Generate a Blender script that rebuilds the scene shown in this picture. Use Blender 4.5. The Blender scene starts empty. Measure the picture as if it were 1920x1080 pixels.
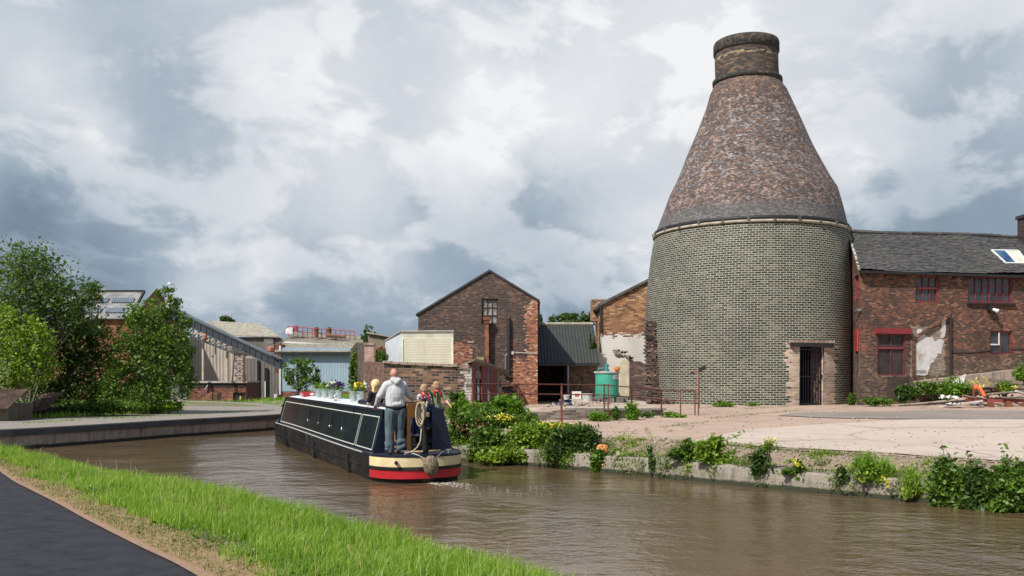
import bpy, bmesh, math, random
import numpy as np
from mathutils import Vector, Matrix, noise
from mathutils.geometry import delaunay_2d_cdt
R=math.radians
random.seed(7); RNG=np.random.default_rng(11)
S=bpy.context.scene
# ---------------------------------------------------------------- camera
F=1700.0; HOR=700.0; EYE=2.2
cam=bpy.data.cameras.new('camera'); camo=bpy.data.objects.new('camera',cam); S.collection.objects.link(camo)
cam.sensor_width=36; cam.lens=36*F/1920; cam.shift_y=(HOR-540)/1920
cam.clip_start=.1; cam.clip_end=3000
camo.location=(0,0,EYE); camo.rotation_euler=(R(90),0,0); S.camera=camo
S.render.resolution_x=1024; S.render.resolution_y=576
# ---------------------------------------------------------------- light
SUN=Vector((-.46,-.50,.73)).normalized()
sl=bpy.data.lights.new('sun','SUN'); sl.energy=5.0; sl.angle=R(.6); sl.color=(1,.95,.87)
so=bpy.data.objects.new('sun',sl); S.collection.objects.link(so)
so.rotation_euler=SUN.to_track_quat('Z','Y').to_euler()
S.view_settings.view_transform='Standard'; S.view_settings.look='None'; S.view_settings.gamma=1; S.view_settings.exposure=0.15
# ---------------------------------------------------------------- sky
def world():
    w=bpy.data.worlds.new('World'); S.world=w; w.use_nodes=True
    nt=w.node_tree; N=nt.nodes; Lk=nt.links; N.clear()
    out=N.new('ShaderNodeOutputWorld'); bg=N.new('ShaderNodeBackground'); bg.inputs['Strength'].default_value=.1
    Lk.new(bg.outputs[0],out.inputs[0])
    sky=N.new('ShaderNodeTexSky'); sky.sky_type='NISHITA'; sky.sun_disc=False
    sky.sun_elevation=math.asin(SUN.z); sky.sun_rotation=math.atan2(SUN.x,SUN.y); sky.air_density=1.2; sky.dust_density=1.5
    tc=N.new('ShaderNodeTexCoord')
    def M(op,a,b=None,c=None,clamp=False):
        n=N.new('ShaderNodeMath'); n.operation=op; n.use_clamp=clamp
        for i,x in enumerate((a,b,c)):
            if x is None: continue
            if isinstance(x,(int,float)): n.inputs[i].default_value=x
            else: Lk.new(x,n.inputs[i])
        return n.outputs[0]
    def V(op,a,b):
        n=N.new('ShaderNodeVectorMath'); n.operation=op
        for i,x in enumerate((a,b)):
            if isinstance(x,(tuple,list,Vector)): n.inputs[i].default_value=tuple(x)
            elif x is not None: Lk.new(x,n.inputs[i])
        return n
    def noise_(vec,sc,det,ro=.55,dist=0):
        n=N.new('ShaderNodeTexNoise'); n.inputs['Scale'].default_value=sc; n.inputs['Detail'].default_value=det
        n.inputs['Roughness'].default_value=ro; n.inputs['Distortion'].default_value=dist; Lk.new(vec,n.inputs['Vector']); return n
    d=tc.outputs['Generated']
    # squash: clouds flatten towards the horizon
    sp=N.new('ShaderNodeSeparateXYZ'); Lk.new(d,sp.inputs[0])
    zz=M('ADD',M('MAXIMUM',sp.outputs[2],0.0),.42)
    cx=N.new('ShaderNodeCombineXYZ'); Lk.new(M('DIVIDE',sp.outputs[0],zz),cx.inputs[0]); Lk.new(M('DIVIDE',sp.outputs[1],zz),cx.inputs[1])
    Lk.new(M('MULTIPLY',sp.outputs[2],1.6),cx.inputs[2])
    sq=V('ADD',V('MULTIPLY',d,(1,1,1.7)).outputs[0],(3.1,1.7,.4)).outputs[0]
    cl=noise_(sq,2.6,9,.56,.2)
    mid=noise_(sq,6.5,10,.56,.25)
    def SS(x,a,b):
        n=N.new('ShaderNodeMapRange'); n.interpolation_type='SMOOTHSTEP'; Lk.new(x,n.inputs[0]); n.inputs[1].default_value=a; n.inputs[2].default_value=b; return n.outputs[0]
    fine=noise_(d,7.0,9,.6,.3)
    warp=noise_(d,4.5,6,.6)
    wv=V('MULTIPLY',V('SUBTRACT',warp.outputs['Color'],(.5,.5,.5)).outputs[0],(.22,.22,.16)).outputs[0]
    dd=V('NORMALIZE',V('ADD',d,wv).outputs[0],None).outputs[0]
    def dr(px,py): return Vector(((px-960)/F,1,(HOR-py)/F)).normalized()
    lobes=[(1010,170,120,.50),(900,250,60,.25),(520,330,190,.30),(300,380,120,.22),(1235,395,55,.30),(1180,490,70,.30),(1610,330,34,.38),
           (375,525,55,.38),(70,190,55,.26),(205,240,34,.28),(620,200,140,.12),(1560,90,210,.22),(1180,60,160,.12),(700,420,90,.25),(960,530,50,.2),(30,330,60,.1),
           (60,385,80,-.13),(340,160,90,-.16),(1010,350,90,-.10),(870,430,90,-.08),(1760,300,190,-.22),(1000,15,90,-.26),(330,265,90,-.17),(500,600,260,-.46),
           (1080,555,170,-.42),(150,480,140,-.24),(1800,430,130,-.22),(1780,60,110,-.12),(200,90,90,-.1),(30,460,90,-.2)]
    acc=None
    for px,py,wd,am in lobes:
        c=dr(px,py); s=wd/F/(1+((px-960)/F)**2)**.5
        dp=N.new('ShaderNodeVectorMath'); dp.operation='DOT_PRODUCT'; Lk.new(dd,dp.inputs[0]); dp.inputs[1].default_value=c
        e=M('EXPONENT',M('MULTIPLY',M('SUBTRACT',dp.outputs['Value'],1.0),1.0/(s*s)))
        a=M('MULTIPLY',e,am*(.85 if am>0 else .9)); acc=a if acc is None else M('ADD',acc,a)
    v=M('ADD',M('MULTIPLY',M('SUBTRACT',cl.outputs['Fac'],.5),.48),.655)
    v=M('ADD',v,acc)
    v=M('ADD',v,M('MULTIPLY',M('SUBTRACT',fine.outputs['Fac'],.5),.34))
    v=M('ADD',v,M('MULTIPLY',M('SUBTRACT',SS(mid.outputs['Fac'],.485,.595),.45),.25))
    # higher up brighter
    v=M('ADD',v,M('MULTIPLY',M('SUBTRACT',sp.outputs[2],.22),.42))
    rp=N.new('ShaderNodeValToRGB'); Lk.new(v,rp.inputs[0])
    E=rp.color_ramp.elements; E[0].position=.0; E[0].color=(.17,.225,.295,1); E[1].position=1.02 if False else 1.0; E[1].color=(.80,.815,.83,1)
    for p,c in ((.25,(.26,.33,.41)),(.42,(.36,.43,.50)),(.58,(.51,.56,.615)),(.78,(.64,.67,.705))):
        e=E.new(p); e.color=(*c,1)
    sc=V('MULTIPLY',rp.outputs[0],(10,10,10)).outputs[0]
    # small gaps of blue sky
    gap=M('MULTIPLY',M('SUBTRACT',.30,cl.outputs['Fac']),12,clamp=True)
    mx=N.new('ShaderNodeMixRGB'); Lk.new(gap,mx.inputs[0]); Lk.new(sc,mx.inputs[1]); Lk.new(sky.outputs[0],mx.inputs[2])
    # unseen sky overhead and behind the camera made clearer to lower the fill light
    m2=N.new('ShaderNodeMixRGB'); Lk.new(M('MAXIMUM',M('MULTIPLY',SS(sp.outputs[2],.44,.66),.85),M('MULTIPLY',M('SUBTRACT',1,SS(sp.outputs[1],-.35,.25)),.75)),m2.inputs[0]); Lk.new(mx.outputs[0],m2.inputs[1]); Lk.new(sky.outputs[0],m2.inputs[2])
    Lk.new(m2.outputs[0],bg.inputs[0])
world()
# ---------------------------------------------------------------- helpers
def P(px,py,z):            # photo pixel -> point on the level z
    Y=F*(EYE-z)/(py-HOR); return Vector(((px-960)*Y/F,Y,z))
def Q(px,py,Y):            # photo pixel -> point at depth Y
    return Vector(((px-960)*Y/F,Y,EYE-(py-HOR)*Y/F))
def XX(px,Y): return (px-960)*Y/F
def ZZ(py,Y): return EYE-(py-HOR)*Y/F
def tag(o,label=None,cat=None,group=None,kind=None):
    if label: o['label']=label
    if cat: o['category']=cat
    if group: o['group']=group
    if kind: o['kind']=kind
    return o
def thing(name,label,cat,loc=(0,0,0),group=None):
    o=bpy.data.objects.new(name,None); S.collection.objects.link(o); o.location=loc; o.empty_display_size=.2
    return tag(o,label,cat,group)
def wloc(o):
    l=Vector((0,0,0))
    while o is not None: l=l+Vector(o.location); o=o.parent
    return l
def link_mesh(me,name,parent=None,origin=None):
    o=bpy.data.objects.new(name,me); S.collection.objects.link(o)
    if parent is not None:
        off=wloc(parent); o.parent=parent
    else:
        if origin is None:
            co=np.empty(len(me.vertices)*3,np.float32); me.vertices.foreach_get('co',co); co=co.reshape(-1,3)
            mn,mxx=co.min(0),co.max(0); origin=Vector(((mn[0]+mxx[0])/2,(mn[1]+mxx[1])/2,mn[2]))
        off=Vector(origin); o.location=off
    me.transform(Matrix.Translation(-off)); return o
class MB:
    def __init__(s,T=None): s.v=[];s.f=[];s.m=[];s.uv={};s.T=T;s.mi=0
    def av(s,p):
        p=Vector(p)
        if s.T: p=s.T(p)
        s.v.append(p); return len(s.v)-1
    def face(s,ix,uv=None):
        s.f.append(tuple(ix)); s.m.append(s.mi)
        if uv: s.uv[len(s.f)-1]=uv
    def poly(s,pts,uv=None): s.face([s.av(p) for p in pts],uv); return s
    def hexa(s,a):        # 8 points: bottom 4 ccw, top 4 ccw
        i=[s.av(p) for p in a]
        for q in ((0,3,2,1),(4,5,6,7),(0,1,5,4),(1,2,6,5),(2,3,7,6),(3,0,4,7)): s.face([i[k] for k in q])
        return s
    def box(s,x0,x1,y0,y1,z0,z1):
        return s.hexa([(x0,y0,z0),(x1,y0,z0),(x1,y1,z0),(x0,y1,z0),(x0,y0,z1),(x1,y0,z1),(x1,y1,z1),(x0,y1,z1)])
    def obox(s,c,sx,sy,sz,ax=None):    # box at centre c, axes matrix 3x3 columns
        A=ax if ax is not None else Matrix.Identity(3); c=Vector(c); a=[]
        for z in (-.5,.5):
            for x,y in ((-.5,-.5),(.5,-.5),(.5,.5),(-.5,.5)): a.append(c+A@Vector((x*sx,y*sy,z*sz)))
        return s.hexa(a)
    def bar(s,p,q,w,h=None,up=(0,0,1)):
        h=h or w; p=Vector(p);q=Vector(q);d=(q-p).normalized();u=Vector(up)
        if abs(d.dot(u))>.95: u=Vector((0,1,0))
        x=d.cross(u).normalized(); y=x.cross(d).normalized(); a=[]
        for e in (p,q):
            for i,j in ((-1,-1),(1,-1),(1,1),(-1,1)): a.append(e+x*(i*w/2)+y*(j*h/2))
        return s.hexa(a)
    def tube(s,pts,r,n=8,cap=True):
        pts=[Vector(p) for p in pts]; rr=r if isinstance(r,(list,tuple)) else [r]*len(pts)
        rings=[];prev=None
        for k,p in enumerate(pts):
            d=(pts[min(k+1,len(pts)-1)]-pts[max(k-1,0)]).normalized()
            if prev is None:
                u=Vector((0,0,1)) if abs(d.z)<.9 else Vector((1,0,0)); x=d.cross(u).normalized()
            else: x=(prev-d*prev.dot(d)).normalized()
            prev=x; y=d.cross(x)
            rings.append([s.av(p+(x*math.cos(2*math.pi*i/n)+y*math.sin(2*math.pi*i/n))*rr[k]) for i in range(n)])
        for a,b in zip(rings,rings[1:]):
            for i in range(n): s.face((a[i],a[(i+1)%n],b[(i+1)%n],b[i]))
        if cap: s.face(rings[0][::-1]); s.face(rings[-1])
        return s
    def lathe(s,c,prof,n=24,cap=True,squash=1):
        c=Vector(c); rings=[[s.av(c+Vector((r*math.cos(2*math.pi*i/n),r*squash*math.sin(2*math.pi*i/n),z))) for i in range(n)] for r,z in prof]
        for a,b in zip(rings,rings[1:]):
            for i in range(n): s.face((a[i],a[(i+1)%n],b[(i+1)%n],b[i]))
        if cap: s.face(rings[0][::-1]); s.face(rings[-1])
        return s
    def ball(s,c,r,n=10,sz=None):
        c=Vector(c); sx,sy,sz_=(r,r,r) if sz is None else sz; m=n//2+1; rings=[]
        for j in range(1,m):
            t=math.pi*j/m
            rings.append([s.av(c+Vector((sx*math.sin(t)*math.cos(2*math.pi*i/n),sy*math.sin(t)*math.sin(2*math.pi*i/n),-sz_*math.cos(t)))) for i in range(n)])
        b=s.av(c-Vector((0,0,sz_))); tp=s.av(c+Vector((0,0,sz_)))
        for i in range(n): s.face((b,rings[0][(i+1)%n],rings[0][i])); s.face((tp,rings[-1][i],rings[-1][(i+1)%n]))
        for a,b2 in zip(rings,rings[1:]):
            for i in range(n): s.face((a[i],a[(i+1)%n],b2[(i+1)%n],b2[i]))
        return s
    def prism(s,pts,z0,z1):    # outline pts (x,y) ccw
        a=[s.av((x,y,z0)) for x,y in pts]; b=[s.av((x,y,z1)) for x,y in pts]; n=len(pts)
        s.face(a[::-1]); s.face(b)
        for i in range(n): s.face((a[i],a[(i+1)%n],b[(i+1)%n],b[i]))
        return s
    def slab(s,pts,vec):       # planar polygon (3d) extruded by vec
        vec=Vector(vec); a=[s.av(p) for p in pts]; b=[s.av(Vector(p)+vec) for p in pts]; n=len(pts)
        s.face(a[::-1]); s.face(b)
        for i in range(n): s.face((a[i],a[(i+1)%n],b[(i+1)%n],b[i]))
        return s
    def wall(s,O,t,nrm,outline,holes=(),depth=.12,thick=None):
        """flat wall: O origin, t along, nrm outward; outline in (u,z) ccw seen from outside; rect holes (u0,u1,z0,z1)"""
        O=Vector(O);t=Vector(t).normalized();nrm=Vector(nrm).normalized(); up=Vector((0,0,1))
        g=lambda u,z,d=0: O+t*u+up*z-nrm*d
        vs=[Vector(p) for p in outline]; ed=[(i,(i+1)%len(outline)) for i in range(len(outline))]
        for (a,b,c,d) in holes:
            k=len(vs); vs+=[Vector((a,c)),Vector((b,c)),Vector((b,d)),Vector((a,d))]; ed+=[(k,k+1),(k+1,k+2),(k+2,k+3),(k+3,k)]
        r=delaunay_2d_cdt(vs,ed,[],1,1e-5); co,fs=r[0],r[2]
        idx={}
        def inside(p):
            x,y=p; c=False; n=len(outline)
            for i in range(n):
                x1,y1=outline[i]; x2,y2=outline[(i+1)%n]
                if (y1>y)!=(y2>y) and x<(x2-x1)*(y-y1)/(y2-y1)+x1: c=not c
            return c
        ind=[s.av(g(c.x,c.y)) for c in co]
        for f in fs:
            m=sum((co[i] for i in f),Vector((0,0)))/len(f)
            if not inside(m): continue
            if any(a<m.x<b and c<m.y<d for a,b,c,d in holes): continue
            f=list(f); e1=co[f[1]]-co[f[0]]; e2=co[f[2]]-co[f[0]]
            if (e1.x*e2.y-e1.y*e2.x)<0: f=f[::-1]
            s.face([ind[i] for i in f],[(co[i].x,co[i].y) for i in f])
        for a,b,c,d in holes:
            for (p,q) in (((a,c),(b,c)),((b,c),(b,d)),((b,d),(a,d)),((a,d),(a,c))):
                s.poly([g(*p),g(*q),g(*q,depth),g(*p,depth)])
        if thick:
            n=len(outline)
            s.poly([g(*p,thick) for p in outline[::-1]])
            for i in range(n): 
                p,q=outline[i],outline[(i+1)%n]; s.poly([g(*q),g(*p),g(*p,thick),g(*q,thick)])
        return s
    def build(s,name,mat,parent=None,smooth=False,bevel=0,origin=None,auto=None):
        me=bpy.data.meshes.new(name); me.from_pydata([tuple(v) for v in s.v],[],s.f); me.update()
        mats=mat if isinstance(mat,(list,tuple)) else [mat]
        for m in mats: me.materials.append(m)
        if len(mats)>1: me.polygons.foreach_set('material_index',s.m)
        uvl=me.uv_layers.new(name='UVMap')
        for p in me.polygons:
            cu=s.uv.get(p.index); n=p.normal
            if cu:
                for k,li in enumerate(p.loop_indices): uvl.data[li].uv=cu[k]
            elif abs(n.z)<.8:
                t=Vector((-n.y,n.x,0)).normalized(); w=n.cross(t)
                if w.z<0: w=-w
                for li,vi in zip(p.loop_indices,p.vertices):
                    c=me.vertices[vi].co; uvl.data[li].uv=(c.dot(t),c.dot(w))
            else:
                for li,vi in zip(p.loop_indices,p.vertices):
                    c=me.vertices[vi].co; uvl.data[li].uv=(c.x,c.y)
        if smooth: me.polygons.foreach_set('use_smooth',[True]*len(me.polygons))
        if auto is not None:
            me.polygons.foreach_set('use_smooth',[True]*len(me.polygons)); me.set_sharp_from_angle(angle=R(auto))
        o=link_mesh(me,name,parent,origin)
        if bevel:
            b=o.modifiers.new('bevel','BEVEL'); b.width=bevel; b.segments=2; b.limit_method='ANGLE'; b.angle_limit=R(40)
        return o
def npmesh(name,co,faces_n,mat,parent=None,nper=4,smooth=False,origin=None):
    """co (N*nv,3); faces index array (M,nper)"""
    me=bpy.data.meshes.new(name); nv=len(co); nf=len(faces_n)
    me.vertices.add(nv); me.vertices.foreach_set('co',np.asarray(co,np.float32).ravel())
    me.loops.add(nf*nper); me.loops.foreach_set('vertex_index',np.asarray(faces_n,np.int32).ravel())
    me.polygons.add(nf); me.polygons.foreach_set('loop_start',np.arange(nf,dtype=np.int32)*nper)
    me.update(calc_edges=True); me.validate()
    for m in (mat if isinstance(mat,(list,tuple)) else [mat]): me.materials.append(m)
    if smooth: me.polygons.foreach_set('use_smooth',[True]*nf)
    return link_mesh(me,name,parent,origin)
# ---------------------------------------------------------------- materials
class NM:
    def __init__(s,name,rough=.8,metal=0,spec=.5):
        s.m=bpy.data.materials.new(name); s.m.use_nodes=True; s.nt=s.m.node_tree; s.N=s.nt.nodes; s.L=s.nt.links
        s.b=s.N['Principled BSDF']; s.b.inputs['Roughness'].default_value=rough; s.b.inputs['Metallic'].default_value=metal
        s.b.inputs['Specular IOR Level'].default_value=spec
    def new(s,t): return s.N.new(t)
    def set(s,inp,x):
        if isinstance(x,(int,float)): inp.default_value=x
        elif isinstance(x,(tuple,list)): inp.default_value=(*x,1) if len(x)==3 and inp.type=='RGBA' else x
        else: s.L.new(x,inp)
    def math(s,op,a,b=0,c=None,clamp=False):
        n=s.new('ShaderNodeMath'); n.operation=op; n.use_clamp=clamp; s.set(n.inputs[0],a); s.set(n.inputs[1],b)
        if c is not None: s.set(n.inputs[2],c)
        return n.outputs[0]
    def coord(s,kind='Object'): return s.new('ShaderNodeTexCoord').outputs[kind]
    def noise(s,vec,sc,det=5,ro=.6,dist=0):
        n=s.new('ShaderNodeTexNoise'); s.L.new(vec,n.inputs['Vector'])
        n.inputs['Scale'].default_value=sc; n.inputs['Detail'].default_value=det; n.inputs['Roughness'].default_value=ro; n.inputs['Distortion'].default_value=dist
        return n.outputs['Fac']
    def scale(s,vec,x,y,z):
        n=s.new('ShaderNodeMapping'); s.L.new(vec,n.inputs[0]); n.inputs['Scale'].default_value=(x,y,z); return n.outputs[0]
    def ramp(s,fac,cols,interp='LINEAR'):
        n=s.new('ShaderNodeValToRGB'); s.set(n.inputs[0],fac); E=n.color_ramp.elements; n.color_ramp.interpolation=interp
        E[0].position=cols[0][0]; E[0].color=(*cols[0][1],1); E[1].position=cols[-1][0]; E[1].color=(*cols[-1][1],1)
        for p,c in cols[1:-1]: e=E.new(p); e.color=(*c,1)
        return n.outputs[0]
    def mix(s,f,a,b,mode='MIX'):
        n=s.new('ShaderNodeMixRGB'); n.blend_type=mode; s.set(n.inputs[0],f); s.set(n.inputs[1],a); s.set(n.inputs[2],b); return n.outputs[0]
    def col(s,c): s.set(s.b.inputs['Base Color'],c); return s
    def bump(s,h,strength=.4,dist=.02,prev=None):
        n=s.new('ShaderNodeBump'); n.inputs['Strength'].default_value=strength; n.inputs['Distance'].default_value=dist; s.set(n.inputs['Height'],h)
        if prev: s.L.new(prev,n.inputs['Normal'])
        s.L.new(n.outputs[0],s.b.inputs['Normal']); return n.outputs[0]
def cr(c,k): return tuple(min(1,max(0,x*k)) for x in c)
def simple(name,c,rough=.6,metal=0,var=.25,sc=4,bump=0,bsc=40,spec=.5,det=5,stretch=(1,1,1),rust=None):
    n=NM(name,rough,metal,spec); v=n.coord(); v2=n.scale(v,*stretch)
    f=n.noise(v2,sc,det); c2=n.ramp(f,[(.3,cr(c,1-var)),(.5,c),(.7,cr(c,1+var))])
    if rust: c2=n.mix(n.math('MULTIPLY',n.math('SUBTRACT',n.noise(v2,rust[1],8,.7),rust[2]),10,clamp=True),c2,rust[0])
    n.col(c2)
    n.set(n.b.inputs['Roughness'],n.math('ADD',n.math('MULTIPLY',n.noise(v,sc*3,4),.2),rough-.1))
    if bump: n.bump(n.noise(v,bsc,4),bump,.01)
    return n.m
def brickmat(name,cols,mortar,bw=.235,bh=.078,ms=.009,stain=.35,patches=(),bump=.5,rough=.9,off=(0,0),msmooth=.15,warp=.006):
    """cols: ramp over a per-brick random value; patches: (u0,u1,v0,v1,soft,cov,what) what=list->bricks, tuple->paint"""
    n=NM(name,rough); uv=n.coord('UV')
    wn=n.new('ShaderNodeTexNoise'); wn.inputs['Scale'].default_value=1.3; wn.inputs['Detail'].default_value=3; n.L.new(uv,wn.inputs['Vector'])
    vm=n.new('ShaderNodeVectorMath'); vm.operation='MULTIPLY_ADD'; n.L.new(wn.outputs['Color'],vm.inputs[0]); vm.inputs[1].default_value=(warp*3,warp*6,0); n.L.new(uv,vm.inputs[2])
    b=n.new('ShaderNodeTexBrick'); n.L.new(vm.outputs[0],b.inputs['Vector'])
    b.inputs['Color1'].default_value=(0,0,0,1); b.inputs['Color2'].default_value=(1,1,1,1); b.inputs['Mortar'].default_value=(.5,.5,.5,1)
    b.inputs['Scale'].default_value=1; b.inputs['Brick Width'].default_value=bw; b.inputs['Row Height'].default_value=bh
    b.inputs['Mortar Size'].default_value=ms; b.inputs['Mortar Smooth'].default_value=msmooth
    rnd=n.math('ADD',b.outputs['Color'],n.math('MULTIPLY',n.math('SUBTRACT',n.noise(uv,1.1,4),.5),.9),clamp=True)
    c=n.ramp(rnd,cols)
    c=n.mix(n.math('MULTIPLY',n.noise(uv,30,3),.35),c,cr(cols[0][1],.6))
    for (u0,u1,v0,v1,soft,cov,what) in patches:
        sp=n.new('ShaderNodeSeparateXYZ'); n.L.new(uv,sp.inputs[0])
        w=n.math('MULTIPLY',n.math('SUBTRACT',n.noise(uv,2.2,8,.7),.5),soft)
        w2=n.math('MULTIPLY',n.math('SUBTRACT',b.outputs['Color'],.5),soft*.35)
        w=n.math('ADD',w,w2)
        def edge(a,bb): return n.math('MULTIPLY',n.math('ADD',n.math('SUBTRACT',a,bb),w),18,clamp=True)
        m=n.math('MULTIPLY',edge(sp.outputs[0],u0),edge(u1,sp.outputs[0]))
        m=n.math('MULTIPLY',m,n.math('MULTIPLY',edge(sp.outputs[1],v0),edge(v1,sp.outputs[1])))
        if cov<1: m=n.math('MULTIPLY',m,n.math('MULTIPLY',n.math('SUBTRACT',n.noise(uv,3.1,9,.72),1-cov),14,clamp=True))
        if isinstance(what,list): c=n.mix(m,c,n.ramp(rnd,what))
        else:
            c=n.mix(m,c,what); 
            mort=m
            n.pm=m
    fac=b.outputs['Fac']
    mc=n.mix(n.math('MULTIPLY',n.noise(uv,.9,5),.8),mortar,cr(mortar,.45))
    paintm=getattr(n,'pm',None)
    if paintm is not None: fac2=n.math('MULTIPLY',fac,n.math('SUBTRACT',1,n.math('MULTIPLY',paintm,.75)))
    else: fac2=fac
    c=n.mix(fac2,c,mc)
    st=n.noise(uv,.45,7,.65)
    c=n.mix(1,c,n.ramp(st,[(.3,(1-stain,)*3),(.55,(1,1,1)),(.75,(1+0*stain,)*3)]),'MULTIPLY')
    n.col(c); n.bump(n.math('ADD',n.math('SUBTRACT',1,fac),n.math('MULTIPLY',n.noise(uv,35,4),.5)),bump,.012)
    return n.m
# ---------------------------------------------------------------- canal outline
NEAR=[(16,-12),(9.5,-4),(5,2.5),(2.2,6.0),(.44,8.3),(-.95,10.1),(-2.8,12.1),(-4.7,14.3),(-6.3,16.0),(-8.3,18.0),(-10.2,19.9),(-11.8,21.6),(-13.6,23.2),(-17,24.3)]
WHARF=[(-17,25.2),(-14.7,25.9),(-13.4,27.9),(-12.0,30.8),(-10.8,32.8),(-9.5,34.9),(-9.0,36.8),(-9.6,40),(-11.6,45),(-15,50),(-20,54)]
RIGHT=[(26,2),(14,9.2),(8.1,14.4),(5.0,17.2),(2.14,20.0),(.4,21.5),(-1.3,22.7),(-2.3,24.2),(-3.2,26.2),(-4.0,28.4),(-4.9,32),(-6.0,36),(-7.4,41),(-9.5,47),(-13,52.5),(-19,57)]
def dense(pl,step=.5,jit=0):
    out=[]
    for a,b in zip(pl,pl[1:]):
        a=Vector(a);b=Vector(b);n=max(1,int((b-a).length/step))
        for i in range(n): out.append(a.lerp(b,i/n))
    out.append(Vector(pl[-1])); return out
def smooth_pl(pl,n=6):      # Catmull-Rom
    P_=[Vector(p) for p in pl]; P_=[P_[0]*2-P_[1]]+P_+[P_[-1]*2-P_[-2]]; out=[]
    for i in range(1,len(P_)-2):
        for k in range(n):
            t=k/n; p0,p1,p2,p3=P_[i-1:i+3]
            out.append(.5*((2*p1)+(p2-p0)*t+(2*p0-5*p1+4*p2-p3)*t*t+(3*p1-p0-3*p2+p3)*t**3))
    out.append(P_[-2]); return out
NEARS=smooth_pl(NEAR); WHARFS=smooth_pl(WHARF); RIGHTS=smooth_pl(RIGHT)
CANAL=np.array([tuple(p) for p in NEARS+WHARFS+RIGHTS[::-1]])
def np_inside(x,y,poly):
    c=np.zeros(x.shape,bool); n=len(poly)
    for i in range(n):
        x1,y1=poly[i]; x2,y2=poly[(i+1)%n]
        if y1==y2: continue
        c^=((y1>y)!=(y2>y))&(x<(x2-x1)*(y-y1)/(y2-y1)+x1)
    return c
def np_dist(x,y,pl):
    d=np.full(x.shape,1e9)
    for a,b in zip(pl,pl[1:]):
        ax,ay=a;bx,by=b;dx,dy=bx-ax,by-ay;l=dx*dx+dy*dy+1e-12
        t=np.clip(((x-ax)*dx+(y-ay)*dy)/l,0,1); d=np.minimum(d,np.hypot(x-ax-t*dx,y-ay-t*dy))
    return d
nN=[tuple(p) for p in NEARS]; nW=[tuple(p) for p in WHARFS]; nR=[tuple(p) for p in RIGHTS]
def ss(a,b,x): t=np.clip((x-a)/(b-a),0,1); return t*t*(3-2*t)
def npnoise(x,y,s,seed=0):
    return (np.sin(x*s+seed)*np.cos(y*s*1.3+seed*2)+.5*np.sin(x*s*2.3+y*s*1.7+seed*3)+.3*np.cos(x*s*4.1-y*s*3.7+seed))/1.8
def hraw(x,y):
    x=np.asarray(x,float);y=np.asarray(y,float)
    dN=np_dist(x,y,nN);dW=np_dist(x,y,nW);dR=np_dist(x,y,nR)
    yard=.62+.18*np.clip((y-17)/21,-.5,1)
    right=.36+(yard-.36)*ss(.35,1.25,dR)+.025*npnoise(x,y,2.3,1)*ss(.3,.8,dR)*(1-ss(1.6,2.4,dR))
    # heap under the weeds by the red workshop
    right=right+.55*np.exp(-(((x-21.5)/3.2)**2+((y-38.6)/1.5)**2))
    right=right-1.0*ss(50,66,y)
    left=np.where(dN<dW,.36+.14*ss(.3,2.4,dN)+.03*npnoise(x,y,1.7,2)*ss(.3,1,dN)*(1-ss(2.0,2.8,dN)),.58)
    left=left-.95*ss(43,60,y)*ss(1.2,6,dW)
    back=ss(40,52,y)
    sideR=dR<np.minimum(dN,dW)
    return np.where(sideR,right,left),dN,dW,dR
def H_(x,y):
    return float(hraw(np.array([x]),np.array([y]))[0][0])
# ---------------------------------------------------------------- ground materials
def m_ground():
    n=NM('ground_soil',.95); v=n.coord()
    a=n.ramp(n.noise(v,.8,8,.65),[(.3,(.10,.075,.05)),(.5,(.20,.155,.11)),(.7,(.30,.24,.18))])
    g=n.ramp(n.noise(v,9,6,.7),[(.3,(.05,.09,.02)),(.6,(.10,.16,.03))])
    c=n.mix(n.math('MULTIPLY',n.math('SUBTRACT',n.noise(v,.35,6,.7),.47),9,clamp=True),a,g)
    n.col(c); n.bump(n.noise(v,18,6,.75),.8,.03); return n.m
def m_concrete(name,c,var=.22,sc=.7,cracks=True,rough=.9,bump=.25,fine=.18):
    n=NM(name,rough); v=n.coord()
    k=n.ramp(n.noise(v,sc,9,.68),[(.3,cr(c,1-var)),(.5,c),(.72,cr(c,1+var*.7))])
    k=n.mix(fine,k,n.ramp(n.noise(v,45,4,.7),[(.35,cr(c,.35)),(.6,cr(c,1.25))]))
    k=n.mix(fine*1.6,k,n.ramp(n.noise(v,sc*7,7,.75),[(.36,cr(c,.55)),(.5,c),(.62,cr(c,1.2))]))
    if cracks:
        vo=n.new('ShaderNodeTexVoronoi'); vo.feature='DISTANCE_TO_EDGE'; vo.inputs['Scale'].default_value=.22
        wn=n.new('ShaderNodeTexNoise'); wn.inputs['Scale'].default_value=1.6; wn.inputs['Detail'].default_value=6; n.L.new(v,wn.inputs['Vector'])
        mm=n.new('ShaderNodeVectorMath'); mm.operation='MULTIPLY_ADD'; n.L.new(wn.outputs['Color'],mm.inputs[0]); mm.inputs[1].default_value=(.8,.8,0); n.L.new(v,mm.inputs[2]); n.L.new(mm.outputs[0],vo.inputs['Vector'])
        cf=n.math('MULTIPLY',n.math('SUBTRACT',.020,vo.outputs['Distance']),60,clamp=True)
        k=n.mix(n.math('MULTIPLY',cf,.45),k,cr(c,.35))
    n.col(k); n.bump(n.noise(v,30,6,.7),bump,.01); return n.m
M_ground=m_ground()
M_yard=m_concrete('worn_pinkish_concrete',(.385,.28,.22),.3,.5,fine=.2)
M_slab=m_concrete('pale_concrete_slab',(.46,.385,.325),.2,.6,fine=.13)
M_patch=m_concrete('grey_asphalt_patch',(.235,.20,.175),.4,.8,False)
M_asphalt=m_concrete('path_asphalt',(.030,.031,.038),.35,.6,False,.95,.8,.5); M_asphalt.node_tree.nodes['Principled BSDF'].inputs['Specular IOR Level'].default_value=.2
M_gravel=m_concrete('wharf_gravel',(.235,.21,.185),.22,.9,False,.95,.4,.3)
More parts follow.
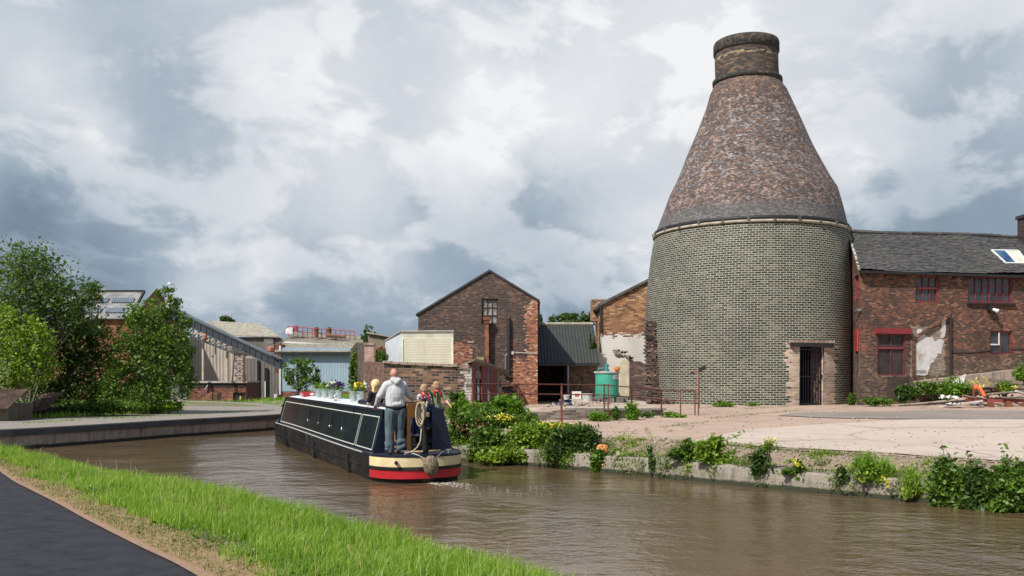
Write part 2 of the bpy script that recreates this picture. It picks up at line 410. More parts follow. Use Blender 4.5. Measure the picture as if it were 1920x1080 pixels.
M_edge=m_concrete('gritty_path_edging',(.27,.17,.11),.35,3,False,.95,.6,.35)
M_straw=m_concrete('dry_mown_verge',(.25,.165,.085),.5,2.2,False,.95,.9,.45)
def m_quay(name,c,dark=(.045,.045,.04)):
    n=NM(name,.9); v=n.coord(); 
    k=n.ramp(n.noise(v,1.2,9,.68),[(.32,cr(c,.5)),(.5,c),(.7,cr(c,1.25))])
    streak=n.noise(n.scale(v,5,5,.35),1.6,6,.7)
    k=n.mix(n.math('MULTIPLY',n.math('SUBTRACT',streak,.50),4.5,clamp=True),k,dark)
    k=n.mix(.2,k,n.ramp(n.noise(v,30,4,.7),[(.35,cr(c,.3)),(.65,cr(c,1.3))]))
    # wet algae line just above the water
    sp=n.new('ShaderNodeSeparateXYZ'); n.L.new(n.new('ShaderNodeNewGeometry').outputs['Position'],sp.inputs[0])
    wl=n.math('MULTIPLY',n.math('SUBTRACT',n.math('ADD',.07,n.math('MULTIPLY',n.noise(v,3,5),.08)),sp.outputs[2]),30,clamp=True)
    k=n.mix(wl,k,(.03,.035,.018))
    n.col(k); n.bump(n.noise(v,14,8,.72),.7,.03); return n.m
M_quay=m_quay('old_quay_concrete',(.27,.235,.195))
M_coping=m_concrete('crumbling_quay_top',(.34,.275,.21),.45,2.2,False,.95,.9,.4)
M_wharfblock=m_quay('wharf_wall_concrete',(.36,.29,.235))
M_wharfcap=simple('dark_wharf_rail',(.055,.057,.065),.75,0,.4,1.5,.5,20)
# ---------------------------------------------------------------- ground sheet
def grid_axis(lo,hi,step,outer):
    mid=list(np.arange(lo,hi+1e-6,step)); a=[];s=step;x=lo
    while x>-outer: s*=1.6; x-=s; a.insert(0,x)
    b=[];s=step;x=hi
    while x<outer: s*=1.6; x+=s; b.append(x)
    return np.array(a+mid+b)
def ground():
    gx=grid_axis(-26,30,.24,1500); gy=np.concatenate([grid_axis(-4,30,.24,1500)[:-22],np.arange(30,60,.45),60+np.cumsum(.6*1.5**np.arange(18))]); gy=gy[np.concatenate([[True],np.diff(gy)>.01])]; gy=np.unique(np.round(gy,3))
    X,Y=np.meshgrid(gx,gy); x=X.ravel(); y=Y.ravel()
    z,dN,dW,dR=hraw(x,y); ins=np_inside(x,y,CANAL); dd=np.minimum(np.minimum(dN,dW),dR)
    z=np.where(ins|(dd<.10),-1.1,z)
    co=np.stack([x,y,z],1); nx=len(gx);ny=len(gy)
    i=np.arange(nx-1)[None,:]+np.arange(ny-1)[:,None]*nx; i=i.ravel()
    f=np.stack([i,i+1,i+1+nx,i+nx],1)
    o=npmesh('ground',co,f,M_ground,smooth=True,origin=(0,0,0)); tag(o,kind='structure')
ground()
def sheet(name,outline,dz,mat,step=.45,hf=None):
    outline=[Vector(p[:2]) for p in outline]; poly=np.array([tuple(p) for p in outline])
    mn=poly.min(0);mx=poly.max(0)
    xs=np.arange(mn[0],mx[0],step);ys=np.arange(mn[1],mx[1],step); X,Y=np.meshgrid(xs,ys);x=X.ravel();y=Y.ravel()
    k=np_inside(x,y,poly)&(np_dist(x,y,[tuple(p) for p in outline]+[tuple(outline[0])])>step*.4)
    pts=outline+[Vector((a,b)) for a,b in zip(x[k],y[k])]
    n=len(outline); r=delaunay_2d_cdt(pts,[(i,(i+1)%n) for i in range(n)],[],1,1e-5)
    co=np.array([tuple(c) for c in r[0]]); fs=r[2]
    fc=np.array([[co[i].tolist() for i in f] for f in fs]).mean(1); kk=np_inside(fc[:,0],fc[:,1],poly)
    z=(hraw(co[:,0],co[:,1])[0] if hf is None else hf(co[:,0],co[:,1]))+dz
    f=np.array(fs)[kk]
    # orient upwards
    a=co[f[:,0]];b=co[f[:,1]];c=co[f[:,2]]; cr_=(b[:,0]-a[:,0])*(c[:,1]-a[:,1])-(b[:,1]-a[:,1])*(c[:,0]-a[:,0])
    f[cr_<0]=f[cr_<0][:,::-1]
    o=npmesh(name,np.column_stack([co,z]),f,mat,nper=3,smooth=True,origin=(0,0,0)); return tag(o,kind='structure')
def jag(pl,step,amp,seed=1):
    rr=random.Random(seed); return [p+Vector((rr.uniform(-amp,amp),rr.uniform(-amp,amp))) for p in dense(pl,step)]
def offset(pl,d):
    out=[]
    for i,p in enumerate(pl):
        a=Vector(pl[max(i-1,0)]);b=Vector(pl[min(i+1,len(pl)-1)]);t=(b-a).normalized(); out.append(Vector(p)+Vector((-t.y,t.x))*d)
    return out
# right: yard and slab.  RIGHTS runs from camera side to far; land lies on its right-hand side -> negative offset
inner=offset(RIGHTS,-1.25)
near_in=[p for p in inner if 8<p.y<27.3]
yard=jag([tuple(p) for p in near_in],.4,.07,3)+[Vector((-2.3,30)),Vector((-2.6,39)),Vector((3,47)),Vector((30,47)),Vector((45,20)),Vector((45,2)),Vector((25,3))]
sheet('yard_concrete',yard[::-1],.03,M_yard)
vs=sheet('quay_verge',[p for p in offset(RIGHTS,-.48) if 7<p.y<24.5]+jag([tuple(p) for p in offset(RIGHTS,-1.75) if 7<p.y<24.5],.3,.06,8)[::-1],.02,m_concrete('rubbly_verge',(.23,.175,.13),.6,2.6,False,.95,1.0,.5),.3)
slab=[P(1285,831,.66).xy,P(1400,808,.68).xy,P(1560,797,.70).xy,P(1700,789,.72).xy,P(2100,782,.74).xy,Vector((36,5)),Vector((25,4.5))]+[p for p in offset(RIGHTS,-1.5) if 7<p.y<17.6]
slab=[Vector(p) for p in slab]
sheet('pale_slab',slab,.045,M_slab)
pt=[P(1455,781,.75).xy,P(1500,775.5,.76).xy,P(1620,774,.76).xy,P(1750,772,.76).xy,P(2000,773,.76).xy,P(2000,788,.73).xy,P(1750,788,.73).xy,P(1560,786,.73).xy]
sheet('asphalt_patch',jag([tuple(p) for p in pt]+[tuple(pt[0])],.5,.12,5)[:-1],.052,M_patch)
# left: the towpath in the foreground
pe=[(-1.0,5.2),(-2.65,7.6),(-3.57,8.76),(-4.86,10.4),(-6.0,11.9),(-7.1,13.3),(-8.3,14.9),(-9.4,16.5),(-11,18.3),(-13.2,20.2),(-17,21.8)]
pes=smooth_pl(pe,5)
path=pes+[Vector((-17.5,18.5)),Vector((-20,10)),Vector((-12,2)),Vector((-1,2))]
sheet('towpath',path,.02,M_asphalt)
e1=offset([tuple(p) for p in pes],.03); e2=offset([tuple(p) for p in pes],-.055)
sheet('path_edging',jag([tuple(p) for p in e2],.15,.02,4)+e1[::-1],.035,M_edge,.3)
e3=jag([tuple(p) for p in offset([tuple(q) for q in pes],-.6)],.12,.05,7)
sheet('dry_verge',e3+offset([tuple(p) for p in pes],-.02)[::-1],.012,M_straw,.3)
# wharf path
wo=offset([tuple(p) for p in WHARFS],.5)
wi=offset([tuple(p) for p in WHARFS],5.2)
sheet('wharf_path',[p for p in wo if p.y<44]+[p for p in wi if p.y<46][::-1],.012,M_gravel)
# ---------------------------------------------------------------- quay walls
def quay(name,pl,w,ztop,zbot,mat,inward,label,cat,jit=.0,lip=None,seed=2,capmat=None,capname='coping'):
    """ribbon of masonry following pl; land side given by inward (+1 left of the line, -1 right)"""
    pts=dense([tuple(p) for p in pl],.35); rr=random.Random(seed)
    a=offset(pts,0.0); b=offset(pts,inward*w)
    root=thing(name,label,cat,(pts[0].x,pts[0].y,zbot))
    m=MB(); 
    zt=[ztop+rr.uniform(-jit,jit) for _ in pts]; off=[rr.uniform(-jit,jit)*.6 for _ in pts]
    A=offset(pts,0)
    def col_(i):
        t=(pts[min(i+1,len(pts)-1)]-pts[max(i-1,0)]).normalized(); nn=Vector((-t.y,t.x))*inward; p=pts[i]
        face=p-nn*off[i]; 
        return [m.av((face.x,face.y,zbot)),m.av((face.x,face.y,zt[i]*.55)),m.av((*(p+nn*(.02-off[i]*.5)),zt[i]-.03)),m.av((*(p+nn*.07),zt[i])),m.av((*(p+nn*w),zt[i]+.015)),m.av((*(p+nn*w),zbot))]
    cols=[col_(i) for i in range(len(pts))]
    for p,q in zip(cols,cols[1:]):
        for k in range(5):
            f=(p[k],q[k],q[k+1],p[k+1]); m.face(f if inward<0 else f[::-1])
    m.build('quay_wall',mat,root,smooth=False)
    return root
near_vis=[p for p in NEARS]
quay('bank_edging',near_vis,.26,.345,-1.0,M_coping,-1 if False else 1,'low gritty concrete edging of the grassy near bank','edging',.02)
rq=quay('quay_wall',[p for p in RIGHTS if p.y<27.5],.55,.37,-1.0,M_quay,-1,'cracked stained concrete quay wall along the yard side of the canal','wall',.03)
# rubble strip on the quay top
def rubble():
    m=MB(); rr=random.Random(5); pl=dense([tuple(p) for p in RIGHTS if p.y<24],.05)
    for _ in range(5200):
        i=rr.randrange(len(pl)-1); t=(pl[i+1]-pl[i]).normalized(); d=rr.uniform(.4,1.7); p=pl[i]+Vector((t.y,-t.x))*d
        s=rr.uniform(.010,.035)*(1 if rr.random()<.93 else 2.2); z=H_(p.x,p.y)+.03
        q=Matrix.Rotation(rr.uniform(0,6),3,Vector((rr.random(),rr.random(),rr.random())))
        m.obox((p.x,p.y,z),s*1.6,s,s*.6,q)
    o=m.build('quay_rubble',M_coping); tag(o,'loose stone rubble scattered along the quay top','rubble',kind='stuff')
rubble()
def wharf():
    pts=dense([tuple(p) for p in WHARFS],.6); root=thing('wharf_wall','curved concrete wharf wall with a dark rail on the far left bank','wall',(pts[0].x,pts[0].y,-1))
    def ribbon(name,mat,out,w,z0,z1,sub=None):
        m=MB(); rows=[]
        for i,p in enumerate(pts):
            t=(pts[min(i+1,len(pts)-1)]-pts[max(i-1,0)]).normalized(); nn=Vector((-t.y,t.x))
            a=p-nn*out; b=p+nn*(w-out); rows.append([m.av((*a,z0)),m.av((*a,z1)),m.av((*b,z1)),m.av((*b,z0))])
        for p,q in zip(rows,rows[1:]):
            for k in range(4): m.face((p[k],p[(k+1)%4],q[(k+1)%4],q[k]))
        return m.build(name,mat,root)
    ribbon('concrete_face',M_wharfblock,0,.4,-1,.40)
    ribbon('upper_rail',M_wharfcap,.07,.3,.40,.575)
    ribbon('coping',M_gravel,-.02,.62,.576,.60)
    ribbon('waterline_rail',simple('wet_timber',(.018,.018,.016),.6),.05,.04,-.3,.07)
wharf()
# ---------------------------------------------------------------- water
def water():
    n=NM('canal_water',.07,0,.5); g=n.new('ShaderNodeNewGeometry').outputs['Position']
    v=n.coord()
    n.b.inputs['IOR'].default_value=1.333
    n.col(n.ramp(n.noise(v,.16,5,.6),[(.3,(.075,.052,.028)),(.6,(.118,.082,.046)),(.8,(.15,.108,.062))]))
    a=n.noise(n.scale(v,1,1.25,1),2.6,3,.55,.4); b=n.noise(n.scale(v,1,1.3,1),7.5,3,.55,.3); c=n.noise(v,.55,3,.5); fn=n.noise(v,22,2,.5)
    # calm and ruffled areas
    calm=n.math('ADD',.22,n.math('MULTIPLY',n.math('SUBTRACT',n.noise(v,.22,4,.6),.35),2.4,clamp=True))
    h=n.math('ADD',n.math('MULTIPLY',a,1.0),n.math('MULTIPLY',b,.36)); h=n.math('ADD',h,n.math('MULTIPLY',fn,.10)); h=n.math('MULTIPLY',h,calm); h=n.math('ADD',h,n.math('MULTIPLY',c,1.2))
    # wash behind the stern: a turbulent trail towards the right
    # wash of the propeller: choppier water in a widening trail behind the stern
    mp=n.new('ShaderNodeMapping'); mp.vector_type='POINT'; n.L.new(v,mp.inputs[0]); ang=math.atan2(-1.6,1.9); mp.inputs['Rotation'].default_value=(0,0,-ang); ox,oy=-1.5,18.1; ca,sa=math.cos(-ang),math.sin(-ang); mp.inputs['Location'].default_value=(-(ox*ca-oy*sa),-(ox*sa+oy*ca),0)
    sp=n.new('ShaderNodeSeparateXYZ'); n.L.new(mp.outputs[0],sp.inputs[0])
    wd=n.math('ADD',.30,n.math('MULTIPLY',n.math('MAXIMUM',sp.outputs[0],0),.16)); q=n.math('DIVIDE',sp.outputs[1],wd); msk=n.math('EXPONENT',n.math('MULTIPLY',n.math('MULTIPLY',q,q),-1.0))
    msk=n.math('MULTIPLY',msk,n.math('MULTIPLY',n.math('ADD',sp.outputs[0],.4),2.0,clamp=True)); msk=n.math('MULTIPLY',msk,n.math('SUBTRACT',1.0,n.math('MULTIPLY',sp.outputs[0],.13),clamp=True))
    h=n.math('ADD',h,n.math('MULTIPLY',msk,n.math('ADD',n.math('MULTIPLY',n.noise(v,5.5,5,.65,.8),1.6),n.math('MULTIPLY',n.noise(v,14,3,.6),.5))))
    n.bump(h,.85,.06)
    outline=[Vector(p) for p in CANAL]; poly=offset([tuple(p) for p in outline],0)
    m=MB(); k=len(outline)
    big=[(60,-30),(60,70),(-30,70),(-30,-30)]
    # only where the canal is: the outline pushed a little into the banks
    cx=[]
    for side,pl in ((1,NEARS),(1,WHARFS),(-1,RIGHTS)):
        pp=offset([tuple(p) for p in pl],.12*side); cx.append(pp)
    ring=cx[0]+cx[1]+cx[2][::-1]
    pts=[Vector(p) for p in ring]; kk=len(pts)
    r=delaunay_2d_cdt(pts,[(i,(i+1)%kk) for i in range(kk)],[],1,1e-5); poly=np.array([tuple(p) for p in pts])
    co=r[0]; fs=[]
    for f in r[2]:
        c0=sum((co[i] for i in f),Vector((0,0)))/3
        if np_inside(np.array([c0.x]),np.array([c0.y]),poly)[0]:
            e1=co[f[1]]-co[f[0]];e2=co[f[2]]-co[f[0]]; fs.append(tuple(f) if e1.x*e2.y-e1.y*e2.x>0 else tuple(f[::-1]))
    idx=[m.av((c.x,c.y,0)) for c in co]
    for f in fs: m.face(f)
    o=m.build('canal_water',n.m,origin=(0,0,0)); tag(o,kind='structure')
water()
# ---------------------------------------------------------------- shared materials
DR=[(0,(.03,.026,.026)),(.3,(.075,.045,.035)),(.55,(.13,.06,.04)),(.8,(.21,.085,.045)),(1,(.30,.13,.07))]
ORN=[(0,(.10,.05,.035)),(.3,(.26,.09,.04)),(.6,(.42,.15,.055)),(.85,(.52,.23,.10)),(1,(.58,.36,.2))]
WHT=(.62,.60,.57)
def m_glass(name='window_glass',c=(.02,.024,.03)):
    n=NM(name,.12,0,.6); v=n.coord(); n.col(n.ramp(n.noise(v,2.5,4),[(.35,c),(.7,cr(c,3))]))
    n.bump(n.noise(v,3,2),.06,.02); return n.m
M_glass=m_glass()
M_dark=simple('dark_interior',(.008,.008,.009),.9)
M_redpaint=simple('red_painted_wood',(.19,.028,.034),.55,0,.3,6,.2)
M_blackwood=simple('blackened_timber',(.018,.015,.014),.8,0,.4,6,.3)
M_soot=simple('dark_gutter',(.015,.015,.017),.5)
M_rust=simple('rusty_iron',(.16,.055,.03),.85,0,.45,6,.4,30)
M_rustred=simple('rusted_red_rail',(.13,.042,.03),.8,0,.4,5,.3,30)
M_steel=simple('grey_steel',(.22,.24,.26),.45,.4,.3,3)
M_white=simple('white_paint',(.62,.62,.6),.5,0,.12,5)
M_stone=simple('sandstone_sill',(.30,.24,.18),.9,0,.3,5,.5)
M_asb=simple('lichened_asbestos',(.29,.27,.215),.95,0,.42,3.5,.5,20,det=9)
M_slate=simple('old_roof_tile',(.085,.085,.088),.85,0,.5,5,.4,20,det=9)
def corr_mat(name,c,pitch=.15,rough=.6,dirt=.35,axis='X',rustc=None):
    n=NM(name,rough); v=n.coord(); 
    st=n.noise(n.scale(v,6,6,.5),1.0,6,.7)
    k=n.ramp(st,[(.3,cr(c,1-dirt)),(.52,c),(.75,cr(c,1+dirt*.5))])
    k=n.mix(.3,k,n.ramp(n.noise(v,1.5,7,.7),[(.3,cr(c,.4)),(.6,cr(c,1.2))]))
    if rustc: k=n.mix(n.math('MULTIPLY',n.math('SUBTRACT',n.noise(v,1.3,8,.7),.56),9,clamp=True),k,rustc)
    n.col(k); return n.m
def corr(mb,O,U,Vv,pitch=.15,amp=.02):
    """corrugated sheet: O corner, U across the ribs, Vv along the ribs"""
    O=Vector(O);U=Vector(U);Vv=Vector(Vv); n=U.cross(Vv).normalized(); k=max(4,int(U.length/pitch*4)); a=[];b=[]
    for i in range(k+1):
        p=O+U*(i/k)+n*(amp*math.sin(i*math.pi/2)); a.append(mb.av(p)); b.append(mb.av(p+Vv))
    for i in range(k): mb.face((a[i],a[i+1],b[i+1],b[i]))
    # thickness behind
    c=[mb.av(O-n*amp*1.6),mb.av(O+U-n*amp*1.6),mb.av(O+U+Vv-n*amp*1.6),mb.av(O+Vv-n*amp*1.6)]; mb.face(c[::-1])
    mb.face((c[0],c[1],b[0]) if False else (a[0],b[0],c[3],c[0])); mb.face((a[-1],c[1],c[2],b[-1])); 
    mb.face([c[0],c[1]]+a[::-1]); mb.face(b+[c[2],c[3]])
    return mb
def window(parent,O,t,nrm,rect,fmat,nx,ny,depth=.1,fw=.06,mw=.03,glass=None,sill=None,name='window',label=None,bars=None):
    """framed window set back in a wall opening, pane as sub-part"""
    O=Vector(O);t=Vector(t).normalized();n=Vector(nrm).normalized();A=Matrix((t,n,Vector((0,0,1)))).transposed()
    a,b,c,d=rect; g=lambda u,z,dd: O+t*u+Vector((0,0,z))-n*dd
    m=MB()
    for (u0,u1,z0,z1) in ((a,a+fw,c,d),(b-fw,b,c,d),(a+fw,b-fw,c,c+fw),(a+fw,b-fw,d-fw,d)):
        m.obox(g((u0+u1)/2,(z0+z1)/2,depth-.02),u1-u0,.06,z1-z0,A)
    W=b-a-2*fw;Hh=d-c-2*fw
    for i in range(1,nx): u=a+fw+W*i/nx; m.obox(g(u,(c+d)/2,depth-.012),mw*(2.2 if bars and i in bars else 1),.035,Hh,A)
    for j in range(1,ny): z=c+fw+Hh*j/ny; m.obox(g((a+b)/2,z,depth-.008),W,.03,mw,A)
    o=m.build(name,fmat,parent)
    if label: o['label']=label
    k=MB(); k.obox(g((a+b)/2,(c+d)/2,depth+.02),b-a-.004,.012,d-c-.004,A); k.build('pane',glass or M_glass,o)
    if sill:
        k=MB(); k.obox(g((a+b)/2,c-.04,-.04),b-a+.16,.14,.08,A); k.build('sill',sill,o)
    return o
# ================================================================ bottle kiln
KD=44.5; KA=R(14.48); KC=Vector((KD*math.sin(KA),KD*math.cos(KA),.0)); KZ=.78
def kr(pxl,pxr):  # silhouette to radius
    return KD*math.sin((math.atan((pxr-960)/F)-math.atan((pxl-960)/F))/2)
def kz(py): return EYE+(HOR-py)*(42.6+.6*max(0,min(1,(400-py)/300)))/F
def lean(z): return float(np.interp(z,[5,8,9,9.8,10.8,11.8,12.8,13.9,15,16,17],[0,.08,.16,.23,.28,.23,.17,.18,.15,.05,0]))
def kiln():
    c=KC; root=thing('bottle_kiln','tall brick bottle kiln with pale mortared drum and tapering reddish cone','kiln',(c.x,c.y,KZ))
    DRB=[(0,(.018,.020,.023)),(.4,(.038,.040,.040)),(.7,(.066,.064,.058)),(.9,(.095,.085,.070)),(1,(.17,.13,.10))]
    LT=[(0,(.24,.15,.12)),(.5,(.42,.27,.21)),(1,(.56,.41,.33))]
    mdrum=None
    drum_prof=[(4.70,.55),(4.72,1.5),(4.74,3.0),(4.76,4.7),(4.70,6.2),(4.60,7.4),(4.45,8.5),(4.40,8.87)]
    prof_px=[(405,0,0),(398,1235,1583),(360,1253,1563.5),(320,1272,1544),(280,1291,1525.5),(240,1309,1507.5),(200,1325,1491.5),(175,1336,1480),(160,1344.5,1471.5)]
    cone=[]
    for i,(y,l,r) in enumerate(prof_px): cone.append((kr(l,r)*(1.0),kz(y)))
    cone[0]=(4.43,8.87)
    neck=[(kr(1342,1463),kz(161)),(kr(1342.5,1462),kz(130)),(kr(1342,1462),kz(100))]
    # door angles on the drum
    def hit(px,r=4.7):
        d=Vector(((px-960)/F,1)).normalized(); b=d.dot(c.xy); disc=b*b-(c.xy.length_squared-r*r); s=b-math.sqrt(disc); p=d*s-c.xy; return math.atan2(p.y,p.x)
    a0,a1=hit(1498.5),hit(1544)
    zd=kz(650)*0+EYE+(HOR-650)*(38.9)/F
    N=168
    def lath(name,prof,mat,hole=None,smooth=True,sm=0):
        v=[];f=[];uvs=[]
        if hole:
            n0=int(N*(a0+1.5*math.pi)/(2*math.pi)); seg=[-1.5*math.pi+(a0+1.5*math.pi)*i/n0 for i in range(n0)]+[a0+(a1-a0)*i/4 for i in range(4)]+[a1+(.5*math.pi-a1)*i/(N-n0) for i in range(N-n0)]
        else: seg=[2*math.pi*i/N for i in range(N)]
        n=len(seg); seg2=seg+[seg[0]+2*math.pi]; h0=n0 if hole else 0
        # vertical subdivision
        pr=[prof[0]]
        for a,b in zip(prof,prof[1:]):
            k=max(1,int(abs(b[1]-a[1])/.5))
            for i in range(1,k+1): pr.append((a[0]+(b[0]-a[0])*i/k,a[1]+(b[1]-a[1])*i/k))
        # smooth the profile a little
        for _ in range(sm):
            pr=[pr[0]]+[((pr[i-1][0]+2*pr[i][0]+pr[i+1][0])/4,pr[i][1]) for i in range(1,len(pr)-1)]+[pr[-1]]
        if hole:
            j=min(range(len(pr)),key=lambda i:abs(pr[i][1]-zd)); pr[j]=(pr[j][0],zd)
        for r,z in pr:
            for t in seg: v.append((c.x+lean(z)+r*math.cos(t),c.y+r*math.sin(t),z))
        arc=0
        for j in range(len(pr)-1):
            L=math.hypot(pr[j+1][0]-pr[j][0],pr[j+1][1]-pr[j][1]); rb=(pr[j][0]+pr[j+1][0])/2
            for i in range(n):
                if hole and h0<=i<h0+4 and pr[j+1][1]<=zd+.01: continue
                f.append((j*n+i,j*n+(i+1)%n,(j+1)*n+(i+1)%n,(j+1)*n+i))
                u0=seg2[i]*rb;u1=seg2[i+1]*rb
                if hole: u0=seg2[i]*4.7;u1=seg2[i+1]*4.7; 
                uvs.append(((u0,pr[0][1]+arc),(u1,pr[0][1]+arc),(u1,pr[0][1]+arc+L),(u0,pr[0][1]+arc+L)))
            arc+=L
        me=bpy.data.meshes.new(name); me.from_pydata(v,[],f); me.materials.append(mat); ul=me.uv_layers.new(name='UVMap')
        for p in me.polygons:
            for k,li in enumerate(p.loop_indices): ul.data[li].uv=uvs[p.index][k]
        me.polygons.foreach_set('use_smooth',[smooth]*len(me.polygons))
        return link_mesh(me,name,root)
    ud=lambda px: hit(px)*4.7
    mdrum=brickmat('drum_brick',DRB,(.50,.50,.38),.27,.098,.0125,.42,
        [(ud(1476),ud(1566),.0,zd+.05,.75,1,LT),(ud(1505),ud(1530),zd+.3,zd+3.9,1.3,.30,[(0,(.12,.09,.07)),(1,(.36,.25,.17))]),
         (ud(1215),ud(1330),2.5,8.6,2.5,.40,[(0,(.09,.095,.085)),(.6,(.16,.165,.14)),(1,(.28,.275,.22))]),(ud(1225),ud(1460),.6,2.0,2,.35,[(0,(.10,.07,.05)),(1,(.30,.20,.14))])],.6,warp=.012)
    lath('drum',drum_prof,mdrum,hole=True,sm=3)
    mcone=brickmat('cone_brick',[(0,(.035,.030,.032)),(.3,(.085,.062,.055)),(.55,(.15,.092,.072)),(.8,(.22,.12,.085)),(.94,(.30,.16,.10)),(1,(.40,.27,.18))],(.12,.10,.095),.13,.068,.008,.28,
        [(-30,30,9.3,15.0,3,.52,[(0,(.06,.055,.062)),(.5,(.16,.14,.145)),(1,(.36,.33,.335))]),(-30,30,8.0,9.65,.5,1,[(0,(.06,.065,.07)),(.6,(.11,.11,.115)),(1,(.2,.17,.15))]),
         (-30,30,10.2,10.7,1.0,.45,[(0,(.2,.08,.05)),(.6,(.40,.16,.09)),(1,(.48,.25,.15))]),(-30,30,16.6,17.4,.4,.8,[(0,(.16,.11,.07)),(1,(.42,.32,.2))])],.45)
    lath('cone',cone,mcone,sm=2)
    mneck=brickmat('neck_brick',[(0,(.022,.02,.02)),(.5,(.07,.05,.045)),(.8,(.11,.075,.055)),(1,(.22,.14,.09))],(.12,.10,.08),.235,.082,.009,.3,[(-30,30,kz(118),kz(113),.3,.6,[(0,(.2,.15,.1)),(1,(.42,.33,.2))])])
    lath('neck',neck,mneck)
    mcap=brickmat('cap_brick',[(0,(.02,.02,.02)),(.6,(.055,.05,.045)),(1,(.17,.11,.07))],(.05,.05,.045),.12,.12,.01,.3)
    zr=kz(154)
    lath('neck_ring',[(kr(1342,1463),zr-.16),(kr(1336.5,1468.5),zr-.13),(kr(1336.5,1468.5),zr+.05),(kr(1342,1463),zr+.1)],mcap)
    zt=kz(85)+.05
    lath('cap_ring',[(kr(1342,1462)-.02,zt-.55),(kr(1339.5,1464),zt-.5),(kr(1339.5,1464),zt-.1),(kr(1341,1462.5),zt),(kr(1360,1445),zt+.01),(kr(1362,1443),zt-.6)],mcap)
    # iron band
    rb=4.50
    lath('iron_band',[(rb-.13,8.775),(rb-.0,8.785),(rb-.02,8.95),(rb-.13,8.96)],simple('black_iron',(.02,.021,.025),.6,.3))
    lath('timber_ring',[(rb-.1,8.66),(rb+.02,8.67),(rb+.02,8.775),(rb-.1,8.775)],simple('pale_ring',(.33,.29,.23),.8,0,.35,3))
    m=MB(); A=None
    for i in range(26):
        t=2*math.pi*i/26+.1; d=Vector((math.cos(t),math.sin(t),0)); s=Vector((-d.y,d.x,0)); A=Matrix((s,d,Vector((0,0,1)))).transposed()
        m.obox((c.x+.15+d.x*(rb+.02),c.y+d.y*(rb+.02),8.83-.09*(i%2)),.11,.09,.13,A)
    m.build('band_clamp',simple('band_iron',(.10,.085,.07),.7,.2),root)
    # door recess
    pa=[Vector((c.x+r*math.cos(t),c.y+r*math.sin(t))) for t in (a0,a1) for r in (4.695,4.0)]
    jm=brickmat('jamb_brick',LT,(.4,.34,.28),.235,.078,.01,.2)
    for q0,q1,fl in ((pa[0],pa[1],0),(pa[2],pa[3],1)):
        m=MB(); pts=[(q0.x,q0.y,KZ-.2),(q1.x,q1.y,KZ-.2),(q1.x,q1.y,zd),(q0.x,q0.y,zd)]; m.poly(pts if fl else pts[::-1]); m.build('door_jamb',jm,root)
    m=MB(); m.poly([(pa[0].x,pa[0].y,zd),(pa[1].x,pa[1].y,zd),(pa[3].x,pa[3].y,zd),(pa[2].x,pa[2].y,zd)]); m.build('door_soffit',M_blackwood,root)
    lath('inner_lining',[(3.99,KZ-.2),(3.99,8.5)],M_blackwood,hole=True)
    tx=Vector((pa[2].x-pa[0].x,pa[2].y-pa[0].y,0)); w=tx.length; tx.normalize(); nx=Vector((tx.y,-tx.x,0)); A=Matrix((tx,nx,Vector((0,0,1)))).transposed(); mid=Vector(((pa[0].x+pa[2].x)/2,(pa[0].y+pa[2].y)/2,0))
    m=MB(); 
    ctr=mid+nx*.06; m.obox((ctr.x,ctr.y,zd+.07),w+.95,.16,.17,A); m.build('lintel',M_blackwood,root)
    m=MB(); m.obox((ctr.x,ctr.y,zd+.215),w+1.05,.10,.115,A); m.build('brick_course',brickmat('soldier_course',LT,(.30,.24,.19),.085,.13,.012,.2),root)
    g=MB(); gb=mid-nx*.12; W=w*.84
    for i in range(9): u=-w/2+.03+W*i/8; g.obox((gb.x+tx.x*u,gb.y+tx.y*u,(KZ+zd)/2),.035,.03,zd-KZ-.1,A)
    for z in (KZ+.12,(KZ+zd)/2,zd-.12): u=-w/2+W/2+.03; g.obox((gb.x+tx.x*u,gb.y+tx.y*u,z),W,.045,.06,A)
    gate=g.build('gate',simple('black_gate',(.012,.012,.02),.45,.3),root)
    g=MB(); u=w/2-.05; g.obox((gb.x+tx.x*u,gb.y+tx.y*u,(KZ+zd)/2),.05,.05,zd-KZ-.05,A); g.obox((gb.x+tx.x*u+nx.x*.05,gb.y+tx.y*u+nx.y*.05,KZ+1.3),.12,.06,.14,A); g.build('gate_post',simple('gate_post_iron',(.02,.02,.022),.5,.3),root)
kiln()
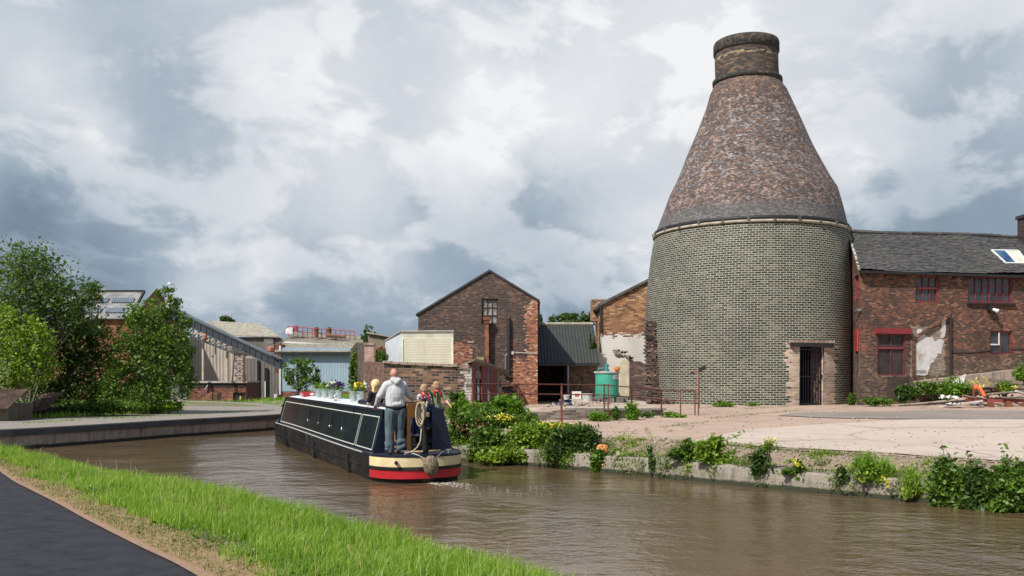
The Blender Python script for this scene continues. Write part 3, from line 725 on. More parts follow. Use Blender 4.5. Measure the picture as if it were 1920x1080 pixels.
# ================================================================ red workshop on the right
def workshop():
    A0=Vector((14.80,38.6,0)); A1=Vector((27.0,41.65,0)); t=(A1-A0).normalized(); n=Vector((t.y,-t.x,0)); zb=.3; ze=6.62
    root=thing('brick_workshop','long dark red brick workshop with tiled roof and red window frames','building',(A0.x,A0.y,.8))
    def uz(px,py):   # pixel -> (u,z) on the wall plane
        d=Vector(((px-960)/F,1,(HOR-py)/F)); k=(A0-Vector((0,0,EYE))); den=d.dot(n); s=Vector((A0.x,A0.y,0)).dot(n)/den; p=Vector((0,0,EYE))+d*s; return ((p-A0).dot(t),p.z)
    def rc(x0,y0,x1,y1):
        a=uz(x0,(y0+y1)/2);b=uz(x1,(y0+y1)/2); xm=(x0+x1)/2; return (a[0],b[0],uz(xm,y1)[1],uz(xm,y0)[1])
    wins={'s':rc(1717,517,1760,568),'b':rc(1815,518,1899,568),'l':rc(1856,620,1899,664),'g':rc(1645,626,1698,704)}
    L=(A1-A0).length
    u0,z0=uz(1712,705);u1,z1=uz(1772,600)
    off=A0.dot(Vector((t.x,t.y,0))) 
    BR=[(0,(.035,.022,.022)),(.3,(.085,.038,.030)),(.55,(.15,.052,.032)),(.8,(.24,.08,.040)),(.95,(.32,.12,.06)),(1,(.40,.20,.12))]
    LO=[(0,(.035,.03,.028)),(.4,(.085,.055,.042)),(.75,(.16,.085,.055)),(1,(.27,.17,.11))]
    mw=brickmat('workshop_brick',BR,(.17,.13,.10),.18,.076,.009,.5,[(-1,20,0,2.9,.9,.75,LO),(u0-.15,u1+.02,z0,uz(1740,612)[1],.25,1,[(0,(.22,.17,.13)),(1,(.42,.34,.26))])])
    m=MB(); m.wall(A0,t,n,[(0,zb),(L,zb),(L,ze),(0,ze)],list(wins.values()),.12); m.build('front_wall',mw,root)
    # side wall, angled back to the kiln
    B1=Vector((15.42,41.2,0)); t2=(A0-B1).normalized(); n2=Vector((t2.y,-t2.x,0)); L2=(A0-B1).length
    sw=(L2-1.55,L2-.28,ZZ(563,39.3),ZZ(516,39.3)); 
    m=MB(); m.wall(B1,t2,n2,[(0,zb),(L2,zb),(L2,ze),(0,ze+1.75)],[sw],.12); m.build('side_wall',mw,root)
    window(root,B1,t2,n2,sw,M_redpaint,3,2,.1,.1,.04)
    m=MB(); Ax=Matrix((t2,n2,Vector((0,0,1)))).transposed(); c=B1+t2*(L2-.75)+n2*.03; m.obox((c.x,c.y,(ZZ(658,39)+ZZ(617,39))/2),.75,.05,.95,Ax); m.build('shutter',simple('bright_red_shutter',(.45,.03,.04),.5),root)
    m=MB(); q=B1+t2*(L2-.5)+n2*.12; m.tube([(q.x,q.y,4.75),(q.x-.05,q.y-.1,4.85),(q.x-.05,q.y-.45,4.9)],.04); m.obox((q.x-.05,q.y-.5,4.9),.12,.2,.1); m.build('wall_lamp',M_steel,root)
    window(root,A0,t,n,wins['s'],M_redpaint,3,2,.10,.075,.03,bars=None)
    Axs=Matrix((t,n,Vector((0,0,1)))).transposed()
    a,b,c,d=wins['s']; m=MB(); q=A0+t*((a+b)/2)+n*-.04; m.obox((q.x,q.y,c+(d-c)*.55),b-a-.12,.09,.08,Axs); m.build('transom',M_redpaint,root)
    window(root,A0,t,n,wins['b'],M_redpaint,6,3,.10,.075,.028,sill=M_blackwood,bars=[3])
    window(root,A0,t,n,wins['l'],M_redpaint,2,1,.10,.07,.05)
    a,b,c,d=wins['l']; m=MB()
    for uu0,uu1,zz0,zz1 in ((a+.09,(a+b)/2-.04,c+(d-c)*.38,c+(d-c)*.44),((a+b)/2-.09,(a+b)/2-.05,c+(d-c)*.4,d-.08)):
        q=A0+t*((uu0+uu1)/2)-n*.065; m.obox((q.x,q.y,(zz0+zz1)/2),uu1-uu0,.04,zz1-zz0,Axs)
    m.build('white_casement',M_white,root)
    window(root,A0,t,n,wins['g'],simple('dull_red_frame',(.12,.025,.028),.6),2,1,.08,.07,.045,glass=simple('grimy_board',(.035,.028,.026),.6,0,.5,2))
    a,b,c,d=wins['g']; m=MB(); q=A0+t*((a+b)/2)-n*.05; m.obox((q.x,q.y,c+(d-c)*.66),b-a-.1,.07,.09,Axs); m.build('transom',M_redpaint,root)
    a,b,c,d=rc(1640,616,1706,626); m=MB(); q=A0+t*((a+b)/2)+n*.06; m.obox((q.x,q.y,(c+d)/2),b-a,.16,d-c,Axs); m.build('red_lintel',simple('bright_red_lintel',(.21,.022,.03),.55,0,.35,5),root)
    a,b,c,d=rc(1663,707,1704,748); m=MB(); q=A0+t*((a+b)/2)+n*.0; m.obox((q.x,q.y,(c+d)/2),b-a,.05,d-c,Axs); m.build('blocked_panel',brickmat('blocked_brick',[(0,(.04,.03,.03)),(1,(.11,.06,.045))],(.08,.06,.05)),root)
    # plaster left from a demolished lean-to (ragged, proud of the wall)
    m=MB(); rr=random.Random(3)
    for poly in ([(1716,700),(1740,702),(1742,685),(1752,676),(1758,664),(1764,662),(1769,640),(1764,636),(1752,640),(1747,632),(1735,632),(1731,622),(1727,617),(1718,620),(1721,640),(1712,655),(1714,680)],[(1764,634),(1771,632),(1773,600),(1764,602),(1765,620)],[(1715,704),(1737,704),(1735,694),(1717,695)]):
        pts=[]
        for i,p in enumerate(poly):
            q=poly[(i+1)%len(poly)]
            for k in range(3): pts.append((p[0]+(q[0]-p[0])*k/3+rr.uniform(-1.3,1.3),p[1]+(q[1]-p[1])*k/3+rr.uniform(-1.3,1.3)))
        P3=[]
        for x,y in pts: u,z=uz(x,y); P3.append(A0+t*u+Vector((0,0,z))+n*.02)
        m.slab(P3[::-1],-n*.04)
    mp=NM('flaking_plaster',.9); v=mp.coord(); mp.col(mp.ramp(mp.noise(v,2.6,8,.7),[(.33,(.34,.24,.18)),(.46,(.52,.49,.47)),(.62,(.62,.61,.60)),(.8,(.50,.36,.27))])); mp.bump(mp.noise(v,12,6,.7),.5,.02)
    m.build('plaster_patch',mp.m,root)
    # sloping scar of brick and vertical pipe
    a=uz(1710,636);b=uz(1780,590); m=MB(); m.bar(A0+t*a[0]+Vector((0,0,a[1]))+n*.03,A0+t*b[0]+Vector((0,0,b[1]))+n*.03,.12,.16,up=n); m.build('roof_scar',mw,root)
    a=uz(1780,588);b=uz(1780,706); m=MB(); m.tube([A0+t*a[0]+Vector((0,0,a[1]))+n*.08,A0+t*b[0]+Vector((0,0,b[1]))+n*.08],.05); m.build('downpipe',M_soot,root)
    a=uz(1712,640);b=uz(1712,706); m=MB(); m.bar(A0+t*a[0]+Vector((0,0,a[1]))+n*.04,A0+t*b[0]+Vector((0,0,b[1]))+n*.04,.12,.1,up=n); m.build('wall_stub',mw,root)
    # vent flue
    a=uz(1855,580); q=A0+t*a[0]+Vector((0,0,a[1])); m=MB(); m.tube([q,q+n*.22],[.17,.17],16); m.build('flue_pipe',M_soot,root); m=MB(); m.tube([q+n*.15,q+n*.26+Vector((.06,0,-.05)),q+n*.3+Vector((.16,0,-.1))],[.05,.07,.09],8); m.build('flue_lamp',M_white,root)
    # cable
    m=MB(); pts=[]
    for i in range(12):
        px=1783+(1925-1783)*i/11; u,z=uz(px,662-8*i/11+1.5*math.sin(i*.6)); pts.append(A0+t*u+Vector((0,0,z))+n*.02)
    m.tube(pts,.014,5); m.build('cable',M_soot,root)
    # roof: overlapping rows of tiles following the slope
    rise=Vector((-n.x*3.5,-n.y*3.5,2.2)); zE=ze-.02
    E0=A0+Vector((0,0,zE))+n*.18-t*.12; Lr=L+.3
    N0=Vector((15.74,42.0,8.77)); leftshift=(N0-E0).dot(t)   # the verge slants with the side wall
    m=MB(); rr=random.Random(9); rows=26; sd=rise/rows; sl_=rise.normalized(); nr=t.cross(sl_).normalized()
    for j in range(rows+1):
        lsh=leftshift*min(1,j/rows); w=.2; k0=int((Lr-lsh)/w)
        for i in range(k0):
            u=lsh+(i+(.5 if j%2 else 0))*w
            p=E0+t*u+rise*(j/rows)+Vector((0,0,-.05*math.sin(u*.55)+.025*math.sin(u*1.7+1)+rr.uniform(-.008,.008)))
            q0=p; tilt=rr.uniform(.025,.05)+(.03 if rr.random()<.05 else 0)
            c=q0+sl_*.11+nr*(tilt*.5); ax=Matrix((t,(sl_-nr*.09).normalized(),nr)).transposed()
            m.obox(c+t*w/2,w-.006,.22,.02,ax@Matrix.Rotation(rr.uniform(-.02,.02),3,'Z'))
    ms=NM('roof_tiles',.85); v=ms.coord(); rnd=ms.new('ShaderNodeNewGeometry').outputs['Random Per Island']
    c=ms.ramp(rnd,[(0,(.022,.023,.026)),(.5,(.045,.046,.05)),(1,(.09,.088,.085))]); moss=ms.math('MULTIPLY',ms.math('SUBTRACT',ms.noise(v,.5,7,.7),.5),5,clamp=True)
    c=ms.mix(ms.math('MULTIPLY',moss,.6),c,(.085,.09,.055)); c=ms.mix(.3,c,ms.ramp(ms.noise(v,14,5,.7),[(.35,(.03,.03,.032)),(.7,(.15,.145,.135))])); ms.col(c); ms.bump(ms.noise(v,30,4),.4,.01)
    roof=m.build('roof',ms.m,root)
    k=MB(); k.slab([E0+Vector((0,0,-.06))+nr*-.02,E0+t*Lr+Vector((0,0,-.06)),E0+t*Lr+rise-Vector((0,0,.06)),E0+t*leftshift+rise-Vector((0,0,.06))],Vector((0,0,-.06))); k.build('roof_boarding',M_blackwood,roof)
    k=MB(); 
    for i in range(int((Lr-leftshift)/.42)):
        u=leftshift+i*.42; p=E0+t*u+rise+Vector((0,0,.05-.05*math.sin(u*.55)+rr.uniform(-.01,.01))); k.tube([p-t*.01,p+t*.22,p+t*.4],[.105,.10,.115],8)
    k.build('ridge_tiles',ms.m,roof)
    # back slope so the roof is closed
    k=MB(); k.slab([E0+t*leftshift+rise,E0+t*Lr+rise,E0+t*Lr+rise+Vector((.8,3.4,-2.2)),E0+t*leftshift+rise+Vector((.8,3.4,-2.2))],Vector((0,0,-.08))); k.build('back_slope',ms.m,roof)
    # verge: pale mortar
    m=MB(); s0=E0+Vector((.0,0,0)); s1=E0+t*leftshift+rise
    for i in range(9):
        p=s0.lerp(s1,i/9+.01);q=s0.lerp(s1,(i+1)/9-.01); m.bar(p+Vector((-.03,-.03,rr.uniform(-.03,.0))),q+Vector((-.03,-.03,rr.uniform(-.03,0))),.09,rr.uniform(.07,.13))
    m.build('verge',simple('verge_mortar',(.36,.32,.28),.9,0,.4,5),root)
    m=MB(); g0=E0+Vector((0,0,-.1))+n*.06; m.bar(g0,g0+t*Lr,.1,.1); 
    for i in range(14): p=g0+t*(.5+i*.85); m.bar(p+Vector((0,0,-.02)),p-n*.2+Vector((0,0,-.16)),.03,.03)
    m.build('gutter',M_soot,root)
    # skylight
    def onroof(px,py,lift=.08):
        d=Vector(((px-960)/F,1,(HOR-py)/F)); o=Vector((0,0,EYE)); s=(E0-o).dot(nr)/d.dot(nr); return o+d*s+nr*lift
    c4=[onroof(1884,497),onroof(1925,497.5),onroof(1907,473.5),onroof(1858,473)]
    m=MB()
    for i in range(4): m.bar(c4[i],c4[(i+1)%4],.09,.1,up=nr)
    mid0=(c4[0]+c4[1])/2; mid1=(c4[2]+c4[3])/2; m.bar(mid0,mid1,.06,.08,up=nr); sk=m.build('skylight',M_white,root)
    m=MB(); m.poly([c4[0]+nr*.03,mid0+nr*.03,mid1+nr*.03,c4[3]+nr*.03]); m.build('pane',m_glass('sky_glass',(.02,.05,.10)),sk)
    m=MB(); m.poly([mid0+nr*.03,c4[1]+nr*.03,c4[2]+nr*.03,mid1+nr*.03]); m.build('pane',simple('frosted_pane',(.62,.60,.52),.4),sk)
    # chimney
    ch=root; p=Q(1916,440,43.2); m=MB(); m.box(p.x+.4,p.x+1.6,p.y,p.y+1.1,p.z-1.5,p.z+.9); m.box(p.x+.33,p.x+1.67,p.y-.07,p.y+1.17,p.z+.9,p.z+1.05)
    m.build('chimney',brickmat('chimney_brick',[(0,(.02,.015,.02)),(1,(.09,.05,.05))],(.04,.03,.03)),roof)
    # far end wall
    m=MB(); m.wall(A1,(-n),t,[(0,zb),(4,zb),(4,ze),(0,ze)]); m.build('end_wall',mw,root)
    return uz,A0,t,n
WS=workshop()
# ================================================================ gable warehouse
def gable():
    Y=40.0; xl,xr=XX(784,Y),XX(1008,Y); zl,zr,za=ZZ(590,Y),ZZ(564,Y),ZZ(509,Y); xa=XX(918,Y)
    root=thing('gabled_warehouse','brick warehouse with steep gable, sooty face and orange patched corner','building',((xl+xr)/2,Y,.7))
    hole=(XX(903,Y),XX(933,Y),ZZ(608,Y),ZZ(560,Y))
    GB=[(0,(.026,.020,.020)),(.35,(.060,.036,.031)),(.6,(.092,.048,.038)),(.85,(.15,.068,.045)),(1,(.22,.12,.08))]
    x=lambda p:XX(p,Y); z=lambda p:ZZ(p,Y)
    OR=[(0,(.12,.05,.035)),(.25,(.30,.10,.05)),(.6,(.42,.15,.07)),(.85,(.50,.22,.11)),(1,(.60,.42,.3))]
    mw=brickmat('gable_brick',GB,(.13,.105,.09),.15,.07,.009,.25,[(x(985),x(1020),z(770),z(575),.55,1,OR),(x(958),x(1000),z(780),z(672),.9,1,OR),(x(994),x(1012),z(690),z(560),.35,1,OR),(x(848),x(886),z(790),z(640),.5,.8,OR)])
    m=MB(); m.wall((0,Y,0),(1,0,0),(0,-1,0),[(xl,.2),(xr,.2),(xr,zr),(xa,za),(xl,zl)],[hole],.14); m.build('front_wall',mw,root)
    m=MB(); m.wall((xr,Y,0),(0,1,0),(1,0,0),[(0,.2),(12,.2),(12,zr),(0,zr)]); m.wall((xl,Y+12,0),(0,-1,0),(-1,0,0),[(0,.2),(12,.2),(12,zl),(0,zl)]); m.wall((xr,Y+12,0),(-1,0,0),(0,1,0),[(0,.2),(xr-xl,.2),(xr-xl,zl),(xr-xa,za),(0,zr)]); m.build('side_wall',mw,root)
    wm=NM('weathered_boards',.8); v=wm.coord(); wm.col(wm.ramp(wm.noise(wm.scale(v,5,1,3),1.5,4),[(.3,(.05,.045,.05)),(.5,(.22,.21,.20)),(.7,(.42,.41,.39))]))
    window(root,(0,Y,0),(1,0,0),(0,-1,0),hole,simple('dark_frame',(.03,.022,.022),.7),3,3,.12,.045,.03,glass=wm.m)
    m=MB(); ov=.07
    for (x0,z0,x1,z1) in ((xl-.1,zl-.05,xa,za),(xa,za,xr+.09,zr-.05)):
        m.slab([(x0,Y-ov,z0),(x1,Y-ov,z1),(x1,Y-ov,z1+.09),(x0,Y-ov,z0+.09)],(0,12.2,0))
    m.build('roof',simple('dark_slate_roof',(.035,.035,.04),.7),root)
    m=MB(); m.tube([(xr+.07,Y-.03,zr-.1),(xr+.07,Y+11,zr-.1)],.06); m.tube([(xr+.06,Y+.1,zr-.1),(xr+.06,Y+.1,z(615))],.045); m.build('gutter',M_soot,root)
    # square rusty flue with hopper
    px=x(913); m=MB(); m.box(px-.085,px+.085,Y-.30,Y-.13,z(690),z(607)); f=m.build('flue_pipe',simple('rusty_flue',(.22,.085,.04),.85,0,.5,5,.3),root)
    m=MB(); m.box(px-.13,px+.13,Y-.34,Y-.09,z(607),z(601)); m.box(px-.16,px+.16,Y-.37,Y-.06,z(601),z(595)); m.build('hopper',M_rust,f)
    m=MB(); m.box(px-.05,px+.3,Y-.1,Y,z(700),z(690)); m.build('bracket',M_rust,f)
    q=x(954); m=MB(); m.tube([(q,Y-.1,z(705)),(q,Y-.1,z(596)),(q-.02,Y-.1,z(593))],[.075,.075,.03],10); m.tube([(q,Y-.1,z(706)),(q-.1,Y-.12,z(706)),(q-.2,Y-.12,z(700))],.06); m.build('downpipe',simple('black_pipe',(.022,.016,.02),.5),root)
    m=MB(); m.tube([(q+.1,Y-.06,z(661)),(xr,Y-.06,z(662.5))],.018,6); m.obox((q+.17,Y-.09,z(662)),.1,.1,.14); m.build('cable',simple('pale_cable',(.45,.43,.4),.7),root)
    m=MB(); m.box(x(948)-.03,x(948)+.03,Y-.09,Y-.03,z(692),z(664)); m.build('grey_conduit',M_steel,root)
gable()
# ---- corrugated canopy between the warehouse and the white-washed building
def canopy():
    xl,xr=XX(1009,43),XX(1117,43.5)+.1; z0=ZZ(681,42.5); z1=ZZ(609,46); 
    root=thing('corrugated_canopy','dark green corrugated canopy roof sloping over an open loading bay','canopy',((xl+xr)/2,44.5,.7))
    m=MB(); corr(m,(xl,42.5,z0),(xr-xl,0,0),(0,3.5,z1-z0),.15,.012); m.build('roof_sheet',corr_mat('green_grey_corrugated',(.036,.041,.036),dirt=.5),root)
    m=MB(); m.tube([(xl,46,z1+.04),(xr,46,z1+.04)],.09); m.build('ridge_cap',M_asb,root)
    m=MB(); m.box(xl,xr,42.4,42.5,z0-.12,z0-.02); m.build('eave_beam',M_soot,root)
    m=MB(); m.tube([(XX(1065,42.5),42.45,.6),(XX(1065,42.5),42.45,z0)],.05); m.build('post',M_steel,root)
    for s in (-1,1):
        m=MB(); b=XX(1082,42.6); m.bar((b+s*.06,42.55,1.2),(b+s*.48,42.55,z0-.1),.05,.07); m.build('strut',M_blackwood,root)
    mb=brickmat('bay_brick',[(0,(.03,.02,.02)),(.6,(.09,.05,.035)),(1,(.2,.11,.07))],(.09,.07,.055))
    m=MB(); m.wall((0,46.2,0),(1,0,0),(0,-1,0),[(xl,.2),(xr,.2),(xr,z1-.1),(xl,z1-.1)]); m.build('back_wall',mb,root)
    m=MB(); m.wall((0,43.7,0),(1,0,0),(0,-1,0),[(XX(1068,43.7),.2),(xr,.2),(xr,3.1),(XX(1068,43.7),3.1)],(),.1,.2); m.build('bay_side_wall',brickmat('bay_side_brick',[(0,(.10,.06,.045)),(.6,(.26,.15,.10)),(1,(.42,.28,.2))],(.25,.2,.15)),root)
    m=MB(); m.box(XX(1055,45),XX(1068,45),44.0,46.1,.2,3.0); m.build('pier',M_blackwood,root)
canopy()
# ================================================================ white-washed building
def whitewash():
    Y=44.6; x0,x1=XX(1129,Y),XX(1240,Y); ze=ZZ(572,Y)
    root=thing('whitewashed_building','brick building with orange gable and flaking whitewashed lower wall','building',(x0,Y,.7))
    z=lambda p:ZZ(p,Y); x=lambda p:XX(p,Y)
    OB=[(0,(.11,.055,.04)),(.25,(.24,.10,.045)),(.55,(.40,.17,.07)),(.8,(.50,.26,.12)),(1,(.58,.38,.22))]
    mw=brickmat('whitewashed_brick',OB,(.30,.22,.15),.26,.085,.010,.25,[(x(1178),x(1250),0,z(672),.5,1,[(0,(.05,.035,.03)),(.5,(.14,.07,.05)),(1,(.28,.13,.08))]),(x(1100),x(1216),z(690),z(627),.9,.80,WHT),])
    m=MB(); xr=x1; zr=z(515)
    m.wall((0,Y,0),(1,0,0),(0,-1,0),[(x0,.2),(xr,.2),(xr,zr),(x0,ze)]); m.build('front_wall',mw,root)
    # lower whitewash patch as paint on a projecting stub wall
    mw2=brickmat('flaking_whitewash',[(0,(.07,.05,.04)),(1,(.3,.15,.1))],(.3,.26,.22),.26,.085,.010,.2,[(x(1100),x(1178),0,z(655),.6,.74,(.60,.58,.54))])
    Y2=Y-.18; m=MB(); rr=random.Random(4)
    top=[(x(1176),z(686)),(x(1172),z(668)),(x(1160),z(672)),(x(1150),z(664)),(x(1140),z(668)),(x(1128),z(660)),(x(1119),z(664))]
    m.wall((0,Y2,0),(1,0,0),(0,-1,0),[(x(1119),.2),(x(1176),.2)]+top,(),.1,.18); m.build('lower_wall',mw2,root)
    m=MB(); ax=x(1172); pts=[(x(1161),z(745)),(x(1184),z(745)),(x(1184),z(690))]+[(x(1172)+ (x(1184)-x(1172))*math.cos(a),z(690)+.45*math.sin(a)) for a in np.linspace(.2,2.9,8)]+[(x(1161),z(690))]
    m.slab([(a,Y2-.02,b) for a,b in pts],(0,.05,0)); m.build('cream_arch_infill',simple('cream_render',(.50,.44,.33),.9,0,.25,3,.3),root)
    # left return wall
    Bk=Vector((XX(1116,50.5),50.5,0)); A=Vector((x0,Y,0)); t=(A-Bk).normalized(); n=Vector((t.y,-t.x,0)); L=(A-Bk).length
    m=MB(); m.wall(Bk,t,n,[(0,.2),(L,.2),(L,ze-.02),(0,ze-.02)],[(1.0,2.0,3.6,4.8),(3.2,4.3,3.6,4.8)],.1); m.build('side_wall',mw,root)
    for a in (1.0,3.2): window(root,Bk,t,n,(a,a+1.05,3.6,4.8),M_blackwood,2,2,.08)
    # roof verge rising to the right, with slates behind
    m=MB(); m.slab([(x0-.12,Y-.12,ze-.04),(xr,Y-.12,zr),(xr,Y-.12,zr+.13),(x0-.12,Y-.12,ze+.1)],(0,7,0)); m.build('roof',M_slate,root)
    m=MB(); m.tube([(x0-.1,Y-.1,ze-.05),(XX(1114,50.5),50.5,ze-.05)],.07); m.tube([(x0-.07,Y-.08,ze-.05),(x0-.07,Y-.08,z(625))],.05); m.build('gutter',M_soot,root)
    m=MB(); c=Q(1123,575,49); m.box(c.x-.45,c.x+.35,48.4,49.2,c.z-.8,c.z+.35); m.build('chimney',mw,root)
    # stones and ferns on the ragged ledge
    m=MB()
    for i in range(14):
        px=1150+i*2.7; q=Q(px,655+ (4 if px<1176 else 14)*1.0+rr.uniform(-3,3),Y2-.05); s=rr.uniform(.06,.15); m.obox(q,s*1.6,.16,s,Matrix.Rotation(rr.uniform(-.4,.4),3,'Y'))
    m.build('broken_ledge',brickmat('ledge_brick',[(0,(.2,.15,.12)),(1,(.5,.45,.4))],(.3,.27,.24)),root)
whitewash()
# ---- ruined brick stub against the kiln
def ruin():
    mm=brickmat('ruin_brick',[(0,(.03,.025,.025)),(.5,(.10,.06,.05)),(.8,(.22,.11,.08)),(1,(.34,.22,.16))],(.16,.13,.11),.24,.08,.011,.5)
    root=thing('ruined_wall','crumbling dark brick wall stub leaning against the kiln foot','ruin',(6.3,42.2,.7))
    rr=random.Random(8); m=MB()
    for j in range(46):
        z=.75+j*.085; k=j/46; xl=XX(1211,42.0); xr=6.9+.0*k
        wl=max(.25,(1-k)*1.35+.12*math.sin(j*.9)); 
        x=xl-.05*math.sin(j*.7)
        for i in range(int(wl/.24)+1):
            m.obox((x+i*.245+rr.uniform(-.02,.02)+(.12 if j%2 else 0),41.85+rr.uniform(-.05,.05)-.35*(1-k),z),.235,.5,.075,Matrix.Rotation(rr.uniform(-.06,.06),3,'Z'))
    m.build('brick_stub',mm,root)
    m=MB(); m.obox((XX(1218,41.5),41.6,ZZ(633,41.6)),.34,.3,.16); m.build('iron_block',M_soot,root)
    m=MB()
    for i in range(60):
        p=(rr.uniform(5.6,7.2),rr.uniform(40.0,41.4)); s=rr.uniform(.05,.16); m.obox((p[0],p[1],.8+rr.uniform(0,.25)),s*2,s,s,Matrix.Rotation(rr.uniform(0,3),3,Vector((rr.random(),1,rr.random()))))
    m.build('fallen_bricks',mm,root)
    # low brick walling between the stub and the white building
    m=MB(); m.wall((0,43.6,0),(1,0,0),(0,-1,0),[(XX(1181,43.6),.2),(XX(1222,43.6),.2),(XX(1222,43.6),ZZ(690,43.6)),(XX(1200,43.6),ZZ(677,43.6)),(XX(1181,43.6),ZZ(678,43.6))],(),.1,.25); m.build('low_wall',mm,root)
ruin()
# ================================================================ factory beyond the left bank
def rq(m,x0,y0,x1,y1,Y,d=.3):
    m.box(XX(x0,Y),XX(x1,Y),Y,Y+d,ZZ(y1,Y),ZZ(y0,Y)); return m
M_hutbrick=brickmat('hut_brick',[(0,(.10,.04,.03)),(.4,(.22,.07,.045)),(.8,(.33,.11,.065)),(1,(.42,.19,.12))],(.12,.09,.07),.235,.078,.008,.45)
M_beige=corr_mat('beige_corrugated',(.40,.345,.30),dirt=.22)
M_greycorr=corr_mat('dark_grey_corrugated',(.15,.135,.125),dirt=.5,rustc=(.13,.08,.05))
def factory():
    Y=66.; zb=-.8
    # blue shed
    s=thing('blue_shed','pale blue corrugated shed on a low brick base with lichened roof','shed',(XX(590,Y),Y,-.35))
    x0,x1=XX(527,Y),XX(659,Y)
    m=MB(); corr(m,(x0,Y,ZZ(734,Y)),(x1-x0,0,0),(0,0,ZZ(652,Y)-ZZ(734,Y)),.2,.006); m.build('cladding',corr_mat('pale_blue_cladding',(.27,.365,.45),dirt=.08),s)
    m=MB(); m.box(x0,x1,Y+.02,Y+8,zb,ZZ(733,Y)); m.build('brick_base',M_hutbrick,s)
    m=MB(); m.box(x0,x0+.05,Y+.1,Y+8,ZZ(733,Y),ZZ(652,Y)); m.box(x1-.05,x1,Y+.1,Y+8,ZZ(733,Y),ZZ(652,Y)); m.build('side_wall',M_greycorr,s)
    m=MB(); m.box(x0-.12,x0,Y-.1,Y+.1,ZZ(740,Y),ZZ(648,Y)); m.build('corner_trim',M_white,s)
    # roofs: two overlapping pitches
    zA=ZZ(656,Y); m=MB(); xa,xb=XX(517,Y),XX(664,Y)
    corr(m,(xa,Y-.4,ZZ(659,Y-.4)),(xb-xa,0,0),(-.2,3.,.72),.15,.025); m.build('lower_roof',M_asb,s)
    m=MB(); corr(m,(XX(505,Y),Y+2.6,ZZ(642,Y+2.6)),(XX(692,Y)-XX(505,Y),0,-.35),(.1,4.5,.95),.15,.025); m.build('upper_roof',M_asb,s)
    m=MB(); m.bar((xa,Y+2.45,ZZ(641,Y+2.6)-.02),(XX(655,Y),Y+2.45,ZZ(648,Y+2.6)-.05),.12,.12); m.build('valley_gutter',M_white,s)
    m=MB(); m.bar((xa,Y-.38,ZZ(660,Y)-.07),(xb,Y-.38,ZZ(661,Y)-.07),.12,.12); m.build('gutter',M_soot,s)
    m=MB(); m.box(XX(514,Y),x0-.1,Y+.2,Y+6,ZZ(700,Y),ZZ(645,Y)); m.build('end_brickwork',M_hutbrick,s)
    # roof gantry
    g=thing('roof_gantry','red roof walkway railing with plant pipes on the shed ridge','railing',(XX(600,70),70,ZZ(632,70)))
    Yg=71.; mr=simple('red_gantry_paint',(.32,.04,.06),.5,0,.3,3)
    m=MB()
    for py in (612,620.5): m.tube([(XX(541,Yg),Yg,ZZ(py,Yg)),(XX(665,Yg),Yg,ZZ(py+9,Yg))],.035,6)
    for i in range(15):
        f=i/14; px=541+124*f; m.tube([(XX(px,Yg),Yg,ZZ(612+9*f,Yg)),(XX(px,Yg),Yg,ZZ(631+10*f,Yg))],.03,6)
    m.tube([(XX(541,Yg),Yg,ZZ(612,Yg)),(XX(536,Yg),Yg-1,ZZ(628,Yg))],.03,6); m.build('railing',mr,g)
    for px in (593,617):
        m=MB(); m.lathe((XX(px,Yg-.4),Yg-.4,ZZ(633,Yg)),[(.17,0),(.17,.55),(.22,.56),(.22,.66),(.15,.7),(.15,.78)],10); m.build('vent_stack',M_rust,g)
    m=MB(); m.tube([(XX(613,Yg-.5),Yg-.5,ZZ(629,Yg)),(XX(648,Yg-.5),Yg-.5,ZZ(631.5,Yg))],.16,10); m.build('horizontal_tank',simple('tank_rust',(.16,.09,.06),.8,0,.4,2),g)
    m=MB(); m.obox((XX(549,Yg),Yg-.6,ZZ(621,Yg)),.35,.4,.5); m.lathe((XX(543,Yg),Yg-.6,ZZ(626,Yg)),[(.17,0),(.17,.25),(.05,.4)],10); m.build('white_unit',M_white,g)
    m=MB(); m.obox((XX(557,Yg),Yg-.5,ZZ(617,Yg)),.3,.4,.45); m.build('red_unit',mr,g)
    # middle works building
    w=thing('corrugated_works','tall works building of beige corrugated sheet with mossy hipped roof','building',(XX(440,Y+3),Y+3,-.35)); Yw=Y+3
    m=MB(); corr(m,(XX(335,Yw),Yw,ZZ(770,Yw)),(XX(530,Yw)-XX(335,Yw),0,0),(0,0,ZZ(634,Yw)-ZZ(770,Yw)),.25,.02); m.build('front_wall',M_beige,w)
    m=MB(); rq(m,455,700,463,770,Yw-.5,.4); m.build('pier',M_hutbrick,w)
    Yd=Yw-1.6
    m=MB(); corr(m,(XX(461,Yd),Yd,ZZ(748,Yd)),(XX(522,Yd)-XX(461,Yd),0,0),(0,0,ZZ(672,Yd)-ZZ(748,Yd)),.25,.015); m.box(XX(461,Yd),XX(461,Yd)+.04,Yd+.06,Yw,ZZ(748,Yd),ZZ(672,Yd)); m.build('bunker_cladding',M_greycorr,w)
    m=MB(); rq(m,482,676,486,748,Yd-.12,.1); rq(m,496,690,502,746,Yd-.14,.1); m.build('door_slot',M_dark,w)
    m=MB(); rq(m,496,715,498,745,Yd-.2,.05); m.build('door_edge',M_white,w)
    m=MB(); rq(m,462,750,500,772,Yw-.3,.3); m.build('brick_plinth',M_hutbrick,w)
    m=MB(); rq(m,487,748,490,772,Yd-.1,.1); rq(m,494,748,497,772,Yd-.1,.1); rq(m,481,746,502,749,Yd-.15,.4); m.build('bunker_legs',M_blackwood,w)
    m=MB(); rq(m,514,739,519,747,Yd-.2,.05); m.build('notice_board',M_white,w)
    m=MB(); rq(m,503,757,516,768,Yd-1,.8); m.build('green_bin',simple('bin_green',(.02,.05,.04),.5),w)
    # roof
    def q(px,py,Yv): return Q(px,py,Yv)
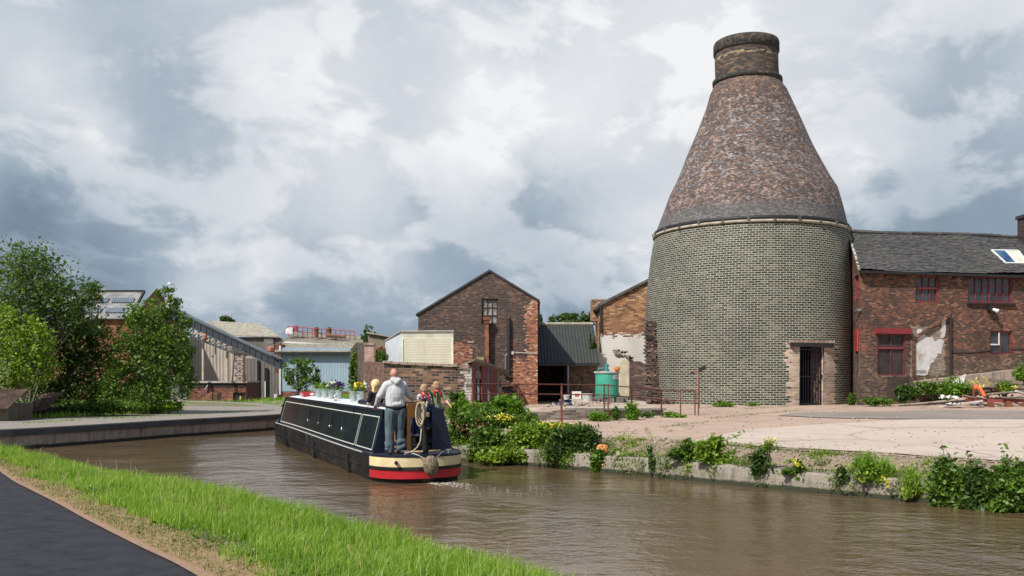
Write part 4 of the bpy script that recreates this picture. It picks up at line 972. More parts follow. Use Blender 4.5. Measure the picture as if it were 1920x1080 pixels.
    m=MB(); m.slab([q(433,630,Yw-.4),q(527,633,Yw-.4),q(488,609,Yw+4),q(394,603,Yw+4)],(0,0,.08)); m.build('roof',M_asb,w)
    m=MB(); m.slab([q(388,608,Yw+1.8),q(433,630.5,Yw-.45),q(394,603,Yw+4.1)],(0,0,.06)); m.build('hip_roof',M_asb,w)
    m=MB(); m.bar(q(388,609,Yw+1.7),q(434,631,Yw-.5),.1,.12); m.build('bargeboard',M_white,w)
    m=MB(); rq(m,436,632,525,662,Yw-.15,.1); m.build('fascia',corr_mat('shaded_cladding',(.13,.11,.10)),w)  # wall cladding below the roof, its shade put into a darker colour
    m=MB(); rq(m,495,634,512,662,Yw-.3,.14); m.build('ladder_box',M_greycorr,w)
    # brick hut
    Yh=62.; h=thing('brick_hut','low red brick hut with flat roof and black door on the far bank','hut',(XX(406,Yh),Yh,-.35))
    x0,x1=XX(353,Yh),XX(461,Yh); zt=ZZ(718,Yh); dr=(XX(437,Yh)-x0,XX(460,Yh)-x0,-.5,ZZ(736,Yh))
    m=MB(); m.wall((x0,Yh,0),(1,0,0),(0,-1,0),[(0,zb),(x1-x0,zb),(x1-x0,zt),(0,zt)],[dr],.15,.4); m.box(x0,x0+.3,Yh+.41,Yh+3,zb,zt); m.box(x1-.3,x1,Yh+.41,Yh+3,zb,zt); m.build('wall',M_hutbrick,h)
    m=MB(); m.box(x0-.1,x1+.12,Yh-.15,Yh+3.1,zt+.002,zt+.1); m.build('roof',simple('pale_felt',(.35,.32,.30),.9,0,.4,2),h)
    m=MB(); m.box(x0-.02,x1+.02,Yh-.03,Yh,zt-.3,zt-.02); m.build('fascia',M_blackwood,h)
    m=MB(); rq(m,437,736,460,770,Yh+.14,.05); d=m.build('door',simple('black_door',(.012,.016,.018),.5),h)
    m=MB(); rq(m,449,743,452,749,Yh+.1,.03); m.build('notice',simple('yellow_notice',(.45,.38,.08),.6),d)
    m=MB(); rq(m,376,738,397,770,Yh-.7,.25); m.box(XX(376,Yh-.45),XX(378,Yh-.45),Yh-.45,Yh-.01,zb,ZZ(738,Yh)); m.build('step_wall',M_hutbrick,h)
    m=MB(); m.tube([Q(390,722,Yh-.1),Q(385,730,Yh-.15),Q(388,738,Yh-.1)],.05,6); m.build('overflow_pipe',M_steel,h)
    m=MB(); rq(m,407,737,413,768,Yh-.03,.06); m.build('narrow_door',M_blackwood,h)
    # grey slab wall left of the hut
    m=MB(); rq(m,318,702,351,770,63.,.3); tag(m.build('grey_wall',m_quay('grey_render',(.21,.20,.21))),'grey rendered wall between the leafy tree and the brick hut','wall')
    # conveyor
    Yc=61.; c=thing('conveyor','long enclosed grey conveyor sloping down on a lattice truss','conveyor',(XX(445,Yc),Yc,-.35))
    def line(px): return 582+(px-325)*(94/200)
    m=MB(); a=Q(318,line(318)+8,Yc);b=Q(524,line(524)+8,Yc); dv=(b-a)
    h0=16*Yc/F; m.slab([a+Vector((0,0,-h0/2)),b+Vector((0,0,-h0/2)),b+Vector((0,0,h0/2)),a+Vector((0,0,h0/2))],(0,1.1,0)); m.build('gallery',simple('conveyor_sheet',(.035,.043,.058),.55,.2,.3,2),c)
    m=MB(); 
    for sgn in (-.5,.5): m.bar(a+Vector((0,-.04,h0*sgn)),b+Vector((0,-.04,h0*sgn)),.08,.07)
    for i in range(19): p=a.lerp(b,i/18)+Vector((0,-.03,0)); m.bar(p+Vector((0,0,-h0/2)),p+Vector((0,0,h0/2)),.03,.03)
    m.build('gallery_ribs',simple('rib_grey',(.075,.085,.10),.5,.3,.2,3),c)
    m=MB(); m.slab([a+Vector((0,-.1,h0/2+.05)),b+Vector((0,-.1,h0/2+.05)),b+Vector((0,1.2,h0/2+.05)),a+Vector((0,1.2,h0/2+.05))],(0,0,.05)); m.build('gallery_roof',simple('gallery_roof_pale',(.12,.135,.155),.5,.2,.2,2),c)
    m=MB()
    for yy in (Yc,Yc+1.0):
        low=[Q(352,628,yy),Q(395,644,yy),Q(440,663,yy)]; up=[Q(340,598,yy),Q(455,652,yy)]
        m.bar(low[0],low[2],.13,.13); m.bar(low[2],Q(458,650,yy),.09,.09); m.bar(low[0],Q(335,612,yy),.08,.08)
        n=9
        for i in range(n):
            p=low[0].lerp(low[2],i/n); q0=Q(352+(100*i/n),line(352+100*i/n)+15,yy); q1=Q(352+(100*(i+1)/n),line(352+100*(i+1)/n)+15,yy); m.bar(p,q0,.08,.08); m.bar(p,q1,.07,.07)
    m.build('truss',simple('dark_truss_steel',(.075,.08,.085),.6,.2,.3,3),c)
    m=MB()
    for (px,w_) in ((437,.08),(458,.12)):
        for yy in (Yc,Yc+.9): m.bar(Q(px+ (4 if px==437 else 0),655,yy),Q(px-(2 if px==437 else 0),719,yy),w_,w_)
    for i in range(4):
        y0=662+i*14; m.bar(Q(440,y0,Yc),Q(458,y0+12,Yc),.05,.05); m.bar(Q(458,y0,Yc),Q(440,y0+12,Yc),.05,.05); m.bar(Q(439,y0,Yc),Q(458,y0,Yc),.05,.05)
    m.build('trestle_tower',simple('dark_rust',(.085,.05,.04),.85,0,.4,5),c)
    m=MB(); m.tube([Q(381,636,Yc+.5),Q(381,713,Yc+.5)],.09,8); m.tube([Q(426,660,Yc+.5),Q(426,716,Yc+.5)],.10,8); m.tube([Q(404,650,Yc+.5),Q(404,690,Yc+.5)],.06,8); m.build('column',simple('cream_column',(.42,.36,.28),.6,0,.2,3),c)
    m=MB(); rq(m,362,624,382,627,Yc-.2,.2); m.build('drive_cover',simple('yellow_cover',(.42,.30,.14),.5),c)
    m=MB(); m.lathe(Q(384,637,Yc-.1),[(.14,0),(.17,.1),(.17,.3),(.1,.4)],10); m.lathe(Q(508,660,Yc-.3),[(.2,0),(.25,.1),(.25,.3),(.12,.4)],10); m.build('drive_motor',simple('motor_red',(.36,.14,.09),.6),c)
    m=MB(); rq(m,498,641,499.5,662,Yc+1,.05); rq(m,512,645,513.5,668,Yc+1,.05); rq(m,498,641,513,643,Yc+1.02,.04); m.build('ladder_rail',M_steel,c)
    m=MB(); rq(m,311,558,330,582,Yc,.8); hb=m.build('head_box',M_white,c)
    m=MB(); m.tube([Q(326,575,Yc-.1),Q(326,535,Yc-.1),Q(322,531,Yc-.3)],.035,6); m.lathe(Q(318,533,Yc-.4),[(.02,-.02),(.16,0),(.12,.09),(.03,.12)],10); m.build('lamp',M_white,c)
factory()
def orange_works():
    Y=62.; b=thing('roofed_workshop','orange brick works with grey corrugated roof and skylights behind the trees','building',(XX(200,Y),Y,-.35))
    zb=-.8; x0,x1=XX(95,Y),XX(246,Y)
    mb=brickmat('orange_works_brick',[(0,(.16,.05,.03)),(.5,(.34,.10,.05)),(1,(.44,.18,.09))],(.24,.14,.09),.235,.078,.008,.45)
    m=MB(); m.wall((x0,Y,0),(1,0,0),(0,-1,0),[(0,zb),(x1-x0,zb),(x1-x0,ZZ(594,Y)),(0,ZZ(594,Y))]); m.wall((x1,Y,0),(0,1,0),(1,0,0),[(0,zb),(9,zb),(9,ZZ(594,Y)),(4.5,ZZ(545,Y)+.6),(0,ZZ(594,Y))]); m.build('wall',mb,b)
    e0=Q(90,597,Y-.3);e1=Q(243,597,Y-.3); rg=Q(271,547,Y+4.5); U=e1-e0; Vv=rg-e1
    m=MB(); corr(m,e0,U,Vv,.18,.03); rf=m.build('roof',simple('grey_fibre_roof',(.28,.285,.28),.85,0,.35,1.5,.3,15),b)
    m=MB(); nrm=U.cross(Vv).normalized()
    for f0,f1 in ((.18,.34),(.55,.72)):
        for g0,g1 in ((.35,.60),(.66,.93)):
            m.slab([e0+U*g0+Vv*f0+nrm*.04,e0+U*g1+Vv*f0+nrm*.04,e0+U*g1+Vv*f1+nrm*.04,e0+U*g0+Vv*f1+nrm*.04],nrm*.05)
    m.build('skylight',simple('skylight_glass',(.12,.14,.17),.25,0,.3,2),rf)
    m=MB(); m.bar(e1+nrm*.02,rg+nrm*.02,.12,.2); m.bar(e0+Vv+Vector((0,0,.05)),rg+Vector((0,0,.05)),.22,.14); m.build('verge',M_blackwood,rf)
    m=MB(); q=Q(182,556,Y+2.6); m.box(q.x-.18,q.x+.18,Y+2.5,Y+2.9,q.z-.8,q.z+.15); m.build('chimney',mb,rf)
    m=MB(); a=Q(190,541,Y+4.6); m.bar(a,Q(207,549,Y+4.6),.12,.06); m.build('roof_vent',M_white,rf)
    m=MB(); m.tube([Q(99,600,Y),Q(99,462,Y)],[.05,.02],6); tag(m.build('mast',M_steel),'thin grey mast rising above the left trees','mast')
    # rusty shacks under the trees on the left
    ys=30.5
    for k,(xa,xb,yt,yb,lab) in enumerate(((-34,14,738,782,'rusty tin shack with a pale plank front at the left edge'),(58,84,745,778,'small rust brown tin shack beside the pale tree trunks'))):
        yv=ys+k*2.5
        t=thing('tin_shack',lab,'shack',(XX((xa+xb)/2,yv),yv,.5))
        m=MB(); m.box(XX(xa,yv),XX(xb,yv),yv,yv+1.6,.3,ZZ(yt+20,yv)); m.build('wall',simple('pale_plank',(.13,.11,.085),.9,0,.45,4,.4,15,stretch=(5,5,1)) if k==0 else M_blackwood,t)
        m=MB(); corr(m,(XX(xa,yv)-.1,yv-.35,ZZ(yt+27,yv)),(XX(xb,yv)-XX(xa,yv)+.3,0,.1*k),(-.0,1.3,.62),.12,.02); m.build('roof',simple('rusted_sheet',(.085,.052,.038),.9,0,.6,3,.4,14),t)
orange_works()
# ================================================================ right bank, behind the boat
def midwalls():
    # garden wall with whitewashed pier
    YW=28.6; BK=[(0,(.025,.018,.016)),(.3,(.085,.05,.038)),(.6,(.20,.105,.065)),(.85,(.31,.16,.09)),(1,(.46,.31,.2))]
    mw=brickmat('garden_wall_brick',BK,(.26,.21,.17),.25,.085,.011,.5,bump=.8,rough=.95)
    t=thing('yard_wall','weathered brown brick wall along the canal behind the boat stern','wall',(XX(790,YW),YW,.6))
    x0,x1=XX(720,YW),XX(858,YW+.0); m=MB(); m.wall((x0,YW,0),(1,0,0),(0,-1,0),[(0,-.6),(x1-x0,-.6),(x1-x0,ZZ(688,YW)),((x1-x0)*.5,ZZ(685,YW)),(0,ZZ(681,YW))],(),.1,.4); m.build('brickwork',mw,t)
    m=MB(); a=Vector((x0-.04,YW-.04,ZZ(681,YW)+.035));b=Vector((x1,YW-.04,ZZ(688,YW)+.035)); rr=random.Random(2); n=9
    for i in range(n): m.bar(a.lerp(b,i/n+.003)+Vector((0,.2,rr.uniform(-.01,.01))),a.lerp(b,(i+1)/n-.003)+Vector((0,.2,rr.uniform(-.01,.01))),.48,.07)
    m.build('coping',simple('wall_coping',(.30,.22,.17),.9,0,.35,5,.4),t)
    mp=brickmat('white_pier_brick',BK,(.22,.18,.15),.25,.085,.012,.3,[(x1+.14,x1+.7,.3,3,.8,.55,(.52,.50,.48)),(x1-.2,x1+.15,.3,3,.9,.35,(.5,.42,.4))])
    m=MB(); m.wall((0,YW-.12,0),(1,0,0),(0,-1,0),[(x1+.002,-.6),(x1+.45,-.6),(x1+.45,ZZ(690,YW-.12)),(x1+.3,ZZ(682,YW)),(x1+.002,ZZ(686,YW))],(),.1,.6); m.build('pier',mp,t)
    # return wall going back along the canal
    A=Vector((XX(680,36.5),36.5,0)); B=Vector((x0,YW,0)); tt=(B-A).normalized(); nn=Vector((tt.y,-tt.x,0)); L=(B-A).length
    mr=brickmat('reddish_wall_brick',[(0,(.05,.03,.03)),(.4,(.14,.06,.045)),(.8,(.25,.11,.07)),(1,(.33,.17,.12))],(.17,.13,.10),.235,.078,.009,.5)
    m=MB(); m.wall(A,tt,nn,[(0,-.6),(L,-.6),(L,ZZ(681,YW)),(0,ZZ(678,36.5))],(),.1,.35); m.build('return_wall',mr,t)
    # ivy wall and pink pier
    t=thing('ivy_wall','crumbling dark wall with ivy and a pinkish pier beside the blue shed','wall',(XX(670,42),41,.0))
    A=Vector((XX(657,43),43,0)); B=Vector((XX(683,37.2),37.2,0)); tt=(B-A).normalized(); nn=Vector((tt.y,-tt.x,0)); L=(B-A).length
    m=MB(); m.wall(A,tt,nn,[(0,-.8),(L,-.8),(L,ZZ(645,37.2)),(L*.5,ZZ(640,39)),(0,ZZ(655,43))],(),.1,.4); m.build('brickwork',brickmat('dark_ruin_brick',[(0,(.035,.025,.022)),(.6,(.10,.065,.05)),(1,(.2,.13,.1))],(.12,.10,.08),.25,.085,.012,.5),t)
    Y=37.; m=MB(); m.box(XX(683,Y),XX(701,Y),Y,Y+.5,-.6,ZZ(646,Y)); m.obox((XX(692,Y),Y+.25,ZZ(645,Y)),.4,.6,.08); m.build('pier',simple('pink_render',(.36,.23,.19),.9,0,.35,4,.4),t)
    # small pale gable roof behind, and rusty tank
    Y=45.; t=thing('lean_roof_shed','small brown shed with one pale sloping roof edge behind the wall','shed',(XX(708,Y),Y,.0))
    m=MB(); m.wall((0,Y,0),(1,0,0),(0,-1,0),[(XX(690,Y),-.5),(XX(733,Y),-.5),(XX(733,Y),ZZ(633,Y)),(XX(690,Y),ZZ(625,Y))],(),.1,2); m.build('wall',simple('brown_render',(.20,.17,.12),.9,0,.3,3),t)
    m=MB(); m.slab([(XX(688,Y),Y-.15,ZZ(625,Y)),(XX(735,Y),Y-.15,ZZ(633,Y)),(XX(735,Y),Y-.15,ZZ(631,Y)),(XX(688,Y),Y-.15,ZZ(622,Y))],(0,2.4,0)); m.build('roof',M_asb,t)
    Y=38.; t=thing('rusty_tank','rusty round tank behind the pinkish pier','tank',(XX(711,Y),Y+.5,ZZ(683,Y)-1))
    m=MB(); m.lathe((XX(711,Y),Y+.5,ZZ(683,Y)-1),[(.25,0),(.26,1.5),(.22,1.68),(.08,1.75)],18); m.build('shell',M_rust,t,auto=40); m=MB(); m.tube([(XX(705,Y),Y+.3,ZZ(655,Y)),(XX(716,Y),Y+.1,ZZ(650,Y))],.05,8); m.build('pipe',M_rust,t)
    # cream container
    t=thing('steel_container','cream steel store with ribbed roller shutter and dirty streaks above the wall','container',(XX(800,34),35,.6))
    c0=Vector((XX(753,34),34,0)); c1=Vector((XX(850,33.9),33.9,0)); ca=Vector((XX(722.5,38.6),38.6,0)); zt=ZZ(622,34); zb=.3
    n=NM('cream_shutter',.55,0); v=n.coord(); st=n.noise(n.scale(v,3,1,.4),1.1,6,.7); n.col(n.ramp(st,[(.3,(.42,.38,.28)),(.42,(.70,.66,.52)),(.8,(.76,.72,.60))])); 
    m=MB(); sh0,sh1=c0+Vector((.05,-.01,0)),c1+Vector((-.06,-.01,0)); k=30; zz0=.6; zz1=ZZ(635,34)
    for i in range(k):
        za=zz0+(zz1-zz0)*i/k; zc=zz0+(zz1-zz0)*(i+1)/k; m.hexa([(sh0.x,sh0.y-.0,za),(sh1.x,sh1.y,za),(sh1.x,sh1.y+.06,za),(sh0.x,sh0.y+.06,za),(sh0.x,sh0.y-.022,zc-.006),(sh1.x,sh1.y-.022,zc-.006),(sh1.x,sh1.y+.06,zc-.006),(sh0.x,sh0.y+.06,zc-.006)])
    m.build('roller_shutter',n.m,t)
    mc=simple('cream_paint',(.70,.67,.55),.5,0,.18,2); m=MB(); m.hexa([(c0.x,c0.y,zz1),(c1.x,c1.y,zz1),(c1.x,c1.y+.1,zz1),(c0.x,c0.y+.1,zz1),(c0.x,c0.y-.06,zt),(c1.x,c1.y-.06,zt),(c1.x,c1.y+.1,zt),(c0.x,c0.y+.1,zt)]); m.box(c0.x,c0.x+.06,c0.y-.05,c0.y+.1,zb,zz1-.002); m.box(c1.x-.06,c1.x,c1.y-.05,c1.y+.1,zb,zz1-.002); m.build('front_frame',mc,t)
    m=MB(); tt=(c0-ca).normalized(); nn=Vector((tt.y,-tt.x,0)); L=(c0-ca).length; m.wall(ca,tt,nn,[(0,zb),(L,zb),(L,zt),(0,ZZ(640,38.6))]); m.build('side_panel',simple('pale_blue_side',(.55,.60,.64),.5,0,.15,2),t)
    m=MB(); cb=c1+(ca-c0); m.slab([ca+Vector((-.03,0,ZZ(640,38.6))),c0+Vector((-.03,-.1,zt)),c1+Vector((.03,-.1,zt)),cb+Vector((.03,0,ZZ(640,38.6)))],(0,0,.05)); m.build('roof',simple('roof_edge_dark',(.34,.33,.30),.6),t)
    m=MB(); m.wall(c1,(cb-c1),(1,0,0),[(0,zb),(L,zb),(L,ZZ(640,38.6)),(0,zt)]); m.build('side_panel',mc,t)
    # lean-to shed against the warehouse
    t=thing('timber_lean_to','dark red timber lean-to with sloping mossy roof beside the brick pier','shed',(XX(905,34),35,.6))
    A=Vector((XX(884,30.5),30.5,0));B=Vector((XX(948,39.6),39.6,0)); tt=(B-A).normalized(); nn=Vector((tt.y,-tt.x,0)); L=(B-A).length; z0=ZZ(675,30.5); z1=ZZ(697,39.6)
    def zt(u): return z0+(z1-z0)*u/L
    def up_(px):   # pixel column -> u
        d=Vector(((px-960)/F,1,0)); s=A.dot(nn)/d.dot(nn); return (d*s-A).dot(tt)
    m=MB()
    for pa,pb in ((885,893),(904,914),(919,932)): 
        a,b=up_(pa),up_(pb); m.wall(A,tt,nn,[(a,.4),(b,.4),(b,zt(b)-.05),(a,zt(a)-.05)],(),.1,.05)
    m.build('red_board',simple('dull_red_boards',(.15,.028,.028),.8,0,.45,2,.3,15,stretch=(6,6,.6)),t)
    m=MB(); m.wall(A-nn*.5,tt,nn,[(0,.4),(L,.4),(L,z1-.4),(0,z0-.5)]); m.build('inner_wall',M_blackwood,t)
    m=MB(); 
    for px,c in ((897,0),(916,0)): u=up_(px); m.box((A+tt*u).x-.035,(A+tt*u).x+.035,(A+tt*u).y-.05,(A+tt*u).y+.02,.4,zt(u)-.04)
    m.build('post',M_steel,t)
    m=MB(); u=up_(934); p=A+tt*u; m.box(p.x-.04,p.x+.04,p.y-.05,p.y+.02,.4,zt(u)-.04); m.build('pale_post',simple('pale_post',(.34,.29,.23),.8,0,.2,4),t)
    m=MB(); m.slab([A+nn*.15+Vector((0,0,z0)),B+nn*.15+Vector((0,0,z1)),B-nn*.5+Vector((0,0,z1-.25)),A-nn*.35+Vector((0,0,z0-.2))],(0,0,.06)); m.build('roof',simple('mossy_felt_roof',(.20,.18,.13),.95,0,.5,4,.5,20),t)
    m=MB(); m.box(XX(880,33),XX(921,39.9)-.3,39.2,39.85,ZZ(675,39.5),ZZ(669,39.5)); m.build('stone_ledge',simple('yellowish_stone',(.26,.21,.11),.9,0,.3,4),t)
midwalls()
# ================================================================ terrace, railing, tank
def terrace():
    mm=m_concrete('terrace_rubble_top',(.40,.33,.27),.35,1.2,False,.95,.8,.35)
    m=MB(); pts=[(XX(1052,28.6),28.6),(XX(1243,31.2),31.2),(5.2,35),(5.6,38),(4.8,42),(2.2,42),(1.9,36)]
    o=m; o.prism(pts,.3,1.02); tag(o.build('terrace',mm),kind='structure')
    mw=brickmat('terrace_wall_brick',[(0,(.06,.05,.045)),(.5,(.16,.12,.10)),(.8,(.27,.21,.17)),(1,(.4,.34,.28))],(.24,.21,.17),.27,.09,.013,.45,[(XX(1090,28.4),XX(1130,28.4),.7,1.1,.5,.6,(.5,.49,.46))])
    t=thing('retaining_wall','low rough stone retaining wall below the green tank','wall',(XX(1110,28.5),28.4,.6))
    m=MB(); m.wall((XX(985,28),28.3,0),(1,.06,0),(.06,-1,0),[(0,.3),(2.5,.3),(2.5,1.05),(1.1,1.05),(.95,.98),(0,.98)],(),.1,.28); 
    A=Vector((XX(985,28)+2.5,28.45,0)); B=Vector((XX(1243,31.2),31.1,0)); tt=(B-A).normalized(); m.wall(A,tt,(tt.y,-tt.x,0),[(0,.3),((B-A).length,.3),((B-A).length,.93),(0,1.05)],(),.1,.3); m.build('stonework',mw,t)
    m=MB(); rr=random.Random(6); p0=Vector((XX(905,27.6),28.2,1.03)); p1=Vector((XX(1052,28.4),28.5,1.09)); 
    m.bar(p0+Vector((0,.15,0)),p1+Vector((0,.15,0)),.4,.08); m.bar(p1+Vector((.01,.15,-.01)),B+Vector((0,.15,.97)),.36,.06); m.build('coping',simple('pale_kerb',(.43,.37,.31),.9,0,.3,3,.5,25),t)
    m=MB(); m.box(XX(905,28.3),XX(986,28.3),28.3,28.6,.3,.98); m.build('dark_stonework',simple('sooty_stone',(.03,.028,.03),.9,0,.6,4,.8,12),t)
    # kerb at the railing foot
    m=MB(); m.box(XX(1240,30.9),XX(1304,30.9),30.7,30.9,.6,.74); tag(m.build('kerb_stone',M_slab),'pale kerb stone at the foot of the right railing end','kerb')
    # rubble heap on the terrace
    m=MB(); 
    for i in range(170):
        a=rr.uniform(0,6.28); d=abs(rr.gauss(0,.9)); x=XX(1110,33)+d*math.cos(a)*1.7; y=33+d*math.sin(a); s=rr.uniform(.02,.08)
        if y<28.9 or x>5.0: continue
        m.obox((x,y,1.02+max(0,.12-.1*d)+s*.2),s*1.7,s,s*.7,Matrix.Rotation(rr.uniform(0,3),3,Vector((rr.random(),rr.random(),1))))
    tag(m.build('terrace_rubble',mm),'heap of pale rubble on the terrace below the tank','rubble',kind='stuff')
terrace()
def railing():
    # polyline of posts: pixel column, depth, top and foot pixel rows
    ps=[(887,24.6,720,None),(972,25.6,720,766),(1053,26.8,721,794),(1133,28.1,722,772),(1184,29.4,726,775),(1240,30.9,731,789),(1276,30.9,732,789),(1303,30.9,733,790)]
    t=thing('yard_railing','rusty two rail pipe railing along the terrace edge in front of the warehouse','railing',(XX(1100,28),28,.7))
    top=[];mid=[]
    for px,Y,yt,yb in ps: top.append(Q(px,yt,Y)); mid.append(Q(px,yt+18.5,Y))
    for nm,pl in (('top_rail',top),('middle_rail',mid)):
        m=MB(); m.tube(pl,.017,8); m.build(nm,M_rustred,t)
    for i,(px,Y,yt,yb) in enumerate(ps):
        p=Q(px,yt-2,Y); zb=ZZ(yb,Y) if yb else .5
        m=MB(); m.tube([(p.x,p.y,zb-.15),(p.x,p.y,p.z)],.023 if i!=2 else .034,8)
        if i in (3,7): m.tube([(p.x+.12,p.y,zb-.15),(p.x+.12,p.y,p.z)],.023,8)
        m.build('post',M_rustred,t)
railing()
def tank():
    Y=36.5; x0,x1=XX(1118,Y),XX(1163,Y); zc=1.02; zb=ZZ(745,Y); zt=ZZ(700,Y); cx=(x0+x1)/2; r=(x1-x0)/2; cy=Y+r
    t=thing('green_tank','bright green round tank with pale lid and small white notice','tank',(cx,cy,zc))
    m=MB(); m.lathe((cx,cy,0),[(r*.97,zb),(r,zb+.05),(r*.985,(zb+zt)/2),(r,zt-.03),(r*.99,zt)],40); m.build('shell',simple('jade_green_plastic',(.045,.29,.20),.4,0,.18,2),t,auto=40)
    m=MB(); m.lathe((cx,cy,0),[(r*1.08,zt),(r*1.1,zt+.02),(r*1.1,zt+.06),(r*1.05,zt+.08)],40); m.build('lid',simple('grey_lid',(.40,.40,.37),.7),t,auto=40)
    m=MB(); m.lathe((cx-.05,cy-.4,zt+.08),[(.12,0),(.12,.05),(.07,.06),(.07,.22),(.09,.23),(.09,.27),(.04,.3)],12); m.tube([(cx-.15,cy-.4,zt+.2),(cx-.38,cy-.4,zt+.2),(cx-.4,cy-.4,zt+.1)],.03,8); m.tube([(cx-.05,cy-.4,zt+.3),(cx-.05,cy-.4,zt+.42)],.025,8); m.build('pump_fitting',simple('teal_casting',(.03,.20,.20),.5),t,auto=40)
    m=MB(); m.ball((cx+.36,cy-.4,zt+.17),.12,12); m.lathe((cx+.36,cy-.4,zt+.07),[(.08,0),(.08,.04)],12); m.build('orange_cap',simple('orange_cap',(.55,.13,.02),.5),t,smooth=True)
    # notice, curved on the shell
    def patch(px0,px1,py0,py1,off,mt,name,par):
        m=MB(); k=6; rows=[]
        def ang(px): 
            xx=(px-(1118+1163)/2)/(22.5)*1.0; return math.asin(max(-.99,min(.99,xx)))
        for i in range(k+1):
            a=ang(px0+(px1-px0)*i/k); rows.append((cx+(r+off)*math.sin(a),cy-(r+off)*math.cos(a)))
        z0,z1=ZZ(py1,Y),ZZ(py0,Y)
        for (a,b),(c,d) in zip(rows,rows[1:]): m.poly([(a,b,z0),(c,d,z0),(c,d,z1),(a,b,z1)])
        return m.build(name,mt,par)
    s=patch(1150,1161,703,711,.012,M_white,'notice',t)
    patch(1151.5,1159.5,704.6,705.8,.016,simple('red_print',(.5,.06,.05),.6),'red_stripe',s)
    patch(1151.5,1159.5,707.2,707.9,.016,M_soot,'print_line',s); patch(1151.5,1157.5,709,709.6,.016,M_soot,'print_line',s)
    m=MB(); rr=random.Random(1)
    for i in range(14): m.obox((cx+rr.uniform(-.6,.75),cy-r+rr.uniform(-.15,.5),(zc+zb)/2+rr.uniform(-.01,.01)),.22,.2,zb-zc,Matrix.Rotation(rr.uniform(-.3,.3),3,'Z'))
    m.build('block_base',simple('base_blocks',(.13,.12,.11),.9,0,.5,5),t)
    # white tub, white box, blue tarpaulin
    Yb=36; t=thing('white_tub','dirty white plastic tub left of the green tank','tub',(XX(1101,Yb),Yb,1.02)); m=MB(); m.lathe((XX(1101,Yb),Yb,1.02),[(.17,0),(.2,.33),(.22,.34),(.22,.38),(.19,.38),(.16,.05)],20); m.build('shell',simple('dirty_white_plastic',(.47,.46,.43),.6,0,.2,4),t,auto=40); m=MB(); m.tube([(XX(1101,Yb)-.2,Yb,1.36),(XX(1101,Yb)-.12,Yb-.16,1.25),(XX(1101,Yb)+.12,Yb-.16,1.25),(XX(1101,Yb)+.2,Yb,1.36)],.008,5); m.build('handle',M_steel,t)
    t=thing('white_crate','white crate with red lettering patch under the canopy struts','crate',(XX(1081,41.5),41.5,1.02)); zc0=ZZ(743,41.5); x=XX(1081,41.5)
    m=MB(); m.box(x-.21,x+.21,41.3,41.6,1.02,ZZ(734,41.5)); m.build('body',M_white,t,bevel=.02); m=MB(); m.box(x-.1,x+.1,41.28,41.297,1.15,1.28); m.build('red_mark',simple('red_mark',(.5,.08,.07),.6),t)
    t=thing('blue_tarpaulin','crumpled dark blue tarpaulin with a white bucket on top','tarpaulin',(XX(1062,33.5),33.5,1.02))
    m=MB(); N_=16; idx=[[m.av((XX(1062,33.5)+(i/N_-.5)*1.3,33.5+(j/N_-.5)*.8,1.03+.24*math.exp(-((i/N_-.5)/.26)**2-((j/N_-.5)/.3)**2)+.04*noise.noise(Vector((i*.7,j*.9,3))))) for j in range(N_+1)] for i in range(N_+1)]
    for i in range(N_):
        for j in range(N_): m.face((idx[i][j],idx[i+1][j],idx[i+1][j+1],idx[i][j+1]))
    m.build('sheet',simple('navy_tarpaulin',(.02,.03,.07),.5,0,.4,5),t,smooth=True)
    t=thing('white_bucket','small white bucket lying on the blue tarpaulin','bucket',(XX(1062,33.3),33.3,1.24)); m=MB(); m.lathe((XX(1062,33.3),33.3,1.24),[(.09,0),(.12,.14),(.13,.15),(.12,.16),(.08,.02)],14); m.build('shell',M_white,t,auto=40); m=MB(); m.tube([(XX(1062,33.3)-.12,33.3,1.39),(XX(1062,33.3),33.18,1.33),(XX(1062,33.3)+.12,33.3,1.39)],.006,5); m.build('handle',M_steel,t)
tank()
def floodlight():
    Y=36.4; x=XX(1310.5,Y); t=thing('floodlight_post','thin rusty post with two small tilted floodlights before the kiln','floodlight',(x,Y,.74))
    m=MB(); m.tube([(x,Y,.7),(x,Y,ZZ(698,Y))],.032,8); m.bar((x-.25,Y,ZZ(697,Y)),(x+.1,Y,ZZ(696,Y)),.05); m.build('post',M_rust,t)
    for (dx,s,tilt) in ((.12,.3,-.5),(-.27,.14,.3)):
        m=MB(); A=Matrix.Rotation(tilt,3,'Y'); m.obox((x+dx,Y-.05,ZZ(691,Y) if s>.2 else ZZ(699,Y)),s,.16,s*.5,A); h=m.build('lamp_head',M_blackwood,t,bevel=.01)
floodlight()
# ================================================================ narrowboat
BT=Vector((-1.70,18.2,0)); BD=Vector((-.405,.914,0)).normalized(); BR_=Vector((BD.y,-BD.x,0))
def TB(p): p=Vector(p); return BT+BD*p.x+BR_*p.y+Vector((0,0,p.z))       # (u forward, v starboard, z)
def hw(u):
    if u<1: return .98*max(0,(1-(1-u)**2.4))**(1/2.4)
    if u<12.3: return .98
    return .98*max(0.0,1-((u-12.3)/2.7)**1.7)
def gz(u): return .565+.07*ss(2,11,u)+.22*ss(13.0,15.0,u)
M_hull=simple('black_hull',(.010,.0105,.012),.45,0,.6,1.2,.15,9,.3,rust=((.05,.042,.035),3.0,.53))
n_=NM('blue_black_gloss',.22,0,.22); v_=n_.coord(); n_.col(n_.ramp(n_.noise(v_,1.1,4),[(.35,(.006,.010,.016)),(.7,(.012,.019,.022))])); n_.bump(n_.noise(v_,1.6,2),.05,.03); M_gloss=n_.m
M_navy=simple('navy_paint',(.006,.009,.028),.4,0,.2,3)
M_line=simple('cream_coach_line',(.52,.52,.48),.45,0,.08,5)
